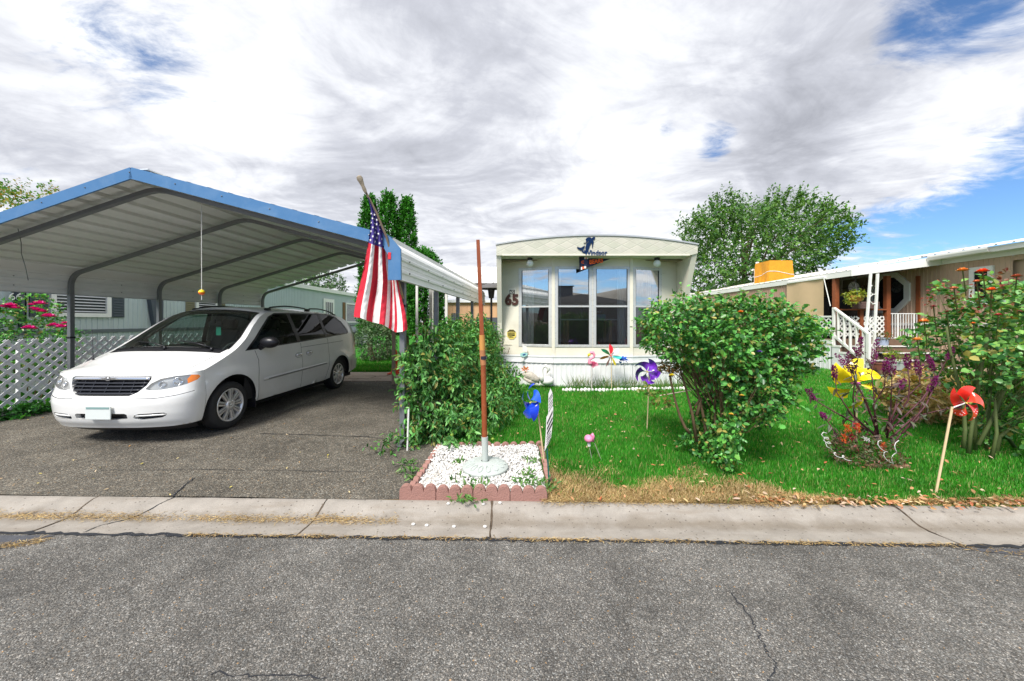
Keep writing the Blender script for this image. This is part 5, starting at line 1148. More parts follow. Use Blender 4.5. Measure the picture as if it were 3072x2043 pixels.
# porch: deck, skirt, stairs
porch = thing('porch', 'white skirted porch with brown stairs in front of the tan home', 'porch', (10.6, 11, GZ))
for i in range(24):
    y = 10.32 + i * .15; MB().box((XP + .0, y, DK - .04), (XW - .08, y + .143, DK)).build('deck_board', M_STEP, porch)
ribwall(XP, 10.34, 14.0, GZ - .04, DK - .12, porch, M_SKIRT, .16, 'skirt_panel', .9, .006)
MB().box((XP - .02, 10.30, DK - .14), (XP + .0, 14.0, DK - .03)).build('skirt_cap', M_TRIM, porch)
nst = 5; rr, tt_ = (DK - GZ - .02) / nst, .235
for i in range(nst):
    y1_ = 10.32 - tt_ * i; y0_ = y1_ - tt_; z = DK - rr * (i + 1)
    if i < nst - 1 or True:
        MB().box((XP + .02, y0_ - .02, z - .03), (XW - .12, y1_ - .004, z)).build('tread', M_STEP, porch)
        MB().box((XP + .02, y0_ - .035, z - .034), (XW - .12, y0_ - .022, z + .004)).build('nosing', M_TRIM, porch)
    MB().box((XP + .02, y1_ - .004, z), (XW - .12, y1_ + .012, z + rr - .032)).build('riser', M_STEP, porch)
    b = MB(); b.box((XP, y0_, GZ - .04), (XP + .018, y1_, z - .01)); b.build('stringer_panel', M_SKIRT, porch); MB().box((XP - .012, y0_ - .03, z - .05), (XP + .02, y1_, z + .006)).build('stringer_cap', M_TRIM, porch)
yb_ = 10.32 - tt_ * nst
# stair handrail on the left
hr = thing('stair_railing', 'white wooden stair railing beside the porch steps', 'railing', (XP, 9.8, GZ))
MB().box((XP + .0, 10.26, DK - .2), (XP + .06, 10.32, DK + .92)).build('newel', M_TRIM, hr)
P0, P1 = Vector((XP + .03, 10.28, DK + .90)), Vector((XP + .03, 9.30, DK + .90 - .98 * .72 / 1.0)); Q0, Q1 = Vector((XP + .03, 10.28, DK + .10)), Vector((XP + .03, 9.30, GZ + .26))
MB().bar(P0, P1, .075, .045).build('hand_rail', M_TRIM, hr); MB().bar(Q0, Q1, .05, .06).build('lower_rail', M_TRIM, hr)
for i in range(5):
    f = (i + .7) / 5.4; MB().bar(Q0.lerp(Q1, f), P0.lerp(P1, f), .06, .03, up=(0, 1, 0)).build('baluster', M_TRIM, hr)
MB().box((XP - .02, 9.24, GZ - .02), (XP + .05, 9.31, DK + .2)).build('newel', M_TRIM, hr)
# white ornamental steel posts
wp = thing('scroll_post', 'pair of white steel posts with scrollwork at the foot of the stairs', 'post', (XP + .13, 9.4, GZ))
def pxx(px, d): return (px - CX) * d / F
for pxb, pxt in ((2588, 2612), (2617, 2633)):
    MB().bar((pxx(pxb, 9.4), 9.4, GZ - .02), (pxx(pxt, 9.4), 9.4, 2.80), .045, .045, up=(0, 1, 0)).build('post', M_TRIM, wp)
def scroll(c, h):
    b = MB(); pts = []
    for t in np.linspace(0, 1, 40):
        a = t * 2 * math.pi * 1.0; pts.append(c + Vector((.075 * math.sin(2 * a), 0, h * (t - .5) + .05 * math.cos(2 * a))))
    b.tube(pts, .011, 5); b.build('scroll', M_TRIM, wp)
for py, h in ((890, .50), (978, .35), (1070, .55)): scroll(PX(2617, py, 9.4), h)
# redwood posts and rails
DPX = 10.36
for px, nm in ((2508, 0), (2662, 1), (2760, 2)):
    b = MB(); x = pxx(px, DPX); b.box((x - .06, DPX - .04, DK), (x + .06, DPX + .06, 2.86)); b.build('redwood_post', M_POST, porch)
b = MB(); x = pxx(2586, DPX); b.box((x - .05, DPX, DK), (x + .05, DPX + .08, 1.86)); b.build('redwood_post', M_POST, porch)
MB().box((pxx(2514, DPX), DPX - .06, 1.86), (pxx(2655, DPX), DPX + .12, 1.895)).build('ledge', M_POST, porch)
# lattice on porch front and left side
la = thing('porch_lattice', 'white diamond lattice panel beside the gate on the porch', 'lattice', (pxx(2580, DPX), DPX, DK))
lx0, lx1, lx2, lx3 = pxx(2516, DPX), pxx(2580, DPX), pxx(2592, DPX), pxx(2656, DPX)
lattice(la, Vector((0, DPX + .03, 0)), Vector((1, 0, 0)), lx0, lx1, DK + .06, DK + .66, .155, .04, M_TRIM); lattice(la, Vector((0, DPX + .03, 0)), Vector((1, 0, 0)), lx2, lx3, DK + .06, DK + .66, .155, .04, M_TRIM)
lb = thing('side_lattice', 'white lattice panel on the left side of the porch under the shade', 'lattice', (XP, 11, DK))
lattice(lb, Vector((XP + .03, 0, 0)), Vector((0, 1, 0)), 10.36, 12.6, DK + .06, DK + .62, .155, .04, M_TRIM)
MB().box((XP + .01, 10.36, DK + .63), (XP + .05, 12.6, DK + .68)).build('cap_rail', M_TRIM, lb)
# baby gate
gt = thing('safety_gate', 'white barred safety gate at the top of the porch stairs', 'gate', (pxx(2710, DPX), DPX, DK))
g0, g1 = pxx(2669, DPX), pxx(2750, DPX); M_GATE = mat('gate_white', (0.80, 0.80, 0.79), 0.4)
for z in (DK + .03, DK + .74): MB().bar((g0, DPX, z), (g1, DPX, z), .022, .025).build('rail', M_GATE, gt)
for i in range(11):
    x = g0 + (g1 - g0) * i / 10; MB().bar((x, DPX, DK + .0), (x, DPX, DK + .74), .014 if i not in (3, 9) else .045, .018, up=(0, 1, 0)).build('bar', M_GATE, gt)
# roller shade
sh0, sh1 = 10.62, 12.05; b = MB(); b.grid(lambda u, v: (XP + .02 + .012 * math.sin(9 * u), sh0 + (sh1 - sh0) * u, 2.83 - (2.83 - 1.55) * v), 24, 6)
sh = thing('roller_shade', 'beige sun shade hanging from the porch roof edge', 'shade', (XP, 11.3, 1.5)); b.build('cloth', mat('shade_cloth', (0.60, 0.43, 0.26), 0.9, var=.07, scale=5), sh, smooth='all')
MB().bar((XP + .02, sh0 - .05, 2.84), (XP + .02, sh1, 2.84), .06, .05).build('roller', M_TRIM, sh); MB().tube([(XP + .0, sh0 - .03, 2.82), (XP - .02, 10.35, 1.98)], .012, 6).build('pull_cord', M_TRIM, sh)
ribwall(XP + .1, 12.1, 22, GZ, 2.80, tan, mat('rose_siding', (0.42, 0.27, 0.20), 0.75, var=.06), .10)
# hanging basket
hb = PX(2566, 895, 9.95); hk = thing('hanging_basket', 'wicker hanging basket with trailing yellow green plant at porch edge', 'hanging basket', hb)
MB().lathe([(.05, -.11), (.13, -.08), (.185, .02), (.20, .07), (.18, .07), (.165, .02), (.11, -.06)], 20, Matrix.Translation(hb)).build('basket', mat('wicker', (0.50, 0.24, 0.06), 0.8, var=.4, scale=40, bump=.8, bscale=60), hk)
b = MB(); tp = hb + Vector((0, 0, .42))
for k in range(3): a = 2 * math.pi * k / 3; b.tube([hb + Vector((.19 * math.cos(a), .19 * math.sin(a), .06)), tp], .006, 5)
b.tube([tp, Vector((tp.x, tp.y, 2.85))], .006, 5); b.build('hanger', mat('hanger_dark', (0.05, 0.05, 0.05), 0.6), hk)
rb = np.random.default_rng(3); P, O = in_blobs([((hb.x, hb.y, hb.z + .10), (.22, .2, .09)), ((hb.x - .17, hb.y - .06, hb.z - .02), (.09, .1, .16))], 160, rb)
stuff(twigs('plant', P, O, leafmat('chartreuse', [(0.30, 0.34, 0.03), (0.20, 0.30, 0.04), (0.45, 0.40, 0.05), (0.10, 0.2, 0.05)]), rb, 6, .08, .05, .03, parent=hk))
# flower box, grill, clock, small ornaments on the porch
fb = thing('flower_box', 'brown slatted planter box on the porch ledge', 'planter', PX(2595, 922, DPX)); c = PX(2598, 922, DPX - .08)
MB().box((c.x - .32, c.y - .10, 1.90), (c.x + .28, c.y + .10, 2.10)).build('box', mat('box_brown', (0.14, 0.085, 0.075), 0.7, var=.3, scale=20), fb)
for k in range(4): MB().box((c.x - .325, c.y - .106, 1.915 + .045 * k), (c.x + .285, c.y - .100, 1.950 + .045 * k)).build('slat', mat('box_brown', (.14, .085, .075)), fb)
P, O = in_blobs([((c.x - .3, c.y, 2.12), (.12, .08, .09))], 40, rb); stuff(twigs('plant', P, O, leafmat('dark_leaf', [(0.02, 0.05, 0.02), (0.04, 0.1, 0.03)]), rb, 6, .07, .05, .025, parent=fb))
gr_ = thing('barbecue_grill', 'black covered barbecue grill behind the porch lattice', 'grill', (pxx(2520, 11.0), 11.0, DK)); c = Vector((pxx(2522, 11.0), 11.0, DK))
MB().grid(lambda u, v: c + Vector((-.55 + 1.15 * u, -.3 + .02 * math.sin(12 * u), .02 + (1.25 - .45 * max(0, u - .45) / .55) * v)), 16, 6).build('cover_front', mat('grill_cover', (0.012, 0.012, 0.013), 0.6), gr_, solid=.01)
MB().prism([(-.55, .02), (.6, .02), (.6, .80), (.1, 1.25), (-.55, 1.27)], .5, Matrix.Translation((c.x, c.y + .27, DK)) @ FACE).build('cover', mat('grill_cover', (.012, .012, .013)), gr_)
ck = thing('wall_clock', 'round clock half hidden above the hanging basket', 'clock', (XW - .1, 12.2, 2.5)); cc = PX(2560, 862, 11.6); cM = Matrix.Translation(cc) @ Matrix.Rotation(R(90), 4, 'X')
MB().lathe([(.20, 0), (.22, .02), (.20, .035), (.185, .02)], 24, cM).build('bezel', mat('clock_black', (0.03, 0.03, 0.035), 0.5), ck); MB().lathe([(1e-6, .015), (.19, .015)], 24, cM).build('face', mat('clock_face', (0.6, 0.62, 0.66), 0.5), ck)
for k in range(6): a = 2 * math.pi * k / 6; MB().bar(cc + Vector((.03 * math.cos(a), -.022, .03 * math.sin(a))), cc + Vector((.18 * math.cos(a), -.022, .18 * math.sin(a))), .014, .004, up=(0, 1, 0)).build('spoke', mat('clock_black', (.03, .03, .035)), ck)
MB().bar(cc + Vector((0, .02, 0)), Vector((cc.x, 12.0, cc.z)), .02, .02).build('bracket', mat('clock_black', (.03, .03, .035)), ck)
# metal wall ornament
om = PX(2596, 860, 11.5); orn = thing('metal_ornament', 'dark metal flower ornament beside the clock on the porch wall', 'ornament', om); b = MB()
for k in range(7): a = 2 * math.pi * k / 7; b.tube([om, om + Vector((.10 * math.cos(a), -.02, .07 * math.sin(a) + .03)), om + Vector((.17 * math.cos(a + .4), 0, .12 * math.sin(a + .4)))], [.012, .016, .004], 5)
b.tube([om, om + Vector((.03, 0, .30))], .01, 5); b.tube([om, Vector((om.x, om.y + .5, om.z))], .008, 4); b.build('petals', mat('rust_metal', (0.10, 0.06, 0.035), 0.6, 0.4), orn)
# planters on the steps
def pot(name, label, px, py, d, z, r0, r1, h, col, plant, seed, leafc, ph=.12):
    c = Vector((pxx(px, d), d, z)); t = thing(name, label, 'planter', c); MB().lathe([(r0, 0), (r1, h), (r1 + .015, h), (r1 + .015, h + .02), (r1 - .01, h + .02), (r0 * .9, .02)], 20, Matrix.Translation(c)).build('pot', mat('pot_' + name, col, 0.6), t, smooth=True)
    r = np.random.default_rng(seed); P, O = in_blobs([((c.x, c.y, c.z + h + ph * .5), (r1 * 1.25, r1 * 1.1, ph))], plant, r); stuff(twigs('plant', P, O, leafmat('lf_' + name, leafc), r, 6, .09, .05, .02, parent=t)); return t
zst = [DK - rr * (i + 1) for i in range(nst)]; dst = [10.32 - tt_ * (i + .5) for i in range(nst)]
pot('blue_pot', 'pale blue pot with small orange flowers at the top of the stairs', 2646, 1010, dst[0], zst[0], .13, .15, .20, (0.36, 0.42, 0.55), 70, 41, [(0.10, 0.15, 0.03), (0.25, 0.13, 0.04), (0.06, 0.12, 0.03)], .1)
pot('black_pot', 'black pot with a yellow rim tray on the stairs', 2664, 1060, dst[2], zst[2], .15, .17, .15, (0.02, 0.02, 0.025), 60, 42, [(0.08, 0.25, 0.03), (0.05, 0.16, 0.02)], .12)
o = bpy.data.objects.new('tmp', None); c = Vector((pxx(2668, dst[2] - .19), dst[2] - .19, zst[2] + .17)); bpy.data.objects.remove(o)
tag(MB().bar(c + Vector((-.16, 0, 0)), c + Vector((.16, 0, 0)), .05, .03).build('tray', mat('tray_yellow', (0.6, 0.55, 0.05), 0.5), bpy.data.objects['black_pot']), 'yellow tray edge')
pot('grey_pot', 'grey pot with a bushy green plant at the foot of the stairs', 2690, 1110, dst[4] - .1, GZ + .17, .14, .19, .20, (0.45, 0.45, 0.44), 110, 43, [(0.16, 0.26, 0.03), (0.10, 0.2, 0.03), (0.3, 0.3, 0.05)], .16)
pot('clay_pot', 'brown clay pot beside the white scroll post', 2632, 1112, dst[4] - .1, GZ + .17, .12, .15, .15, (0.18, 0.06, 0.04), 30, 44, [(0.10, 0.05, 0.04), (0.08, 0.12, 0.04)], .08)
# roof things: covered cooler and vent pipe
def roofz(x): return float(np.interp(x, [9.36, 11.62, 14.2], [2.955, 3.34, 3.82]))
dC = 14.6; xc0, xc1 = pxx(2308, dC - .4), pxx(2379, dC - .4); zc = roofz((xc0 + xc1) / 2) ; ztp = EYE + (CY - 787) * dC / F
cl = thing('cooler', 'roof cooler wrapped in a yellow tarp on the tan home', 'cooler', ((xc0 + xc1) / 2, dC, zc))
def tarp(u, v):
    a = 2 * math.pi * u; cx_, cy_ = math.cos(a), math.sin(a); k = max(abs(cx_), abs(cy_)); e = 1 + .05 * math.sin(14 * a) * (1 - v) + .03 * math.sin(5 * a + 3 * v); f = (1.0 + .04 * (1 - v)) * e
    return ((xc0 + xc1) / 2 + (xc1 - xc0) / 2 * cx_ / k * f, dC + .4 * cy_ / k * f, zc - .12 + (ztp - zc + .12) * v)
M_TARP = mat('yellow_tarp', (0.62, 0.27, 0.012), 0.55, var=.2, scale=7, bump=.5, bscale=12)
MB().grid(tarp, 48, 8).build('tarp_side', M_TARP, cl, smooth=True); MB().box((xc0 + .02, dC - .385, ztp - .01), (xc1 - .02, dC + .385, ztp + .015)).build('tarp_top', M_TARP, cl)
MB().tube([tuple(Vector(tarp(u, .45 + .1 * math.sin(u * 12))) * 1.0 + Vector((0, -.012, 0)) if False else Vector(tarp(u, .45 + .08 * math.sin(u * 12))) + Vector((0, -.012, 0))) for u in np.linspace(0, 1, 49)], .012, 5).build('rope', M_CORD, cl)
dV = 15.2; vp = thing('vent_pipe', 'white vent pipe standing on the roof of the tan home', 'vent pipe', (pxx(2271, dV), dV, roofz(pxx(2271, dV)))); x = pxx(2272, dV); z0_ = roofz(x)
MB().tube([(x, dV, z0_ - .05), (x, dV, EYE + (CY - 786) * dV / F)], .065, 10).build('pipe', M_TRIM, vp); MB().tube([(x, dV, z0_ + .05), (x, dV, z0_ + .2)], .09, 10).build('flashing', M_GALV, vp)
xe = pxx(2262, dV); MB().tube([(xe, dV - .05, z0_ - .03), (xe, dV - .05, z0_ + .52), (xe - .03, dV - .05, z0_ + .60), (xe - .10, dV - .05, z0_ + .60), (xe - .12, dV - .05, z0_ + .54)], .03, 8).build('elbow_pipe', M_TRIM, vp)

# ================================================================== GREY HOME ON THE LEFT
M_GREY = mat('grey_green_siding', (0.47, 0.53, 0.53), 0.65, var=0.05, scale=3, dirt=(0.36, 0.38, 0.36), damt=.25)
M_DGREY = mat('dark_grey_panel', (0.075, 0.085, 0.105), 0.6, var=.1)
M_SHUT = mat('dark_shutter', (0.07, 0.085, 0.10), 0.6)
XL = -10.7
gh = thing('grey_home', 'long pale grey home with white windows behind the carport', 'mobile home', (XL - 2, 14, 0))
def yl(px): return XL * F / (px - CX)
def rwall(y0, y1, z0, z1, m=M_GREY, pitch=.12, X=XL, nm='wall_panel', parent=gh): ribwall(X, y0, y1, z0, z1, parent, m, pitch, nm, 1.2, .012, 1)
MB().box((XL - 4.2, 5, 0), (XL - .1, 26.5, 3.2)).build('body_core', M_GREY, gh)
rwall(4.6, 26.5, 1.33, 3.25); rwall(4.6, 26.5, .0, .70, M_SKIRT, .2, XL + .02, 'skirt_panel'); rwall(4.6, 26.5, .70, 1.24)
MB().box((XL - .02, 4.6, 1.24), (XL + .035, 26.5, 1.33)).build('belt_rail', mat('belt_grey', (0.12, 0.14, 0.15), 0.6), gh)
MB().box((XL - .05, 4.6, 3.22), (XL + .12, 26.6, 3.42)).build('eave', M_TRIM, gh); MB().prism([(XL - 4.4, 3.40), (XL + .10, 3.40), (XL - 2.1, 3.80)], 22.1, Matrix(((1, 0, 0, 0), (0, 0, 1, 4.55), (0, 1, 0, 0), (0, 0, 0, 1)))).build('roof', M_ROOFW, gh)
def lwin(p0, p1, z0, z1, sh_l, sh_r, shm, nm='window'):
    a, b_ = yl(p0), yl(p1); a, b_ = min(a, b_), max(a, b_); f = .10; b = MB()
    for lo, hi in (((a, z0), (a + f, z1)), ((b_ - f, z0), (b_, z1)), ((a + f, z0), (b_ - f, z0 + f)), ((a + f, z1 - f), (b_ - f, z1))): b.box((XL + .012, lo[0], lo[1]), (XL + .07, hi[0], hi[1]))
    wn_ = b.build(nm, M_TRIM, gh); MB().box((XL + .014, a + f, z0 + f), (XL + .024, b_ - f, z1 - f)).build('pane', mat('grey_pane', (0.05, 0.055, 0.06), 0.15), wn_)
    k = int((z1 - z0 - 2 * f) / .075)
    for i in range(k): z = z0 + f + .075 * (i + .5); MB().bar((XL + .036, a + f, z), (XL + .036, b_ - f, z), .035, .006, up=(.75, 0, .65)).build('blind_slat', mat('blind', (0.55, 0.56, 0.56), 0.6), wn_)
    for side, on in ((a, sh_l), (b_, sh_r)):
        if not on: continue
        y0_, y1_ = (side - .34, side - .03) if side == a else (side + .03, side + .34)
        s_ = MB().box((XL + .012, y0_, z0), (XL + .04, y1_, z1)).build('shutter', shm, gh)
        for i in range(int((z1 - z0) / .07)): MB().bar((XL + .046, y0_ + .04, z0 + .05 + .07 * i), (XL + .046, y1_ - .04, z0 + .05 + .07 * i), .03, .006, up=(.7, 0, .7)).build('louvre', shm, s_)
lwin(145, 327, 1.64, 2.85, True, True, M_SHUT)
lwin(583, 650, 1.75, 2.85, True, True, mat('olive_shutter', (0.20, 0.18, 0.11), 0.7))
lwin(1035, 1078, 1.45, 2.75, True, False, mat('brown_shutter', (0.22, 0.12, 0.05), 0.7))
# tapered dark buttress panels
for p0, p1 in ((2, 58), (420, 478)):
    a, b_ = yl(p0), yl(p1); Mx = Matrix(((0, 0, 1, XL + .02), (1, 0, 0, 0), (0, 1, 0, 0), (0, 0, 0, 1)))
    MB().prism([(a, 3.2), (b_, 3.2), (b_ - .02, 1.35), (a + .30, 1.35)], .12, Mx).build('buttress', M_DGREY, gh)
c = Vector((XL + .146, yl(26), 2.05)); text('digits', '66', .22, Matrix.Translation(c) @ Matrix(((0, 0, 1, 0), (1, 0, 0, 0), (0, 1, 0, 0), (0, 0, 0, 1))), M_TRIM, gh, .004, .002)
# back door with barred window
da, db = yl(968), yl(1000); MB().box((XL + .02, da, .75), (XL + .06, db, 2.85)).build('door', M_TRIM, gh); dn = MB().box((XL + .062, da + .2, 1.9), (XL + .07, db - .2, 2.65)).build('door_window', mat('grey_pane', (.05, .055, .06)), gh)
for i in range(5): MB().box((XL + .07, da + .2 + (db - da - .4) * i / 4 - .02, 1.9), (XL + .085, da + .2 + (db - da - .4) * i / 4 + .02, 2.65)).build('bar', M_TRIM, dn)
MB().box((XL + .0, yl(1030), .75), (XL + 1.2, yl(1085), .85)).build('back_deck', M_DGREY, gh)
for px in (1032, 1060, 1083): MB().bar((XL + 1.15, yl(px), 0), (XL + 1.15, yl(px), 1.5), .06, .06, up=(0, 1, 0)).build('deck_post', M_DGREY, gh)
MB().bar((XL + 1.15, yl(1030), 1.5), (XL + 1.15, yl(1085), 1.5), .06, .05).build('deck_rail', M_DGREY, gh)
# little flag stuck in the ground by the fence
mf = PX(489, 975, 9.0); sf = thing('stick_flag', 'small striped stick flag between the lattice and the grey home', 'flag', (mf.x, mf.y, 0)); MB().tube([(mf.x - .02, mf.y, 0), (mf.x + .03, mf.y, 1.62)], .006, 5).build('stick', M_BLK, sf)
MB().grid(lambda u, v: (mf.x + .02 - .16 * u - .02 * v, mf.y + .03 * math.sin(5 * u), 1.60 - .12 * u - .26 * v), 8, 6).build('cloth', mat('stick_flag_blue', (0.03, 0.035, 0.12), 0.8, var=.6, scale=40), sf)

# ================================================================== PATIO BETWEEN THE CARPORT AND THE HOME
pc_ = thing('patio_cover', 'white metal patio roof on the left side of the cream home', 'patio cover', (-1.4, 12, 0)); 
n = 5; ax0, ax1 = -2.6, -.35
def pcz(y): return 2.70 + (y - 10.8) * .33
for i in range(n):
    x0_, x1_ = ax0 + .45 * i, ax0 + .45 * (i + 1) - .006
    pr = [(x0_, 0), (x0_ + .2, 0), (x0_ + .21, .03), (x0_ + .23, .03), (x0_ + .24, 0), (x1_, 0)]
    k = len(pr); MB().add([(x, y, pcz(y) + h) for y in (10.8, 13.6) for x, h in pr], [(q, q + 1, k + q + 1, k + q) for q in range(k - 1)]).build('roof_panel', M_ROOFW, pc_)
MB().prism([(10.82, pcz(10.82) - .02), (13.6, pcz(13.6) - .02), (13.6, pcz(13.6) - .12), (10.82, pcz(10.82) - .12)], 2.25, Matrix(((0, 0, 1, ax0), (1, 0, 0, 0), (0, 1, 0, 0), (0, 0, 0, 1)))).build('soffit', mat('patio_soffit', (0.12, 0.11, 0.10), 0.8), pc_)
for y in (10.9, 13.5): MB().bar((ax0 + .1, y, 0), (ax0 + .1, y, pcz(y) - .1), .09, .09, up=(0, 1, 0)).build('post', M_TRIM, pc_)
for px, d in ((1251, 11.6), (1297, 12.2)): MB().bar((pxx(px, d), d, 0), (pxx(px, d), d, 2.75), .07, .07, up=(0, 1, 0)).build('post', M_TRIM, pc_)
# peach shed wall at the back of the patio
sd_ = thing('peach_shed', 'peach coloured shed at the back of the patio', 'shed', (-1.6, 19, 0))
for i in range(9): MB().box((-3.6 + .4 * i, 19.0, .1), (-3.6 + .4 * i + .39, 19.08, 2.55)).build('wall_board', mat('peach_board', (0.60, 0.36, 0.20), 0.75, var=.08), sd_)
MB().box((-3.62, 19.08, .1), (.0, 21, 2.5)).build('body', mat('peach_board', (.6, .36, .2)), sd_); MB().box((-3.7, 18.85, 2.55), (.1, 21.2, 2.68)).build('roof', M_ROOFW, sd_); MB().box((-1.9, 18.97, .3), (-.7, 19.0, 1.75)).build('dark_opening', M_DGREY, sd_)
# smoker, heater, fence
ds = 9.4; sx = pxx(1352, ds); sm = thing('smoker', 'black smoker with a steel canister behind the tomato vines', 'smoker', (sx, ds, 0)); zt_ = EYE - (950 - CY) * ds / F
MB().lathe([(.18, .35), (.24, .5), (.25, .95), (.22, 1.25), (.14, 1.42), (.06, 1.46)], 18, Matrix.Translation((sx - .02, ds, 0))).build('barrel', mat('smoker_black', (0.015, 0.015, 0.016), 0.45), sm, smooth=True)
for a in (0, 2.1, 4.2): MB().bar((sx + .2 * math.cos(a), ds + .2 * math.sin(a), 0), (sx + .16 * math.cos(a), ds + .16 * math.sin(a), .5), .03, .03, up=(0, 1, 0)).build('leg', MATS['smoker_black'], sm)
MB().tube([(sx + .09, ds, 1.38), (sx + .09, ds, 1.75)], .075, 14).build('canister', mat('canister_steel', (0.42, 0.43, 0.42), 0.4, .6), sm, smooth=True); MB().tube([(sx - .16, ds, 1.40), (sx - .16, ds, 1.62)], .03, 8).build('stack', MATS['smoker_black'], sm)
dh_ = 9.9; hx = pxx(1474, dh_); ph_ = thing('patio_heater', 'dark patio heater with a dome top beside the home', 'patio heater', (hx, dh_, 0))
MB().lathe([(.40, 2.44), (.34, 2.50), (.12, 2.58), (1e-6, 2.59)], 24, Matrix.Translation((hx, dh_, 0))).build('reflector', mat('heater_steel', (0.16, 0.155, 0.15), 0.45, .6), ph_, smooth=True); MB().lathe([(.07, 2.18), (.10, 2.42), (.07, 2.44)], 16, Matrix.Translation((hx, dh_, 0))).build('burner', MATS['smoker_black'], ph_); MB().tube([(hx, dh_, .4), (hx, dh_, 2.2)], .03, 10).build('pole', MATS['smoker_black'], ph_); MB().lathe([(.22, 0), (.22, .05), (.17, .1), (.16, .6), (.05, .68)], 20, Matrix.Translation((hx, dh_, 0))).build('base', MATS['smoker_black'], ph_, smooth=True)
wf_ = thing('wood_fence', 'dark brown wooden picket fence beside the cream home', 'fence', (-.5, 9.2, .1))
for i in range(8):
    x = -.66 + .0 * i; y = 8.6 + .14 * i; MB().box((-.62 + .012 * (i % 2), y, .05), (-.59 + .012 * (i % 2), y + .12, 1.50 + .06 * math.sin(i * 2.3))).build('picket', mat('fence_brown', (0.055, 0.03, 0.02), 0.8, var=.3, scale=12), wf_)
for i in range(5): MB().box((-.58 + .075 * i, 8.58, .05), (-.52 + .075 * i, 8.61, 1.35 + .09 * math.sin(i * 1.9))).build('picket', MATS['fence_brown'], wf_)
# traffic cone
cn = GP(1187, 1122); ct = thing('traffic_cone', 'orange traffic cone on the pavers behind the vines', 'cone', cn); MB().box((cn.x - .19, cn.y - .19, .012), (cn.x + .19, cn.y + .19, .045)).build('base', mat('cone_orange', (0.80, 0.07, 0.02), 0.45), ct, bevel=.01); MB().lathe([(.15, .04), (.13, .08), (.03, .70), (.02, .71)], 20, Matrix.Translation((cn.x, cn.y, 0))).build('cone', MATS['cone_orange'], ct, smooth=True)
br_ = PX(1180, 1010, 8.6); tag(MB().box((br_.x - .04, br_.y, 0), (br_.x + .04, br_.y + .05, 1.45)).build('tan_stake', mat('stake_wood', (0.42, 0.31, 0.2), 0.8, var=.2)), 'tan wooden stake standing behind the flag', 'stake')

# ================================================================== ACROSS THE STREET (seen only as reflections)
ac = thing('street_home', 'grey clapboard home across the street, mirrored in the bay windows', 'mobile home', (3.5, -13, 0))
for i in range(12): MB().box((1.0, -11.02, .5 + .2 * i), (9.5, -11.0 + .0, .5 + .2 * i + .185)).build('clapboard', mat('clap_grey', (0.30, 0.31, 0.33), 0.7, var=.08), ac)
MB().box((1.0, -20, .0), (9.5, -11.05, 2.9)).build('body', MATS['clap_grey'], ac); MB().prism([(.8, 2.9), (9.7, 2.9), (5.2, 3.6)], 9.3, Matrix(((1, 0, 0, 0), (0, 0, 1, -20.2), (0, 1, 0, 0), (0, 0, 0, 1)))).build('roof', mat('clap_roof', (0.16, 0.16, 0.17), 0.8), ac)
sw = thing('street_cooler', 'dark boxy cooler on the roof across the street, mirrored in the bay', 'cooler', (4.2, -13, 3.5)); MB().box((3.6, -13.6, 3.3), (4.8, -12.4, 4.3)).build('body', M_DGREY, sw); MB().box((3.5, -13.7, 4.3), (4.9, -12.3, 4.36)).build('lid', M_DGREY, sw)

# ================================================================== FLAG ON THE CARPORT POST
def r3(x, y): return 1040 + .3188 * x, 520 + .3188 * y
fl = thing('flag', 'American flag hanging from an angled staff on the carport post', 'flag', PX(1218, 890, 4.3))
def fd_(y): return float(np.interp(y, [60, 1130], [3.92, 4.28]))
staff = [(135, 75), (165, 150), (205, 225), (285, 380), (375, 600), (440, 830), (512, 1140)]
MB().tube([PX(*r3(x, y), fd_(y)) for x, y in staff], [.012, .014, .013, .013, .013, .013, .013], 8).build('staff', mat('weathered_staff', (0.20, 0.15, 0.10), 0.8, var=.3, scale=20), fl)
c = PX(*r3(130, 65), fd_(60)); dirv_ = (PX(*r3(130, 65), 3.92) - PX(*r3(175, 170), 3.95)).normalized()
MB().lathe([(.014, -.14), (.022, -.10), (.018, -.07), (.026, -.02), (.034, .015), (.028, .04), (.012, .05), (1e-6, .052)], 14, Matrix.Translation(c) @ dirv_.to_track_quat('Z', 'Y').to_matrix().to_4x4()).build('finial', mat('finial_wood', (0.30, 0.25, 0.18), 0.6, var=.3, scale=30), fl, smooth=True)
b = MB()
for dx in (-14, 0, 10): b.tube([PX(*r3(480 + dx, 1000), 4.30), PX(*r3(525 + dx, 1180), 4.33)], .006, 5)
b.build('bracket_sticks', mat('stick_tan', (0.42, 0.30, 0.13), 0.8), fl)
Lc = [(196, 222), (222, 330), (230, 400), (216, 560), (203, 652), (165, 870), (112, 1150), (68, 1352)]; Rc = [(212, 226), (282, 372), (330, 490), (372, 600), (400, 720), (430, 860), (482, 1020), (515, 1200), (572, 1472)]
Bt = [(68, 1352), (130, 1360), (190, 1385), (245, 1402), (332, 1420), (392, 1455), (462, 1497), (525, 1490), (572, 1470)]
def cat(pts, key, v): return float(np.interp(v, [p[1 - key] for p in pts], [p[key] for p in pts]))
UT, UB = 652, None
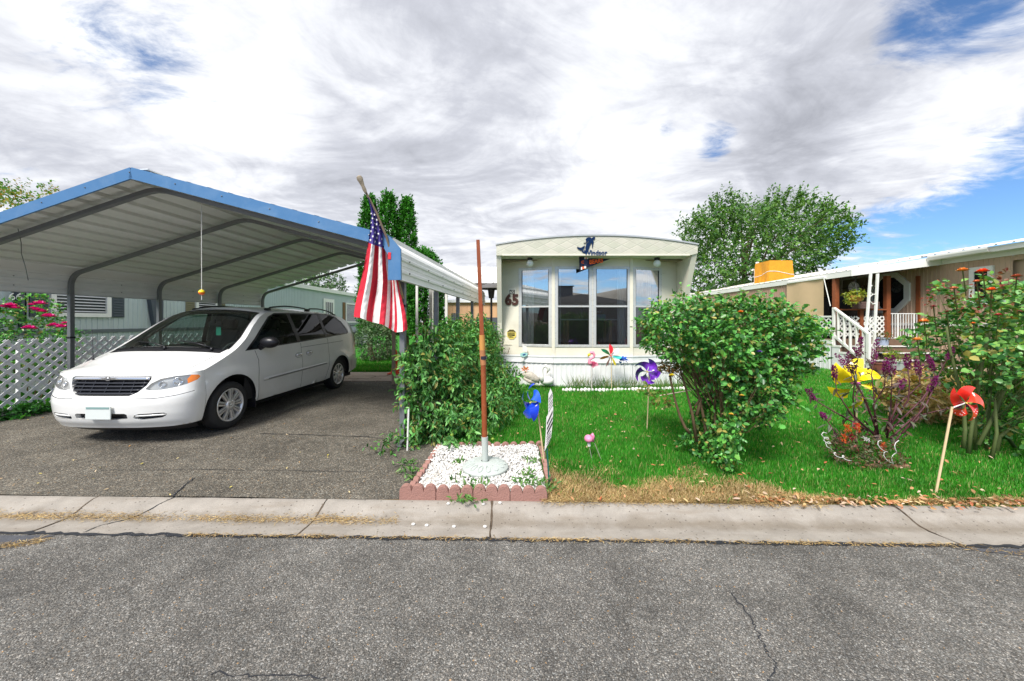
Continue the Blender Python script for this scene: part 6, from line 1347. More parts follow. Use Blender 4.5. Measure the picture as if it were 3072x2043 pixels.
def cloth(u, v, top):
    """u across, v down in the given section: union (top) or striped part"""
    if top: y = 224 + (652 + 66 * u - 224) * v
    else: yt = 652 + 66 * u; xb = 68 + 504 * u; yb_ = float(np.interp(xb, [p[0] for p in Bt], [p[1] for p in Bt])); y = yt + (yb_ - yt) * v
    yl_ = min(max(y, 222), 1352); yr_ = min(max(y, 226), 1472)
    xl = cat(Lc, 0, yl_) if False else float(np.interp(yl_, [p[1] for p in Lc], [p[0] for p in Lc])); xr = float(np.interp(yr_, [p[1] for p in Rc], [p[0] for p in Rc]))
    x = xl + (xr - xl) * u
    if not top and v > .0:                       # hem follows the traced bottom edge
        xb = 68 + 504 * u; x = x * (1 - v ** 4) + xb * v ** 4
    k = (y - 224) / 1200; dep = fd_(y) - .02 + (.012 + .05 * k) * math.sin(u * 16 + 2.5 * k) + .05 * u * u + .006 * math.sin(u * 47 + y * .02) + .003 * math.sin(y * .09 + u * 30)
    return PX(*r3(x, y), dep)
tf = [0, .17, .34, .54, .68, .82, .89, .925, .95, .97, .985, 1]; bf = [0, .12, .23, .345, .47, .575, .645, .70, .745, .80, .91, 1]
M_FR = mat('flag_red', (0.60, 0.022, 0.045), 0.75, var=.10, scale=30, bump=.3, bscale=90); M_FW = mat('flag_white', (0.80, 0.79, 0.76), 0.8, var=.05, scale=30, bump=.3, bscale=90); M_FB = mat('flag_union', (0.085, 0.06, 0.30), 0.75, var=.25, scale=14, bump=.3, bscale=90)
cl_ = MB().grid(lambda u, v: cloth(u, v, True), 28, 30).build('union', M_FB, fl, smooth='all')
for i in range(11):
    def fn(u, v, i=i):
        t0 = tf[i] + (bf[i] - tf[i]) * v; t1 = tf[i + 1] + (bf[i + 1] - tf[i + 1]) * v; return cloth(t0 + (t1 - t0) * u, v, False)
    MB().grid(fn, 6, 44).build('stripe', M_FR if i % 2 == 0 else M_FW, fl, smooth='all')
rs = random.Random(4); si = 0
for row in range(7):
    v = .36 + row * .095
    for col_ in range(4):
        u = .12 + .24 * col_ + (.12 if row % 2 else 0)
        if u > .95: continue
        p = cloth(u, v, True); px_ = cloth(min(u + .02, 1), v, True); tx = (px_ - p); wdt = min(1.0, max(.45, (v - .1)))
        a0 = rs.uniform(-.4, .4); b = MB(); pts = [(r_ * math.cos(a0 + math.pi / 2 + math.pi * k / 5) * .8, r_ * math.sin(a0 + math.pi / 2 + math.pi * k / 5)) for k in range(10) for r_ in [(.017 if k % 2 == 0 else .007) * (.7 + .4 * v)]]
        b.prism(pts, .002, Matrix.Translation(p + Vector((0, -.009, 0))) @ FACE); b.build('star', M_FW, cl_)
for k in range(6): 
    p0 = PX(*r3(372 + 10 * k, 640 + 30 * k), 4.16); p1 = PX(*r3(382 + 10 * k, 668 + 30 * k), 4.17); MB().tube([p0, p1], [.030 - .002 * k, .032 - .002 * k], 10).build('rolled_fold', M_FR if k % 2 else M_FW, fl, smooth=True)

# ================================================================== POLE IN ITS WEIGHTED BASE, ROCK BED
pb = GP(1456, 1416); pb.z = .035
st = thing('umbrella_base', 'pale grey weighted umbrella base standing on the white stones', 'umbrella base', pb)
M_BASE = mat('base_grey', (0.44, 0.48, 0.45), 0.55, var=.05, scale=8, dirt=(0.36, 0.36, 0.32), damt=.2)
T = Matrix.Translation(pb)
MB().lathe([(.225, 0), (.232, .012), (.232, .028), (.22, .04), (.16, .062), (.09, .078), (.042, .084), (.040, .07)], 48, T).build('disc', M_BASE, st, smooth=True)
for k in range(14):
    a = 2 * math.pi * k / 14; b = MB(); rr_ = lambda r_, da: pb + Vector((r_ * math.cos(a + da), r_ * math.sin(a + da), float(np.interp(r_, [.04, .09, .16, .22], [.086, .080, .064, .042])) + .001))
    b.tube([rr_(.205, -.0), rr_(.19, .10), rr_(.15, .13), rr_(.115, .02)], .006, 5); b.tube([rr_(.205, 0), rr_(.19, -.10), rr_(.15, -.13), rr_(.115, -.02)], .006, 5); b.build('relief_scroll', M_BASE, st, smooth=True)
tt0 = PX(1454, 1310, pb.y); MB().tube([(pb.x, pb.y, pb.z + .07), (tt0.x, pb.y, tt0.z)], .033, 20).build('sleeve', M_BASE, st, smooth=True)
pt_ = PX(1434, 720, 3.62); pm_ = PX(1448, 1010, 3.63)
po = thing('brown_pole', 'rust brown pole standing in the grey umbrella base', 'pole', tt0)
M_RUST = mat('brown_paint', (0.25, 0.060, 0.018), 0.45, var=.2, scale=9, dirt=(0.40, 0.16, 0.06), dscale=14, damt=.5); base3 = Vector((tt0.x, pb.y, tt0.z - .05))
pA = PX(1447, 1005, 3.63); MB().tube([base3, Vector((PX(1450, 1095, 3.63)))], .027, 18).build('lower_tube', M_RUST, po, smooth=True); MB().tube([PX(1450, 1095, 3.63), PX(1447, 1050, 3.63)], .030, 18).build('joint_sleeve', mat('joint_steel', (0.40, 0.17, 0.07), 0.5, var=.5, scale=25), po, smooth=True)
MB().tube([PX(1447, 1050, 3.63), PX(1446, 1005, 3.63)], .029, 18).build('tape', mat('tan_tape', (0.50, 0.24, 0.06), 0.6, var=.2), po, smooth=True); MB().tube([PX(1446, 1005, 3.63), pt_], [.029, .024], 4).build('upper_tube', M_RUST, po)
MB().tube([PX(1450.5, 1078, 3.63), PX(1450, 1068, 3.63)], .034, 14).build('clamp', mat('clamp_black', (0.02, 0.02, 0.035), 0.5), po, smooth=True); kb = PX(1461, 1074, 3.62); MB().tube([PX(1450, 1073, 3.62), kb], .010, 8).build('clamp_knob', MATS['clamp_black'], po)
# bed floor
struct(MB().box((BED[0] + .06, 3.10, -.03), (BED[1] - .02, 4.30, .012)).build('bed_floor', mat('bed_soil', (0.45, 0.42, 0.38), 0.95, var=.3, scale=20)))
# scalloped edging blocks: three lobes each
M_SCAL = mat('red_edging', (0.33, 0.175, 0.145), 0.9, var=.12, scale=20, bump=.5, bscale=80, dirt=(0.24, 0.13, 0.11), damt=.4, isl=.0)
ed = thing('scalloped_edging', 'dusty red scalloped edging blocks around the bed of white stones', 'edging', (-.3, 3.06, 0))
def scal_block(w_, h, t_, lobes=3):
    pl = [(0, -.05)]; pl.append((w_, -.05)); lw_ = w_ / lobes
    top = []
    for i in range(lobes):
        for k in range(9): a = math.pi - math.pi * k / 8; top.append(((i + .5) * lw_ + lw_ / 2 * math.cos(a), h - .058 + .058 * math.sin(a)))
    b = MB(); b.prism(pl + top[::-1], t_); return b
def put_block(p, ang, w_=.305, h=.115, lobes=3, tilt=0, nm='edging_block'):
    b = scal_block(w_, h, .05, lobes); M = Matrix.Translation(p) @ Matrix.Rotation(ang, 4, 'Z') @ Matrix.Rotation(tilt, 4, 'X') @ FACE
    b.v = [tuple(M @ Vector(v)) for v in b.v]; b.build(nm, M_SCAL, ed, bevel=.004)
fx0 = pxx(1198, 3.05); fx1 = pxx(1643, 3.03)
for i in range(4): put_block((fx0 + i * (fx1 - fx0) / 4 + .001, SY(fx0 + .3 * i, 3.075), .0), R(-1.3), (fx1 - fx0) / 4 - .004, .118 - .006 * (i % 2), 3, R(2 * (i % 2) - 1))
for i in range(4): put_block((fx0 + .03 + .012 * i, 3.10 + .31 * i, -.040 - .006 * i), R(88), .30, .105, 3, R(4 - 3 * i))
for i in range(4): put_block((-.86 + .315 * i, 4.33 + .02 * (i % 2), -.035), R(-2 + 2 * i), .30, .10, 3, R(5))
for i in range(3): put_block((.335, 3.35 + .31 * i, -.055), R(92), .30, .10, 3, R(-5))
# white stones
rp = np.random.default_rng(8); n = 5200; X = rp.uniform(BED[0] + .08, BED[1] - .03, n); Y = rp.uniform(3.12, 4.32, n); a, b_, c_ = (rp.uniform(.010, .021, n), rp.uniform(.008, .015, n), rp.uniform(.006, .012, n))
ico = bmesh.new(); bmesh.ops.create_icosphere(ico, subdivisions=1, radius=1.0); ico.verts.ensure_lookup_table(); bv = np.array([v.co[:] for v in ico.verts]); bf_ = np.array([[v.index for v in f.verts] for f in ico.faces]); ico.free()
th = rp.uniform(0, 2 * np.pi, n); ph = rp.normal(scale=.5, size=n); jig = 1 + rp.normal(scale=.16, size=(n, len(bv), 1)); Vv = bv[None] * jig * np.stack([a, b_, c_], 1)[:, None, :]
xr_ = Vv[..., 0] * np.cos(ph)[:, None] + Vv[..., 2] * np.sin(ph)[:, None]; zr_ = -Vv[..., 0] * np.sin(ph)[:, None] + Vv[..., 2] * np.cos(ph)[:, None]
xx = xr_ * np.cos(th)[:, None] - Vv[..., 1] * np.sin(th)[:, None]; yy = xr_ * np.sin(th)[:, None] + Vv[..., 1] * np.cos(th)[:, None]
Zb = .012 + .022 * rp.random(n) + .012 * np.sin(X * 6) * np.sin(Y * 5); V = np.stack([xx + X[:, None], yy + Y[:, None], zr_ + Zb[:, None]], 2).reshape(-1, 3)
stuff(npmesh('white_stones', V, (np.arange(n)[:, None, None] * len(bv) + bf_[None]).reshape(-1, 3), mat('marble_chip', (0.62, 0.605, 0.58), 0.75, var=.05, isl=.26)), 'bed of white marble chips round the umbrella base', 'stones')
for i, (px, py) in enumerate(((1500, 1511), (1345, 1512), (1450, 1513), (1240, 1552), (1280, 1556), (1362, 1560), (1455, 1560))):
    d = 1.53 * F / (py - CY); x = pxx(px, d); b = MB(); b.ball((x, d, gut_z(x, d) + .008), (.016, .012, .010), 7, 5); tag(b.build('stray_stone', mat('marble_chip', (.78, .765, .74))), 'stray white stone on the gutter concrete, ' + {0: 'just right of the slab joint by the edging', 1: 'leftmost of those close to the edging', 2: 'just left of the slab joint by the edging', 3: 'leftmost of those lying low in the pan', 4: 'second from left of those low in the pan', 5: 'third from left of those low in the pan', 6: 'rightmost of those low in the pan'}[i], 'stone', 'white stones stray on the gutter')
# weeds between stones and blocks
def weeds(name, spots, label, seed, h=.07, cols=((0.05, 0.16, 0.03), (0.10, 0.24, 0.05), (0.16, 0.28, 0.08)), per=26):
    r = np.random.default_rng(seed); P = []
    for (x, y, z, s) in spots: P.append(np.array([x, y, z]) + r.normal(scale=(s, s, .006), size=(per, 3)))
    P = np.concatenate(P); n = len(P); D = nrm(r.normal(size=(n, 3)) + np.array([0, 0, .9])); N = nrm(r.normal(size=(n, 3)) + np.array([0, -.4, .7]))
    return stuff(leaves(name, P, D, N, h * r.uniform(.4, 1.1, n), h * .28, leafmat('weed_' + name, list(cols)), curl=.3), label, 'weeds')
wsp = [(*GP(px, py).xy, .03, s) for px, py, s in ((1395, 1450, .07), (1440, 1465, .05), (1420, 1475, .04), (1570, 1450, .05), (1600, 1470, .06), (1585, 1430, .05), (1230, 1420, .04), (1215, 1400, .05), (1240, 1440, .04), (1375, 1395, .02), (1600, 1390, .05), (1390, 1500, .05), (1415, 1510, .04), (1620, 1460, .05), (1655, 1470, .06))]
weeds('bed_weeds', wsp, 'small green weeds growing among the white stones', 51)

# ================================================================== GARDEN ORNAMENTS
M_STICK = mat('dowel', (0.62, 0.48, 0.28), 0.7, var=.15, scale=20)
def pinwheel(name, label, c, axis, rad, cols, base, top, n=6, curl=.45, wid=.8, sr=.006, stickmat=None, dots=None, hubc=(0.75, 0.62, 0.15), a0=.3, asp=1.0, foil=True):
    t = thing(name, label, 'pinwheel', base); ax = Vector(axis).normalized(); e1 = ax.cross(Vector((0, 0, 1))).normalized(); e2 = e1.cross(ax)
    for k in range(n):
        a = a0 + 2 * math.pi * k / n
        def fn(u, v, a=a):
            w_ = wid * (math.pi / n) * (1.5 - .5 * u) * math.sin(math.pi * min(1, .18 + u * .82)) ** .6; ang = a + (v - .35) * 2 * w_; r_ = rad * (.06 + .94 * u) * (1 - .10 * abs(v - .5))
            if foil:
                w_ = wid * (math.pi / n) * (.35 + 1.0 * u); ang = a + (v - .35) * 2 * w_; r_ = rad * (.05 + .95 * u) * (1 - .40 * (1 - v) ** 1.5 * u)
            lift = curl * rad * (math.sin(math.pi * u) * v ** 1.4 - .25 * u * (1 - v)); return Vector(c) + (e1 * math.cos(ang) + e2 * math.sin(ang) * asp) * r_ + ax * lift
        cc = cols[k % len(cols)]; vn = MB().grid(fn, 8, 7).build('vane', mat('foil_%.2f_%.2f_%.2f' % cc, cc, 0.22, var=.08, coat=.4), t, smooth='all')
        if dots and (math.sin(a) < -.3 or name[0] == 'p'):
            for du, dv in dots: p = fn(du, dv); b = MB(); b.ball(p, rad * .035, 8, 5); b.build('dot', mat('foil_dot_' + name, dots_col[name], 0.4), vn)
    b = MB(); b.tube([Vector(c) + ax * rad * .18, Vector(c) - ax * rad * .12], rad * .06, 8); b.build('hub', mat('hub_%.1f_%.1f' % hubc[:2], hubc, 0.4), t)
    MB().tube([Vector(base) - Vector((0, 0, .03)), Vector(top)], sr, 8).build('stick', stickmat or M_STICK, t); MB().tube([Vector(top) - Vector((0, 0, .01)), Vector(c)], sr * .6, 6).build('pin', mat('pin_white', (0.8, 0.8, 0.78), 0.4), t); return t
dots_col = {'purple_pinwheel': (0.10, 0.015, 0.30), 'red_pinwheel': (0.85, 0.75, 0.75), 'blue_pinwheel': (0.02, 0.05, 0.5)}
# red
bR = GP(2806, 1478); tR = PX(2857, 1220, bR.y + .02); cR = PX(2898, 1208, bR.y - .02)
pinwheel('red_pinwheel', 'red foil pinwheel with white dots on a leaning stick by the kerb', cR, (-.6, -.8, .05), .105, [(0.75, 0.03, 0.02), (0.80, 0.06, 0.03)], bR, tR, 5, .55, .85, .009, dots=[(.72, .25), (.8, .55), (.62, .42), (.9, .75), (.85, .4), (.55, .7)], a0=1.2, asp=1.55)
# blue
bB = GP(1634, 1388); tB = PX(1610, 1203, bB.y); cB = PX(1594, 1207, bB.y - .06)
pinwheel('blue_pinwheel', 'shiny blue foil pinwheel on a stick beside the white stone bed', cB, (-.65, -.75, .1), .125, [(0.01, 0.05, 0.62), (0.02, 0.10, 0.75)], bB, tB, 5, .6, .85, .008, a0=.9, asp=1.65)
# purple
bP = GP(1941, 1287); tP = PX(1948, 1115, bP.y); cP = PX(1942, 1115, bP.y - .05)
pinwheel('purple_pinwheel', 'purple dotted pinwheel on a stick in the lawn left of the rose bush', cP, (.15, .95, .1), .185, [(0.20, 0.03, 0.58), (0.25, 0.05, 0.66)], bP, tP, 5, .5, .95, .008, dots=[(.5, .3), (.75, .5), (.6, .7), (.85, .25)], a0=.5)
# yellow
bY = GP(2570, 1345); cY = PX(2565, 1150, bY.y - .03); pinwheel('yellow_pinwheel', 'large yellow pinwheel behind the purple plant', cY, (-.1, -1, .1), .31, [(0.85, 0.66, 0.01), (0.9, 0.74, 0.02)], bY, PX(2570, 1150, bY.y), 6, .3, .72, .008, a0=.25, hubc=(0.7, 0.1, 0.5))
# rainbow by the home
yH = 7.35; bRn = Vector((pxx(1835, yH), yH, float(gz(2, yH)))); cRn = PX(1832, 1067, yH - .05)
t = pinwheel('rainbow_pinwheel', 'multicoloured rainbow pinwheel in front of the white skirting', cRn, (.05, -1, 0), .25, [(0.75, 0.03, 0.05), (0.55, 0.56, 0.62), (0.05, 0.5, 0.45), (0.80, 0.62, 0.02), (0.75, 0.25, 0.30), (0.85, 0.30, 0.02), (0.02, 0.42, 0.22)], bRn, PX(1834, 1067, yH), 7, .25, .45, .008, foil=False, a0=1.5, hubc=(0.8, 0.1, 0.1))
cF = PX(1871, 1083, yH); bF = Vector((pxx(1878, yH), yH, float(gz(2, yH)))); pinwheel('blue_flower_stake', 'small blue flower spinner beside the rainbow pinwheel', cF, (.1, -1, .1), .11, [(0.02, 0.09, 0.45), (0.03, 0.14, 0.55)], bF, PX(1871, 1086, yH + .02), 8, .5, .7, .005, mat('green_wire', (0.10, 0.14, 0.10), 0.6), hubc=(0.05, 0.1, 0.4))
# glass flamingo on a stake
fdp = 7.30; fg = thing('flamingo_stake', 'pink flat flamingo ornament on a stake before the skirting', 'flamingo', (pxx(1773, fdp), fdp, float(gz(1.6, fdp)))); M_PINK = mat('flamingo_pink', (0.78, 0.28, 0.38), 0.4); M_HOT = mat('flamingo_rose', (0.62, 0.06, 0.16), 0.4)
def rq(x, y): return 1500 + x * 500 / 2358, 860 + y * 500 / 2358
MB().tube([PX(*rq(x, y), fdp) for x, y in ((1262, 960), (1285, 935), (1315, 935), (1335, 965), (1325, 1000), (1290, 1015), (1265, 1035), (1262, 1070), (1285, 1095))], [.018, .034, .036, .026, .026, .026, .030, .038, .05], 8).build('neck', M_PINK, fg, smooth='all')
MB().tube([PX(*rq(1275, 955), fdp - .01), PX(*rq(1252, 968), fdp - .01), PX(*rq(1246, 995), fdp - .01)], [.03, .026, .006], 8).build('beak', mat('beak_yellow', (0.75, 0.55, 0.03), 0.4), fg, smooth='all'); b = MB(); b.ball(PX(*rq(1300, 947), fdp - .035), .008, 8, 6); b.build('eye', M_BLK, fg)
MB().prism(plane_poly([(1258, 1070), (1275, 1050), (1330, 1060), (1370, 1070), (1395, 1110), (1350, 1125), (1315, 1150), (1280, 1120)], fdp, rq)[::-1], .012, Matrix.Translation((0, fdp, 0)) @ FACE).build('body', M_PINK, fg)
for k in range(7): a = 2 * math.pi * k / 7; cc = PX(*rq(1322, 1083), fdp - .022); MB().tube([cc, cc + Vector((.03 * math.cos(a + .35), 0, .03 * math.sin(a + .35))), cc + Vector((.062 * math.cos(a), 0, .062 * math.sin(a))), cc + Vector((.03 * math.cos(a - .35), 0, .03 * math.sin(a - .35))), cc], .005, 5).build('petal_wire', M_HOT, fg)
MB().tube([PX(*rq(1300, 1140), fdp), (pxx(1775, fdp), fdp, float(gz(1.6, fdp)) - .03)], .008, 6).build('stake', mat('stake_white', (0.6, 0.55, 0.52), 0.6), fg)
# little plastic flamingo
fp = GP(1785, 1377); c = PX(1766, 1316, fp.y); sf_ = thing('plastic_flamingo', 'small pink plastic flamingo on wire legs in the middle of the lawn', 'flamingo', fp); b = MB(); b.ball(c, (.048, .06, .042), 14, 10); b.build('body', mat('plastic_pink', (0.80, 0.25, 0.42), 0.4), sf_, smooth='all')
MB().tube([c + Vector((.03, 0, .0)), PX(1777, 1322, fp.y), PX(1780, 1308, fp.y - .01), PX(1775, 1302, fp.y - .01)], [.022, .026, .016, .020], 8).build('neck', mat('plastic_pink', (.8, .25, .42)), sf_, smooth='all'); MB().tube([PX(1778, 1305, fp.y), PX(1786, 1318, fp.y)], [.010, .003], 6).build('beak', M_BLK, sf_)
MB().tube([c + Vector((0, 0, -.03)), PX(1768, 1338, fp.y)], .018, 8).build('leg_socket', mat('socket_white', (0.7, 0.7, 0.68), 0.5), sf_)
for pts in (((1768, 1338), (1770, 1350), (1775, 1374)), ((1784, 1330), (1792, 1350), (1804, 1380))): MB().tube([PX(x, y, fp.y) for x, y in pts], .004, 5).build('leg', mat('leg_wire', (0.55, 0.5, 0.45), 0.4, .5), sf_)
# striped yard sign seen nearly edge on
sgp = GP(1648, 1452); ys = thing('yard_sign', 'slim black and white striped yard sign on a green stake', 'sign', sgp); dS = sgp.y
def r7(x, y): return 1500 + x * 400 / 1742, 1120 + y * 400 / 1742
opl = [(660, 195), (688, 262), (688, 432), (694, 440), (690, 560), (685, 650), (665, 840), (580, 1015), (598, 780), (606, 570), (630, 530), (632, 270)]; opl3 = plane_poly(opl, dS, r7)
MB().prism(opl3[::-1], .010, Matrix.Translation((0, dS, 0)) @ FACE).build('plate', mat('sign_white', (0.66, 0.64, 0.62), 0.5, var=.06), ys)
for y0, y1, th_ in ((330, 250, 10), (370, 280, 8), (410, 330, 8), (450, 365, 8), (495, 405, 8), (640, 480, 34), (710, 560, 30), (770, 620, 34), (830, 740, 8), (860, 775, 8), (890, 800, 8), (925, 830, 8), (955, 860, 8)):
    xa, xb = (636, 684) if y1 < 440 else ((612, 684) if y0 < 800 else (606, 664)); MB().prism(plane_poly([(xa, y0), (xb, y1), (xb, y1 + th_), (xa, y0 + th_)], dS, r7)[::-1], .003, Matrix.Translation((0, dS - .0105, 0)) @ FACE).build('stripe', mat('sign_black', (0.03, 0.03, 0.03), 0.5), ys)
MB().bar(PX(1641, 1345, dS + .008), sgp - Vector((0, 0, .04)), .014, .008, up=(0, 1, 0)).build('stake', mat('green_stake', (0.01, 0.10, 0.08), 0.5), ys)
# ornaments at the left corner of the home
sw_d = 7.55; swn = thing('swan_planter', 'white swan shaped planter against the skirting', 'swan planter', (pxx(1640, sw_d), sw_d, .12)); M_SWAN = mat('swan_white', (0.78, 0.76, 0.72), 0.6, dirt=(0.5, 0.46, 0.4), damt=.3)
MB().tube([PX(*rq(x, y), sw_d) for x, y in ((600, 1330), (590, 1260), (588, 1190), (605, 1140), (645, 1120), (680, 1140), (688, 1175), (672, 1205))], [.07, .05, .036, .032, .034, .040, .036, .012], 10).build('neck', M_SWAN, swn, smooth='all'); cS = PX(*rq(650, 1330), sw_d + .05); b = MB(); b.ball((cS.x + .02, cS.y, cS.z), (.15, .13, .10), 16, 10); b.build('body', M_SWAN, swn, smooth='all'); MB().tube([PX(*rq(678, 1195), sw_d - .02), PX(*rq(664, 1225), sw_d - .02)], [.018, .006], 6).build('beak', mat('beak_grey', (0.2, 0.18, 0.1), 0.5), swn)
dwd = 7.5; dw = thing('driftwood', 'bleached driftwood log lying against the white skirting', 'driftwood', (pxx(1595, dwd), dwd, .12)); MB().tube([PX(*rq(x, y), dwd) for x, y in ((305, 1255), (360, 1245), (430, 1270), (500, 1310), (548, 1330))], [.03, .08, .10, .08, .05], 10).build('log', mat('driftwood', (0.50, 0.45, 0.38), 0.85, var=.5, scale=14, bump=1.0, bscale=25), dw, smooth='all'); MB().tube([PX(*rq(545, 1290), dwd), PX(*rq(548, 1370), dwd)], .02, 6).build('branch', MATS['driftwood'], dw)
MB().tube([PX(*rq(330, 1290), dwd - .03), PX(*rq(420, 1340), dwd - .05), PX(*rq(500, 1365), dwd - .03)], [.03, .045, .025], 8).build('branch', MATS['driftwood'], dw, smooth='all')
cO = PX(*rq(355, 1185), dwd - .06); of = thing('orange_flower', 'orange paper flower resting on the driftwood', 'flower', cO)
for k in range(10): a = 2 * math.pi * k / 10; MB().grid(lambda u, v: cO + Vector(((.02 + .06 * u) * math.cos(a + (v - .5) * .6), -.02 * u + .0, .05 * u * (1 if k % 2 else .5) + (.02 + .05 * u) * math.sin(a + (v - .5) * .6) * .6)), 3, 3).build('petal', mat('petal_orange', (0.75, 0.20, 0.03), 0.7, var=.3, scale=30), of)
MB().tube([cO + Vector((0, 0, -.01)), cO + Vector((.02, 0, -.09))], .008, 5).build('stem', mat('stem_green', (0.08, 0.2, 0.04), 0.6), of)
bd_ = PX(*rq(350, 880), 7.86); bo = thing('bird_ornament', 'white bird shaped glass ornament hanging below the leftmost window', 'ornament', bd_); MB().prism(plane_poly([(322, 780), (332, 830), (375, 845), (385, 890), (380, 930), (330, 915), (315, 880)], 7.86, rq)[::-1], .012, Matrix.Translation((0, 7.88, 0)) @ FACE).build('wing', M_SWAN, bo); MB().prism(plane_poly([(285, 945), (330, 930), (390, 940), (385, 975), (340, 995), (290, 985)], 7.86, rq)[::-1], .012, Matrix.Translation((0, 7.87, 0)) @ FACE).build('dish', mat('aqua_glass', (0.35, 0.62, 0.58), 0.2), bo); MB().prism(plane_poly([(318, 958), (360, 945), (362, 962), (325, 975)], 7.86, rq)[::-1], .004, Matrix.Translation((0, 7.855, 0)) @ FACE).build('blue_mark', mat('blue_mark', (0.02, 0.08, 0.25), 0.3), bo); MB().tube([PX(*rq(345, 990), 7.87), PX(*rq(345, 1000), 7.93)], .008, 5).build('hook', M_SWAN, bo)
MB().prism(plane_poly([(280, 1010), (315, 1065), (345, 1012)], 7.86, rq)[::-1], .010, Matrix.Translation((0, 7.87, 0)) @ FACE).build('tail', M_SWAN, bo)
s0_, s1_ = PX(1529, 1043, 7.95), GP(1497, 1140); tag(MB().tube([s1_ - Vector((0, 0, .03)), s0_], [.009, .006], 6).build('leaning_stick', mat('stick_brown', (0.30, 0.13, 0.05), 0.7)), 'thin brown stick leaning on the left corner of the home', 'stick')
# white rope-like border below the skirting
bdr = thing('white_border', 'white scalloped border edging along the foot of the skirting', 'border', (pxx(1850, 7.3), 7.3, .1)); k = 0
for px in np.arange(1690, 2060, 11.0):
    yb2 = 7.32 + .10 * math.sin(px * .01); x = pxx(px, yb2); z = float(gz(x, yb2)) + .015; b = MB(); b.lathe([(.036, -.035), (.036, .012), (.028, .03), (1e-6, .036)], 8, Matrix.Translation((x, yb2, z + (.012 if px < 1790 else 0))) @ Matrix.Rotation(R(20 + 25 * math.sin(px * 7)), 4, 'Y') @ Matrix.Scale(.85 + .25 * math.sin(px * 3.3), 4)); b.build('border_piece', M_SWAN, bdr, smooth=True)
rr2 = np.random.default_rng(77); n = 700; X = rr2.uniform(pxx(1700, 7.5), pxx(2080, 7.5), n); Y = rr2.uniform(7.36, 7.66, n); D = nrm(np.stack([rr2.normal(scale=.35, size=n), rr2.normal(scale=.2, size=n), np.ones(n)], 1))
stuff(leaves('tall_grass', np.stack([X, Y, gz(X, Y) - .01], 1), D, rr2.normal(size=(n, 3)), rr2.uniform(.12, .34, n), .009, leafmat('tall_blade', [(0.05, 0.16, 0.03), (0.12, 0.2, 0.06), (0.25, 0.25, 0.12)]), cut=True), 'tall thin grass growing in the bed under the bay', 'grass')
# stakes among the vines
v0 = GP(1222, 1350); tag(MB().tube([v0 - Vector((0, 0, .03)), PX(1226, 1224, v0.y)], .011, 8).build('white_stake', mat('pvc', (0.75, 0.75, 0.72), 0.4)), 'thin white plastic stake in front of the tomato vines', 'stake')

# ================================================================== PLANTS
L_ROSE = leafmat('rose_leaf', [(0.025, 0.121, 0.022), (0.042, 0.192, 0.034), (0.073, 0.282, 0.048), (0.114, 0.403, 0.066), (0.187, 0.544, 0.094), (0.052, 0.221, 0.056), (0.169, 0.415, 0.062), (0.039, 0.159, 0.031), (0.065, 0.232, 0.037), (0.390, 0.342, 0.088)], .22, .38, .5)
L_VINE = leafmat('vine_leaf', [(0.032, 0.124, 0.027), (0.056, 0.214, 0.045), (0.096, 0.330, 0.068), (0.160, 0.446, 0.105), (0.256, 0.544, 0.165), (0.048, 0.165, 0.045), (0.13, 0.34, 0.05), (0.03, 0.13, 0.025), (0.05, 0.19, 0.03), (0.30, 0.28, 0.07)], .25, .45, .4)
L_ARB = leafmat('arborvitae_leaf', [(0.019, 0.099, 0.012), (0.040, 0.198, 0.018), (0.072, 0.314, 0.030), (0.032, 0.148, 0.015)], .2, .6, .2)
L_TREE = leafmat('tree_leaf', [(0.03, 0.10, 0.02), (0.06, 0.17, 0.03), (0.11, 0.25, 0.04), (0.16, 0.30, 0.05), (0.04, 0.13, 0.03), (0.09, 0.20, 0.04)], .25, .5, .3)
L_AUT = leafmat('turning_leaf', [(0.06, 0.20, 0.02), (0.04, 0.15, 0.02), (0.09, 0.24, 0.03), (0.35, 0.30, 0.04), (0.05, 0.17, 0.03), (0.45, 0.22, 0.04), (0.07, 0.2, 0.03)], .3)
L_SHRUB = leafmat('shrub_leaf', [(0.048, 0.099, 0.045), (0.096, 0.198, 0.075), (0.192, 0.281, 0.135), (0.032, 0.083, 0.030)], .2)
M_CANE = mat('rose_cane', (0.13, 0.085, 0.045), 0.8, var=.3, scale=14); M_GCANE = mat('green_cane', (0.10, 0.13, 0.04), 0.7, var=.3, scale=14); M_BARK = mat('bark', (0.12, 0.085, 0.06), 0.9, var=.35, scale=12, bump=.8, bscale=25)
def dpoly(pts, sx, sy, s): return [(sx + x * s, sy + y * s) for x, y in pts]
def flower(parent, c, r_, m, seed, name='rose_bloom'):
    rr_ = random.Random(seed); b = MB(); c = Vector(c)
    for ring, (k, rad, up_) in enumerate(((6, 1.0, .25), (5, .72, .55), (4, .42, .8))):
        for i in range(k):
            a = 2 * math.pi * i / k + ring * .5 + rr_.uniform(-.2, .2); e = Vector((math.cos(a), math.sin(a), 0)); t_ = Vector((-math.sin(a), math.cos(a), 0))
            b.grid(lambda u, v: c + e * r_ * rad * u + t_ * r_ * rad * .62 * (v - .5) * 2 * math.sin(math.pi * (.12 + .6 * u)) + Vector((0, 0, r_ * up_ * u * u * .9 - r_ * .1 * abs(v - .5))), 3, 3)
    return b.build(name, m, parent, smooth='all')
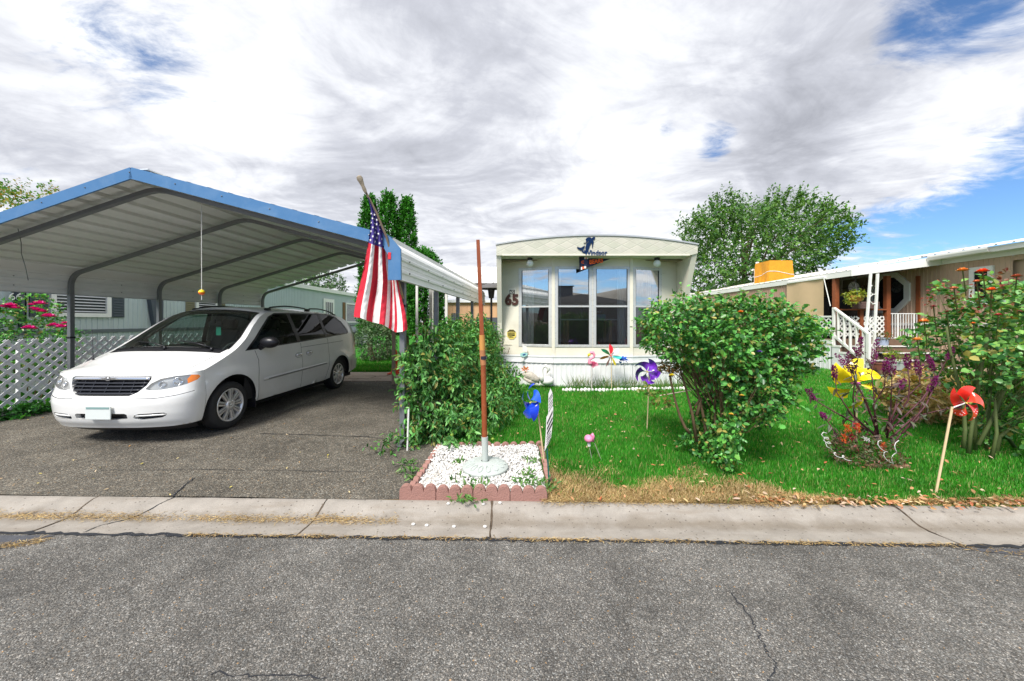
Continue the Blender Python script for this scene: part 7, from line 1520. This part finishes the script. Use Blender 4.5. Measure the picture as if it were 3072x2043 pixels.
# --- centre rose bush
dB = 3.86; base = GP(2165, 1388); dB = base.y
rbush = thing('rose_bush', 'large round topped green rose bush in the middle of the lawn', 'rose bush', base)
crown = dpoly([(200, 330), (260, 250), (330, 190), (400, 110), (480, 55), (560, 60), (640, 20), (740, 30), (800, 75), (870, 105), (960, 70), (1050, 45), (1150, 60), (1240, 80), (1330, 100), (1420, 130), (1500, 170), (1540, 230), (1600, 280), (1700, 290), (1740, 380), (1690, 470), (1590, 500), (1580, 590), (1660, 640), (1560, 690), (1480, 760), (1380, 790), (1430, 900), (1400, 990), (1290, 1010), (1250, 1090), (1170, 1170), (1080, 1150), (1010, 1090), (1000, 1250), (980, 1400), (900, 1480), (780, 1470), (660, 1410), (540, 1380), (600, 1280), (690, 1200), (650, 1100), (760, 1010), (780, 900), (690, 800), (620, 740), (540, 690), (470, 640), (380, 600), (300, 580), (290, 500), (260, 420)], 1840, 860, 660 / 1848)
rg1 = np.random.default_rng(61); P, O = from_outline(crown, dB, 2800, .48, rg1, .5, 1.0, erode=.15)
P0_, O0_ = P, O; stuff(twigs('crown', P, O, L_ROSE, rg1, 7, .13, .050, .034, up=.25, parent=rbush, droop=.25, minz=.02))
P, O = from_outline(dpoly([(480, 660), (420, 660), (385, 690), (400, 715), (480, 730), (560, 760), (520, 700)], 1840, 860, 660 / 1848), dB, 60, .1, rg1); stuff(twigs('side_shoot', P, O, leafmat('bronze_leaf', [(0.20, 0.10, 0.03), (0.10, 0.14, 0.03), (0.30, 0.16, 0.05)]), rg1, 5, .06, .03, .02, parent=rbush))
P, O = from_outline(dpoly([(225, 830), (300, 830), (420, 900), (500, 950), (480, 990), (340, 980), (300, 900), (230, 880)], 1840, 860, 660 / 1848), dB, 30, .12, rg1); stuff(twigs('side_shoot', P, O, leafmat('pale_leaf', [(0.14, 0.22, 0.05), (0.30, 0.26, 0.06), (0.09, 0.18, 0.05)]), rg1, 4, .07, .04, .03, parent=rbush))
def fine_twigs(parent, P, O, base, n, r, m):
    b = MB()
    for i in r.choice(len(P), n): p = Vector(P[i]) + Vector(O[i]) * .08; q_ = Vector((base.x * .65 + p.x * .35, base.y * .65 + p.y * .35, max(.35, p.z * .55))); b.tube([q_, (p + q_) / 2 + Vector(r.normal(scale=.04, size=3)), p], [.006, .004, .002], 4, False)
    return stuff(b.build('twigs', m, parent))
fine_twigs(rbush, P0_, O0_, base, 150, rg1, M_CANE)
def cane(pts, r0, r1, m, parent, dd, nm='cane'):
    b = MB(); k = len(pts); b.tube([PX(x, y, dd + o) for x, y, o in pts], [r0 + (r1 - r0) * i / (k - 1) for i in range(k)], 7); return b.build(nm, m, parent, smooth='all')
s_ = 660 / 1848; q = lambda x, y, o=0: (1840 + x * s_, 860 + y * s_, o)
for pts in ([q(640, 1230), q(600, 1180), q(560, 1090), q(520, 960), q(480, 780), q(470, 660)], [q(700, 1300), q(660, 1050), q(640, 980), q(610, 860), q(560, 690)], [q(800, 1400), q(760, 1100), q(720, 920), q(690, 820), q(660, 640)], [q(900, 1400), q(1000, 1180), q(1070, 1050), q(1120, 900, .1), q(1200, 700, .1)], [q(870, 1420), q(860, 1200), q(850, 1000), q(900, 700)], [q(860, 1440), q(960, 1150, .1), q(1150, 950, .2), q(1350, 600, .2)], [q(700, 1080), q(740, 930), q(720, 960), q(680, 1010)]): cane(pts, .018, .008, M_CANE, rbush, dB)
cane([q(390, 915), q(560, 885), q(700, 860)], .006, .004, mat('tie_white', (0.6, 0.5, 0.4), .7), rbush, dB, 'tie')
for i, (x, y, r_, c_) in enumerate(((1225, 548, .028, (0.30, 0.16, 0.62)), (1070, 215, .03, (0.75, 0.25, 0.03)), (492, 745, .028, (0.75, 0.62, 0.03)), (1500, 315, .02, (0.4, 0.03, 0.02)), (1495, 395, .025, (0.28, 0.03, 0.02)), (990, 1072, .02, (0.7, 0.45, 0.05)), (1080, 915, .02, (0.65, 0.45, 0.06)), (1460, 500, .02, (0.45, 0.18, 0.1)))):
    X_, Y_, _ = q(x, y); flower(rbush, PX(X_, Y_, dB - .50 if 600 < x < 1400 else dB - .2), r_, mat('bloom_%d' % i, c_, .6, var=.2), i)
# --- right rose bush
b2 = GP(2950, 1372); d2 = b2.y
rb2 = thing('orange_rose_bush', 'tall rose bush with orange blooms at the right edge', 'rose bush', b2)
cr2 = [(2770, 985), (2830, 975), (2865, 930), (2850, 880), (2880, 835), (2930, 830), (2985, 860), (3040, 850), (3120, 830), (3250, 880), (3330, 1000), (3320, 1200), (3220, 1290), (3100, 1340), (3060, 1370), (2990, 1375), (2965, 1340), (3000, 1270), (3020, 1220), (2980, 1180), (2920, 1170), (2900, 1210), (2860, 1200), (2850, 1120), (2800, 1060), (2765, 1040)]
rg2 = np.random.default_rng(62); P, O = from_outline(cr2, d2, 1500, .45, rg2, .5, erode=.18); L_R2 = leafmat('rose_leaf_bluish', [(0.042, 0.151, 0.041), (0.073, 0.242, 0.066), (0.125, 0.343, 0.094), (0.229, 0.503, 0.131), (0.333, 0.604, 0.131), (0.042, 0.181, 0.056), (0.169, 0.415, 0.062), (0.039, 0.159, 0.031), (0.065, 0.232, 0.037), (0.390, 0.342, 0.088)], .22, .4, .5)
stuff(twigs('crown', P, O, L_R2, rg2, 6, .14, .060, .050, up=.25, parent=rb2, minz=.03))
fine_twigs(rb2, P, O, b2, 110, rg2, M_GCANE); P, O = from_outline([(2830, 860), (2990, 840), (3072, 800), (3200, 830), (3100, 950), (2960, 960), (2850, 960)], d2 - .1, 70, .5, rg2); stuff(twigs('red_shoot', P, O, leafmat('red_shoot', [(0.22, 0.04, 0.03), (0.30, 0.08, 0.04), (0.12, 0.08, 0.03)]), rg2, 5, .10, .038, .026, up=.8, parent=rb2))
for pts in ([(2890, 1345, 0), (2895, 1290, 0), (2890, 1210, 0), (2850, 1050, 0), (2840, 980, .05)], [(2905, 1360, 0), (2915, 1280, 0), (2935, 1180, 0), (2960, 1000, 0)], [(2925, 1350, .1), (2925, 1240, .1), (2940, 1100, .1), (3000, 900, .1)], [(2935, 1335, 0), (2980, 1250, 0), (3010, 1180, 0), (3060, 1080, 0)], [(2990, 1360, .1), (3000, 1310, .1), (3050, 1270, .1), (3150, 1150, .2)], [(2960, 1350, .2), (2965, 1250, .2), (2975, 1100, .2)], [(3050, 1350, .2), (3000, 1280, .2), (2990, 1180, .2)], [(2975, 1375, -.05), (2990, 1300, -.05), (2985, 1200, -.05)]): cane(pts, .020, .010, M_GCANE, rb2, d2)
for i, (x, y, r_, c_) in enumerate(((2948, 815, .048, (0.80, 0.10, 0.02)), (2888, 812, .045, (0.80, 0.30, 0.06)), (2975, 870, .042, (0.80, 0.16, 0.02)), (2930, 845, .03, (0.72, 0.25, 0.12)), (2862, 866, .035, (0.65, 0.28, 0.14)), (2772, 965, .045, (0.85, 0.35, 0.10)), (2752, 1020, .042, (0.80, 0.40, 0.12)), (2800, 920, .025, (0.30, 0.05, 0.05)), (2995, 945, .03, (0.5, 0.1, 0.08)), (2920, 970, .02, (0.8, 0.2, 0.02)), (3050, 830, .04, (0.45, 0.12, 0.06)), (2840, 935, .02, (0.28, 0.05, 0.05)), (3065, 870, .03, (0.4, 0.08, 0.05)))):
    c = PX(x, y, d2 - .35); flower(rb2, c, r_, mat('bloom_r%d' % i, c_, .6, var=.25, scale=30), 40 + i); MB().tube([c, PX(x + (10 if x < 2950 else -6), y + 75, d2 - .2)], .005, 5).build('flower_stem', M_GCANE, rb2)
# --- purple plumed plant
b3 = GP(2655, 1388); d3 = b3.y; am = thing('purple_amaranth', 'purple leaved plant with magenta plumes at the lawn edge', 'plant', b3)
M_PST = mat('purple_stem', (0.09, 0.028, 0.035), 0.6, var=.3, scale=20); L_PUR = leafmat('purple_leaf', [(0.10, 0.065, 0.055), (0.12, 0.06, 0.065), (0.07, 0.12, 0.06), (0.15, 0.10, 0.10), (0.10, 0.14, 0.08), (0.16, 0.07, 0.05)], .2); L_PLU = leafmat('plume', [(0.16, 0.012, 0.10), (0.24, 0.015, 0.15), (0.10, 0.008, 0.06), (0.28, 0.025, 0.19)], .2, .7)
def r7b(x, y): return 2350 + x * 722 / 2022, 1000 + y * 722 / 2022
rg3 = np.random.default_rng(63); stems = [[(775, 880), (770, 700), (760, 500), (740, 350), (770, 170)], [(770, 860), (600, 700), (585, 550), (600, 380), (640, 130)], [(870, 880), (920, 700), (970, 500), (1000, 430)], [(790, 800), (700, 620), (660, 500), (580, 350), (510, 260)], [(900, 960), (1000, 830), (1130, 720), (1160, 600), (1250, 430)], [(800, 860), (500, 700), (280, 570), (235, 520)], [(800, 860), (760, 600), (850, 450), (860, 300)], [(850, 830), (960, 600), (1150, 430), (1130, 300)], [(1000, 840), (1200, 600), (1290, 400), (1240, 260)], [(860, 850), (1160, 560), (1290, 380), (1400, 170)], [(820, 880), (600, 720), (450, 500), (430, 330)], [(480, 900), (400, 780), (340, 700)], [(870, 880), (900, 640), (910, 460), (915, 290)], [(880, 800), (1050, 560), (1060, 420), (1045, 250)], [(900, 880), (1100, 700), (1340, 640), (1500, 620)], [(790, 840), (690, 560), (610, 420), (570, 260)]]
pP, pD, sP, sO = [], [], [], []
for k, s in enumerate(stems):
    off = rg3.uniform(-.35, .3); m_ = len(s); pts = [PX(*r7b(x, y), d3 + off * i / (m_ - 1)) for i, (x, y) in enumerate(s)]; MB().tube(pts, [.010 - .007 * i / (m_ - 1) for i in range(m_)], 6).build('stem', M_PST, am, smooth='all')
    top = pts[-1]; dr = (pts[-1] - pts[-2]).normalized(); ln = rg3.uniform(.07, .13) * (1.3 if s[-1][1] < 300 else 1.0)
    pl_ = 140; t_ = rg3.random(pl_); r_ = .020 * np.sin(np.pi * np.clip(t_ * .9 + .08, 0, 1)) ** .8; e = nrm(rg3.normal(size=(pl_, 3)))
    PP = np.array(top)[None] + np.array(dr)[None] * ((t_ - .45) * ln * 1.6)[:, None] + e * r_[:, None]; pm = leaves('plume', PP, nrm(e + np.array(dr) * 1.2), rg3.normal(size=(pl_, 3)), .022, .012, L_PLU, am, cut=True); stuff(pm)
    for j in range(1 + (k % 3)):       # side spikes
        f = rg3.uniform(.7, .95); i0 = max(0, m_ - 2); bp = pts[i0].lerp(pts[-1], f); sd2 = (Vector(rg3.normal(size=3)) * .5 + Vector((0, 0, 1)) + dr).normalized(); t_ = rg3.random(50); e = nrm(rg3.normal(size=(50, 3)))
        stuff(leaves('plume', np.array(bp)[None] + np.array(sd2)[None] * (t_ * ln * .8)[:, None] + e * (.012 * np.sin(np.pi * (t_ * .85 + .1)))[:, None], nrm(e + np.array(sd2)), rg3.normal(size=(50, 3)), .016, .009, L_PLU, am, cut=True))
    for i in range(m_ - 1):
        for f in np.linspace(.15, .95, 4): sP.append(tuple(pts[i].lerp(pts[i + 1], float(f)))); sO.append(tuple(rg3.normal(size=3)))
sP, sO = np.array(sP), nrm(np.array(sO)); stuff(twigs('foliage', sP, sO, L_PUR, rg3, 2, .05, .085, .022, up=.2, parent=am, droop=.3))
# low clump at its foot with red and orange tufts and curled ribbon
P, O = from_outline([r7b(x, y) for x, y in ((400, 1000), (470, 890), (600, 850), (760, 880), (900, 960), (960, 1040), (880, 1090), (640, 1080), (480, 1060))], d3 - .05, 420, .25, rg3); lc = thing('ground_cover_clump', 'low reddish green clump with ribbon curls at the foot of the purple plant', 'plant', GP(2590, 1385)); stuff(twigs('foliage', P, O, leafmat('mixed_clump', [(0.05, 0.12, 0.03), (0.14, 0.05, 0.03), (0.08, 0.14, 0.05), (0.2, 0.04, 0.04), (0.12, 0.13, 0.07)]), rg3, 5, .07, .03, .014, parent=lc))
for i, (x, y, s, c_) in enumerate(((540, 800, .05, (0.75, 0.14, 0.02)), (620, 790, .05, (0.7, 0.05, 0.02)), (515, 880, .045, (0.7, 0.12, 0.02)), (575, 870, .035, (0.35, 0.02, 0.04)), (840, 960, .05, (0.78, 0.12, 0.03)))):
    c = PX(*r7b(x, y), d3 - .15); e = nrm(rg3.normal(size=(90, 3)) * np.array([.6, .6, 1])); leaves('feather_bloom', np.array(c)[None] + e * s * rg3.random((90, 1)) * np.array([.5, .5, .9]), e, rg3.normal(size=(90, 3)), .02, .009, leafmat('celosia_%d' % i, [c_, tuple(v * .6 for v in c_)]), lc, cut=True)
def curl(pts, r_=.004, turns=3, amp=.03):
    P_ = []
    for (x0, y0), (x1, y1) in zip(pts[:-1], pts[1:]):
        for i in range(14): f = i / 14; p = PX(*r7b(x0 + (x1 - x0) * f, y0 + (y1 - y0) * f), d3 - .25); a = f * 2 * math.pi * turns; P_.append(p + Vector((amp * math.cos(a), amp * .5 * math.sin(a), amp * .6 * math.sin(a))))
    MB().tube(P_, r_, 5).build('ribbon_curl', mat('ribbon_silver', (0.62, 0.60, 0.58), 0.35, .3), lc, smooth='all')
curl([(340, 840), (390, 960)]); curl([(800, 900), (900, 1090)], .004, 2, .03); curl([(960, 900), (910, 1110)], .004, 2, .015); curl([(680, 880), (720, 900)], .003, 6, .035); curl([(420, 1010), (560, 1060)], .004, 2, .025)
for i, px in enumerate((2620, 2700)): tag(MB().box((-.09, -.03, -.02), (.09, .03, .03), Matrix.Translation(GP(px, 1402)) @ Matrix.Rotation(.1, 4, 'Z')).build('edging_brick', mat('buried_brick', (0.28, 0.16, 0.09), .9, var=.3, scale=20), None, bevel=.01), ['half buried brown brick below the ribbon curls', 'half buried brown brick right of the ribbon curls'][i], 'brick')
# yellowed hosta clump behind
bh = GP(2790, 1255); ho = thing('yellowed_clump', 'yellowed dry leafy clump between the purple plant and the stairs', 'plant', bh); P, O = from_outline([(2670, 1215), (2680, 1150), (2740, 1115), (2800, 1125), (2860, 1150), (2870, 1220), (2830, 1265), (2720, 1260)], bh.y, 260, .5, rg3); stuff(twigs('foliage', P, O, leafmat('hosta', [(0.50, 0.36, 0.14), (0.38, 0.24, 0.08), (0.60, 0.46, 0.22), (0.22, 0.22, 0.06)]), rg3, 6, .12, .13, .05, parent=ho, droop=.4, minz=.08))
# --- tomato vine hedge along the right side of the carport
vh = thing('tomato_vines', 'big tangle of green tomato vines along the carport posts', 'vines', (-.9, 5.5, 0)); rv = np.random.default_rng(64)
bl = [((-.98, 4.72, .45), (.42, .36, .50)), ((-1.0, 4.78, 1.05), (.34, .34, .50)), ((-.85, 5.4, .75), (.42, .55, .80)), ((-.78, 6.2, .85), (.40, .6, .78)), ((-.70, 7.0, .85), (.40, .6, .78)), ((-.62, 7.8, .85), (.36, .5, .72)), ((-.42, 4.95, .30), (.34, .42, .34)), ((-.30, 5.7, .38), (.38, .5, .40)), ((-.2, 6.6, .35), (.35, .5, .36)), ((-.75, 4.45, .22), (.40, .25, .26)), ((-1.17, 4.38, .60), (.15, .14, .60)), ((-1.22, 4.40, 1.0), (.10, .12, .28))]
P, O = in_blobs(bl, 3600, rv, .45); stuff(twigs('foliage', P, O, L_VINE, rv, 7, .15, .075, .030, up=.1, parent=vh, droop=.55, curl=.3, minz=.03))
P, O = in_blobs([((-1.28, 4.45, .10), (.2, .25, .10)), ((-1.30, 4.45, .55), (.08, .14, .25)), ((-1.30, 4.5, 1.02), (.09, .14, .15)), ((-1.45, 4.15, .05), (.13, .10, .05))], 120, rv); stuff(twigs('trailing_shoot', P, O, L_VINE, rv, 6, .14, .07, .03, parent=vh, droop=.4, minz=.01))
for i in range(26):
    b_ = bl[i % 10]; a = rv.uniform(0, 6.28); p = Vector(b_[0]); MB().tube([(p.x + .2 * math.cos(a), p.y + .2 * math.sin(a), 0), (p.x + .25 * math.cos(a + .5), p.y + .25 * math.sin(a + .5), p.z * .8), (p.x + .3 * math.cos(a + 1), p.y + .3 * math.sin(a + 1), p.z * 1.4)], [.010, .008, .005], 5).build('vine_stem', mat('vine_green', (0.08, 0.17, 0.04), .7), vh)
for i, (px, py, d) in enumerate(((1372, 1372, 4.40), (1478, 1318, 4.5), (1405, 1255, 4.40), (1356, 1305, 4.40), (1415, 1034, 6.3), (1378, 998, 6.2), (1396, 1000, 6.2), (1285, 1220, 4.36))): b = MB(); b.ball(PX(px, py, d), .022, 10, 8); b.build('tomato', mat(*(('green_tomato', (0.30, 0.42, 0.06)) if i not in (4, 6) else ('ripe_tomato', (0.60, 0.14, 0.02))), .3), vh, smooth='all')
# --- ivy at the foot of the lattice
iv = thing('ivy_patch', 'low dark green ivy creeping along the foot of the lattice fence', 'ivy', CP(6.8, .8, 0)); P, O = in_blobs([(tuple(CP(6.72 - .10 * (i % 2), .2 + .22 * i, .07)), (.16, .18, .09)) for i in range(7)], 420, rv); stuff(twigs('foliage', P, O, leafmat('ivy_leaf', [(0.019, 0.099, 0.018), (0.040, 0.181, 0.030), (0.080, 0.297, 0.045)]), rv, 5, .08, .05, .04, parent=iv, minz=.01))
# --- pink rose behind the lattice
d5 = 7.0; pr_ = thing('pink_rose_bush', 'rose bush with bright pink blooms behind the lattice fence', 'rose bush', (pxx(60, d5), d5, 0)); P, O = from_outline([(-60, 960), (-60, 915), (20, 915), (60, 905), (85, 890), (105, 885), (130, 910), (140, 955), (170, 970), (205, 985), (205, 1020), (195, 1080), (150, 1130), (20, 1140), (-60, 1120)], d5, 1000, .5, rv); stuff(twigs('crown', P, O, L_ROSE, rv, 6, .14, .055, .038, parent=pr_))
M_PB = mat('bloom_pink', (0.72, 0.03, 0.28), .6, var=.25, scale=25)
for i, (x, y) in enumerate(((5, 920), (25, 922), (32, 918), (100, 925), (112, 930), (118, 912), (95, 915), (140, 948), (148, 950), (150, 978), (162, 976), (185, 982), (195, 970), (125, 935), (88, 985), (100, 986), (45, 925))): flower(pr_, PX(x, y, d5 - .45), .055 + .02 * (i % 3), M_PB, 80 + i)
for i in range(5): MB().tube([(pxx(40 + 20 * i, d5), d5, 0), (pxx(20 + 35 * i, d5), d5 + .1 * i - .2, .9)], .012, 6).build('cane', M_CANE, pr_)
# --- trees
def tree(name, label, poly, d, n, maxt, m, seed, per, tl, ll, lw, trunk, cut=True, up=.5, limbs=8, droop=.1, jit=.4, shell=.6, erode=0.0):
    r = np.random.default_rng(seed); X_ = pxx(trunk, d); t = thing(name, label, 'tree', (X_, d, 0)); P, O = from_outline(poly, d, n, maxt, r, shell, erode=erode); stuff(twigs('crown', P, O, m, r, per, tl, ll, lw, up=up, parent=t, cut=cut, droop=droop, jit=jit)); zc = float(np.mean(P[:, 2]))
    MB().tube([(X_, d, -.1), (X_ + .05, d, zc * .4), (X_, d, zc)], [.035 * zc, .028 * zc, .014 * zc], 9).build('trunk', M_BARK, t, smooth='all')
    for k in range(limbs): q_ = P[r.integers(len(P))]; MB().tube([(X_, d, zc * r.uniform(.35, .8)), (X_ * .5 + q_[0] * .5, (d + q_[1]) / 2, (zc * .7 + q_[2]) / 2), tuple(q_)], [.012 * zc, .008 * zc, .003 * zc], 6).build('limb', M_BARK, t, smooth='all')
    return t
s5 = 660 / 1990; e5 = lambda pts: [(1900 + x * s5, 540 + y * s5) for x, y in pts]
big = e5([(560, 1100), (520, 900), (560, 620), (500, 560), (430, 480), (420, 420), (470, 400), (540, 340), (600, 320), (680, 270), (720, 220), (770, 190), (850, 170), (930, 230), (1050, 210), (1130, 240), (1200, 190), (1250, 150), (1320, 120), (1400, 150), (1510, 150), (1540, 230), (1620, 230), (1700, 260), (1790, 260), (1760, 340), (1820, 400), (1830, 470), (1900, 540), (1880, 620), (1800, 680), (1780, 760), (1700, 800), (1560, 900), (1300, 1080), (900, 1120)])
tree('elm_tree', 'big bushy green tree behind the gap between the two homes', big, 21.0, 2700, 3.0, L_TREE, 71, 9, .65, .20, .10, 2230, up=.9, limbs=14, jit=.5, erode=.55)
rg4 = np.random.default_rng(72)
# upright shoots along the top of the elm
tips = e5([(560, 300), (590, 260), (640, 250), (655, 225), (690, 180), (720, 160), (760, 130), (790, 130), (820, 90), (850, 80), (885, 90), (905, 130), (945, 140), (1230, 95), (1280, 85), (1330, 90), (1410, 95), (440, 340), (455, 360), (615, 270), (700, 205), (750, 150), (775, 150), (835, 105), (875, 105), (930, 155), (975, 155), (1055, 160), (1120, 175), (1235, 120), (1300, 100), (1390, 105), (1520, 120), (1600, 210), (1760, 205), (1810, 240), (1840, 380), (1890, 455), (1940, 575), (410, 400), (560, 320), (1870, 640)])
for i in range(46):
    k = rg4.integers(3, 29); a_, b_ = big[k], big[k + 1]; f = rg4.random(); tips.append((a_[0] + (b_[0] - a_[0]) * f, a_[1] + (b_[1] - a_[1]) * f - rg4.uniform(-10, 10)))
tt_t = bpy.data.objects['elm_tree']; PP, OO = [], []
for x, y in tips:
    p1 = np.array(PX(x, y, 20.6 + rg4.uniform(-.8, .8))); cen = np.array(PX(2230, 900, 21)); dv = cen - p1; dv /= np.linalg.norm(dv)
    for f in np.linspace(0, 2.2, 15): PP.append(p1 + dv * f + rg4.normal(scale=.04 + .07 * f, size=3)); OO.append(-dv)
stuff(twigs('top_shoots', np.array(PP), np.array(OO), L_TREE, rg4, 5, .25, .18, .10, up=.3, parent=tt_t, cut=True))
def arbor(name, label, px, d, wpx, ytop, ybase, seed, n=2000):
    r = np.random.default_rng(seed); x = pxx(px, d); w_ = wpx * d / F / 2; z1 = EYE - (ytop - CY) * d / F; z0 = EYE - (ybase - CY) * d / F; t = thing(name, label, 'tree', (x, d, 0)); h = r.random(n); a = r.uniform(0, 2 * np.pi, n); rad = w_ * np.minimum(1, 3.2 * (1 - h)) ** .55 * (.82 + .18 * h * 0 + .12 * np.sin(a * 5 + h * 14)) * (.72 + .28 * r.random(n) ** .4)
    P = np.stack([x + rad * np.cos(a), d + rad * np.sin(a), z0 + (z1 - z0) * h], 1); O = nrm(np.stack([np.cos(a), np.sin(a), np.full(n, .9)], 1)); stuff(twigs('crown', P, O, L_ARB, r, 9, .30, .13, .065, up=.8, parent=t, cut=True, droop=0, spread=.6)); MB().tube([(x, d, -.1), (x, d, z1 * .9)], [.12, .03], 8).build('trunk', M_BARK, t)
arbor('arborvitae', 'leftmost tall arborvitae behind the flag', 1110, 16.0, 62, 600, 1010, 73); arbor('arborvitae', 'tallest arborvitae in the middle of the three', 1165, 16.2, 70, 590, 1010, 74); arbor('arborvitae', 'rightmost arborvitae next to the white carport eave', 1220, 16.4, 58, 606, 1010, 75); arbor('arborvitae', 'low dark evergreen seen under the right carport eave', 1275, 15.2, 120, 760, 1010, 76)
tree('yellow_green_tree', 'tree with yellowing leaves above the left slope of the carport roof', [(-120, 700), (-120, 560), (-40, 545), (10, 560), (60, 575), (105, 560), (150, 560), (180, 590), (170, 640), (150, 680), (60, 760), (-60, 780)], 13.0, 750, 1.0, L_AUT, 77, 7, .30, .11, .07, 20, up=.9, limbs=6)
tree('dark_far_tree', 'dark tree behind the roof of the grey home', [(900, 850), (930, 830), (965, 825), (1005, 818), (1022, 840), (1025, 870), (1000, 900), (900, 900)], 32.0, 500, 1.6, L_SHRUB, 78, 7, .45, .22, .12, 965, up=.4, limbs=5)
sb = GP(1128, 1082); sh_ = thing('round_shrub', 'rounded olive shrub on the grass behind the van', 'shrub', sb); P, O = from_outline([(1075, 1000), (1085, 970), (1110, 955), (1150, 962), (1175, 985), (1185, 1030), (1170, 1070), (1130, 1082), (1095, 1072), (1078, 1040)], sb.y, 900, .75, rv); stuff(twigs('crown', P, O, L_SHRUB, rv, 7, .16, .07, .04, parent=sh_, cut=True))
for i in range(5): MB().tube([(sb.x + .06 * i - .12, sb.y, 0), (sb.x + .2 * i - .4, sb.y, .8)], [.03, .012], 6).build('stem', M_BARK, sh_)
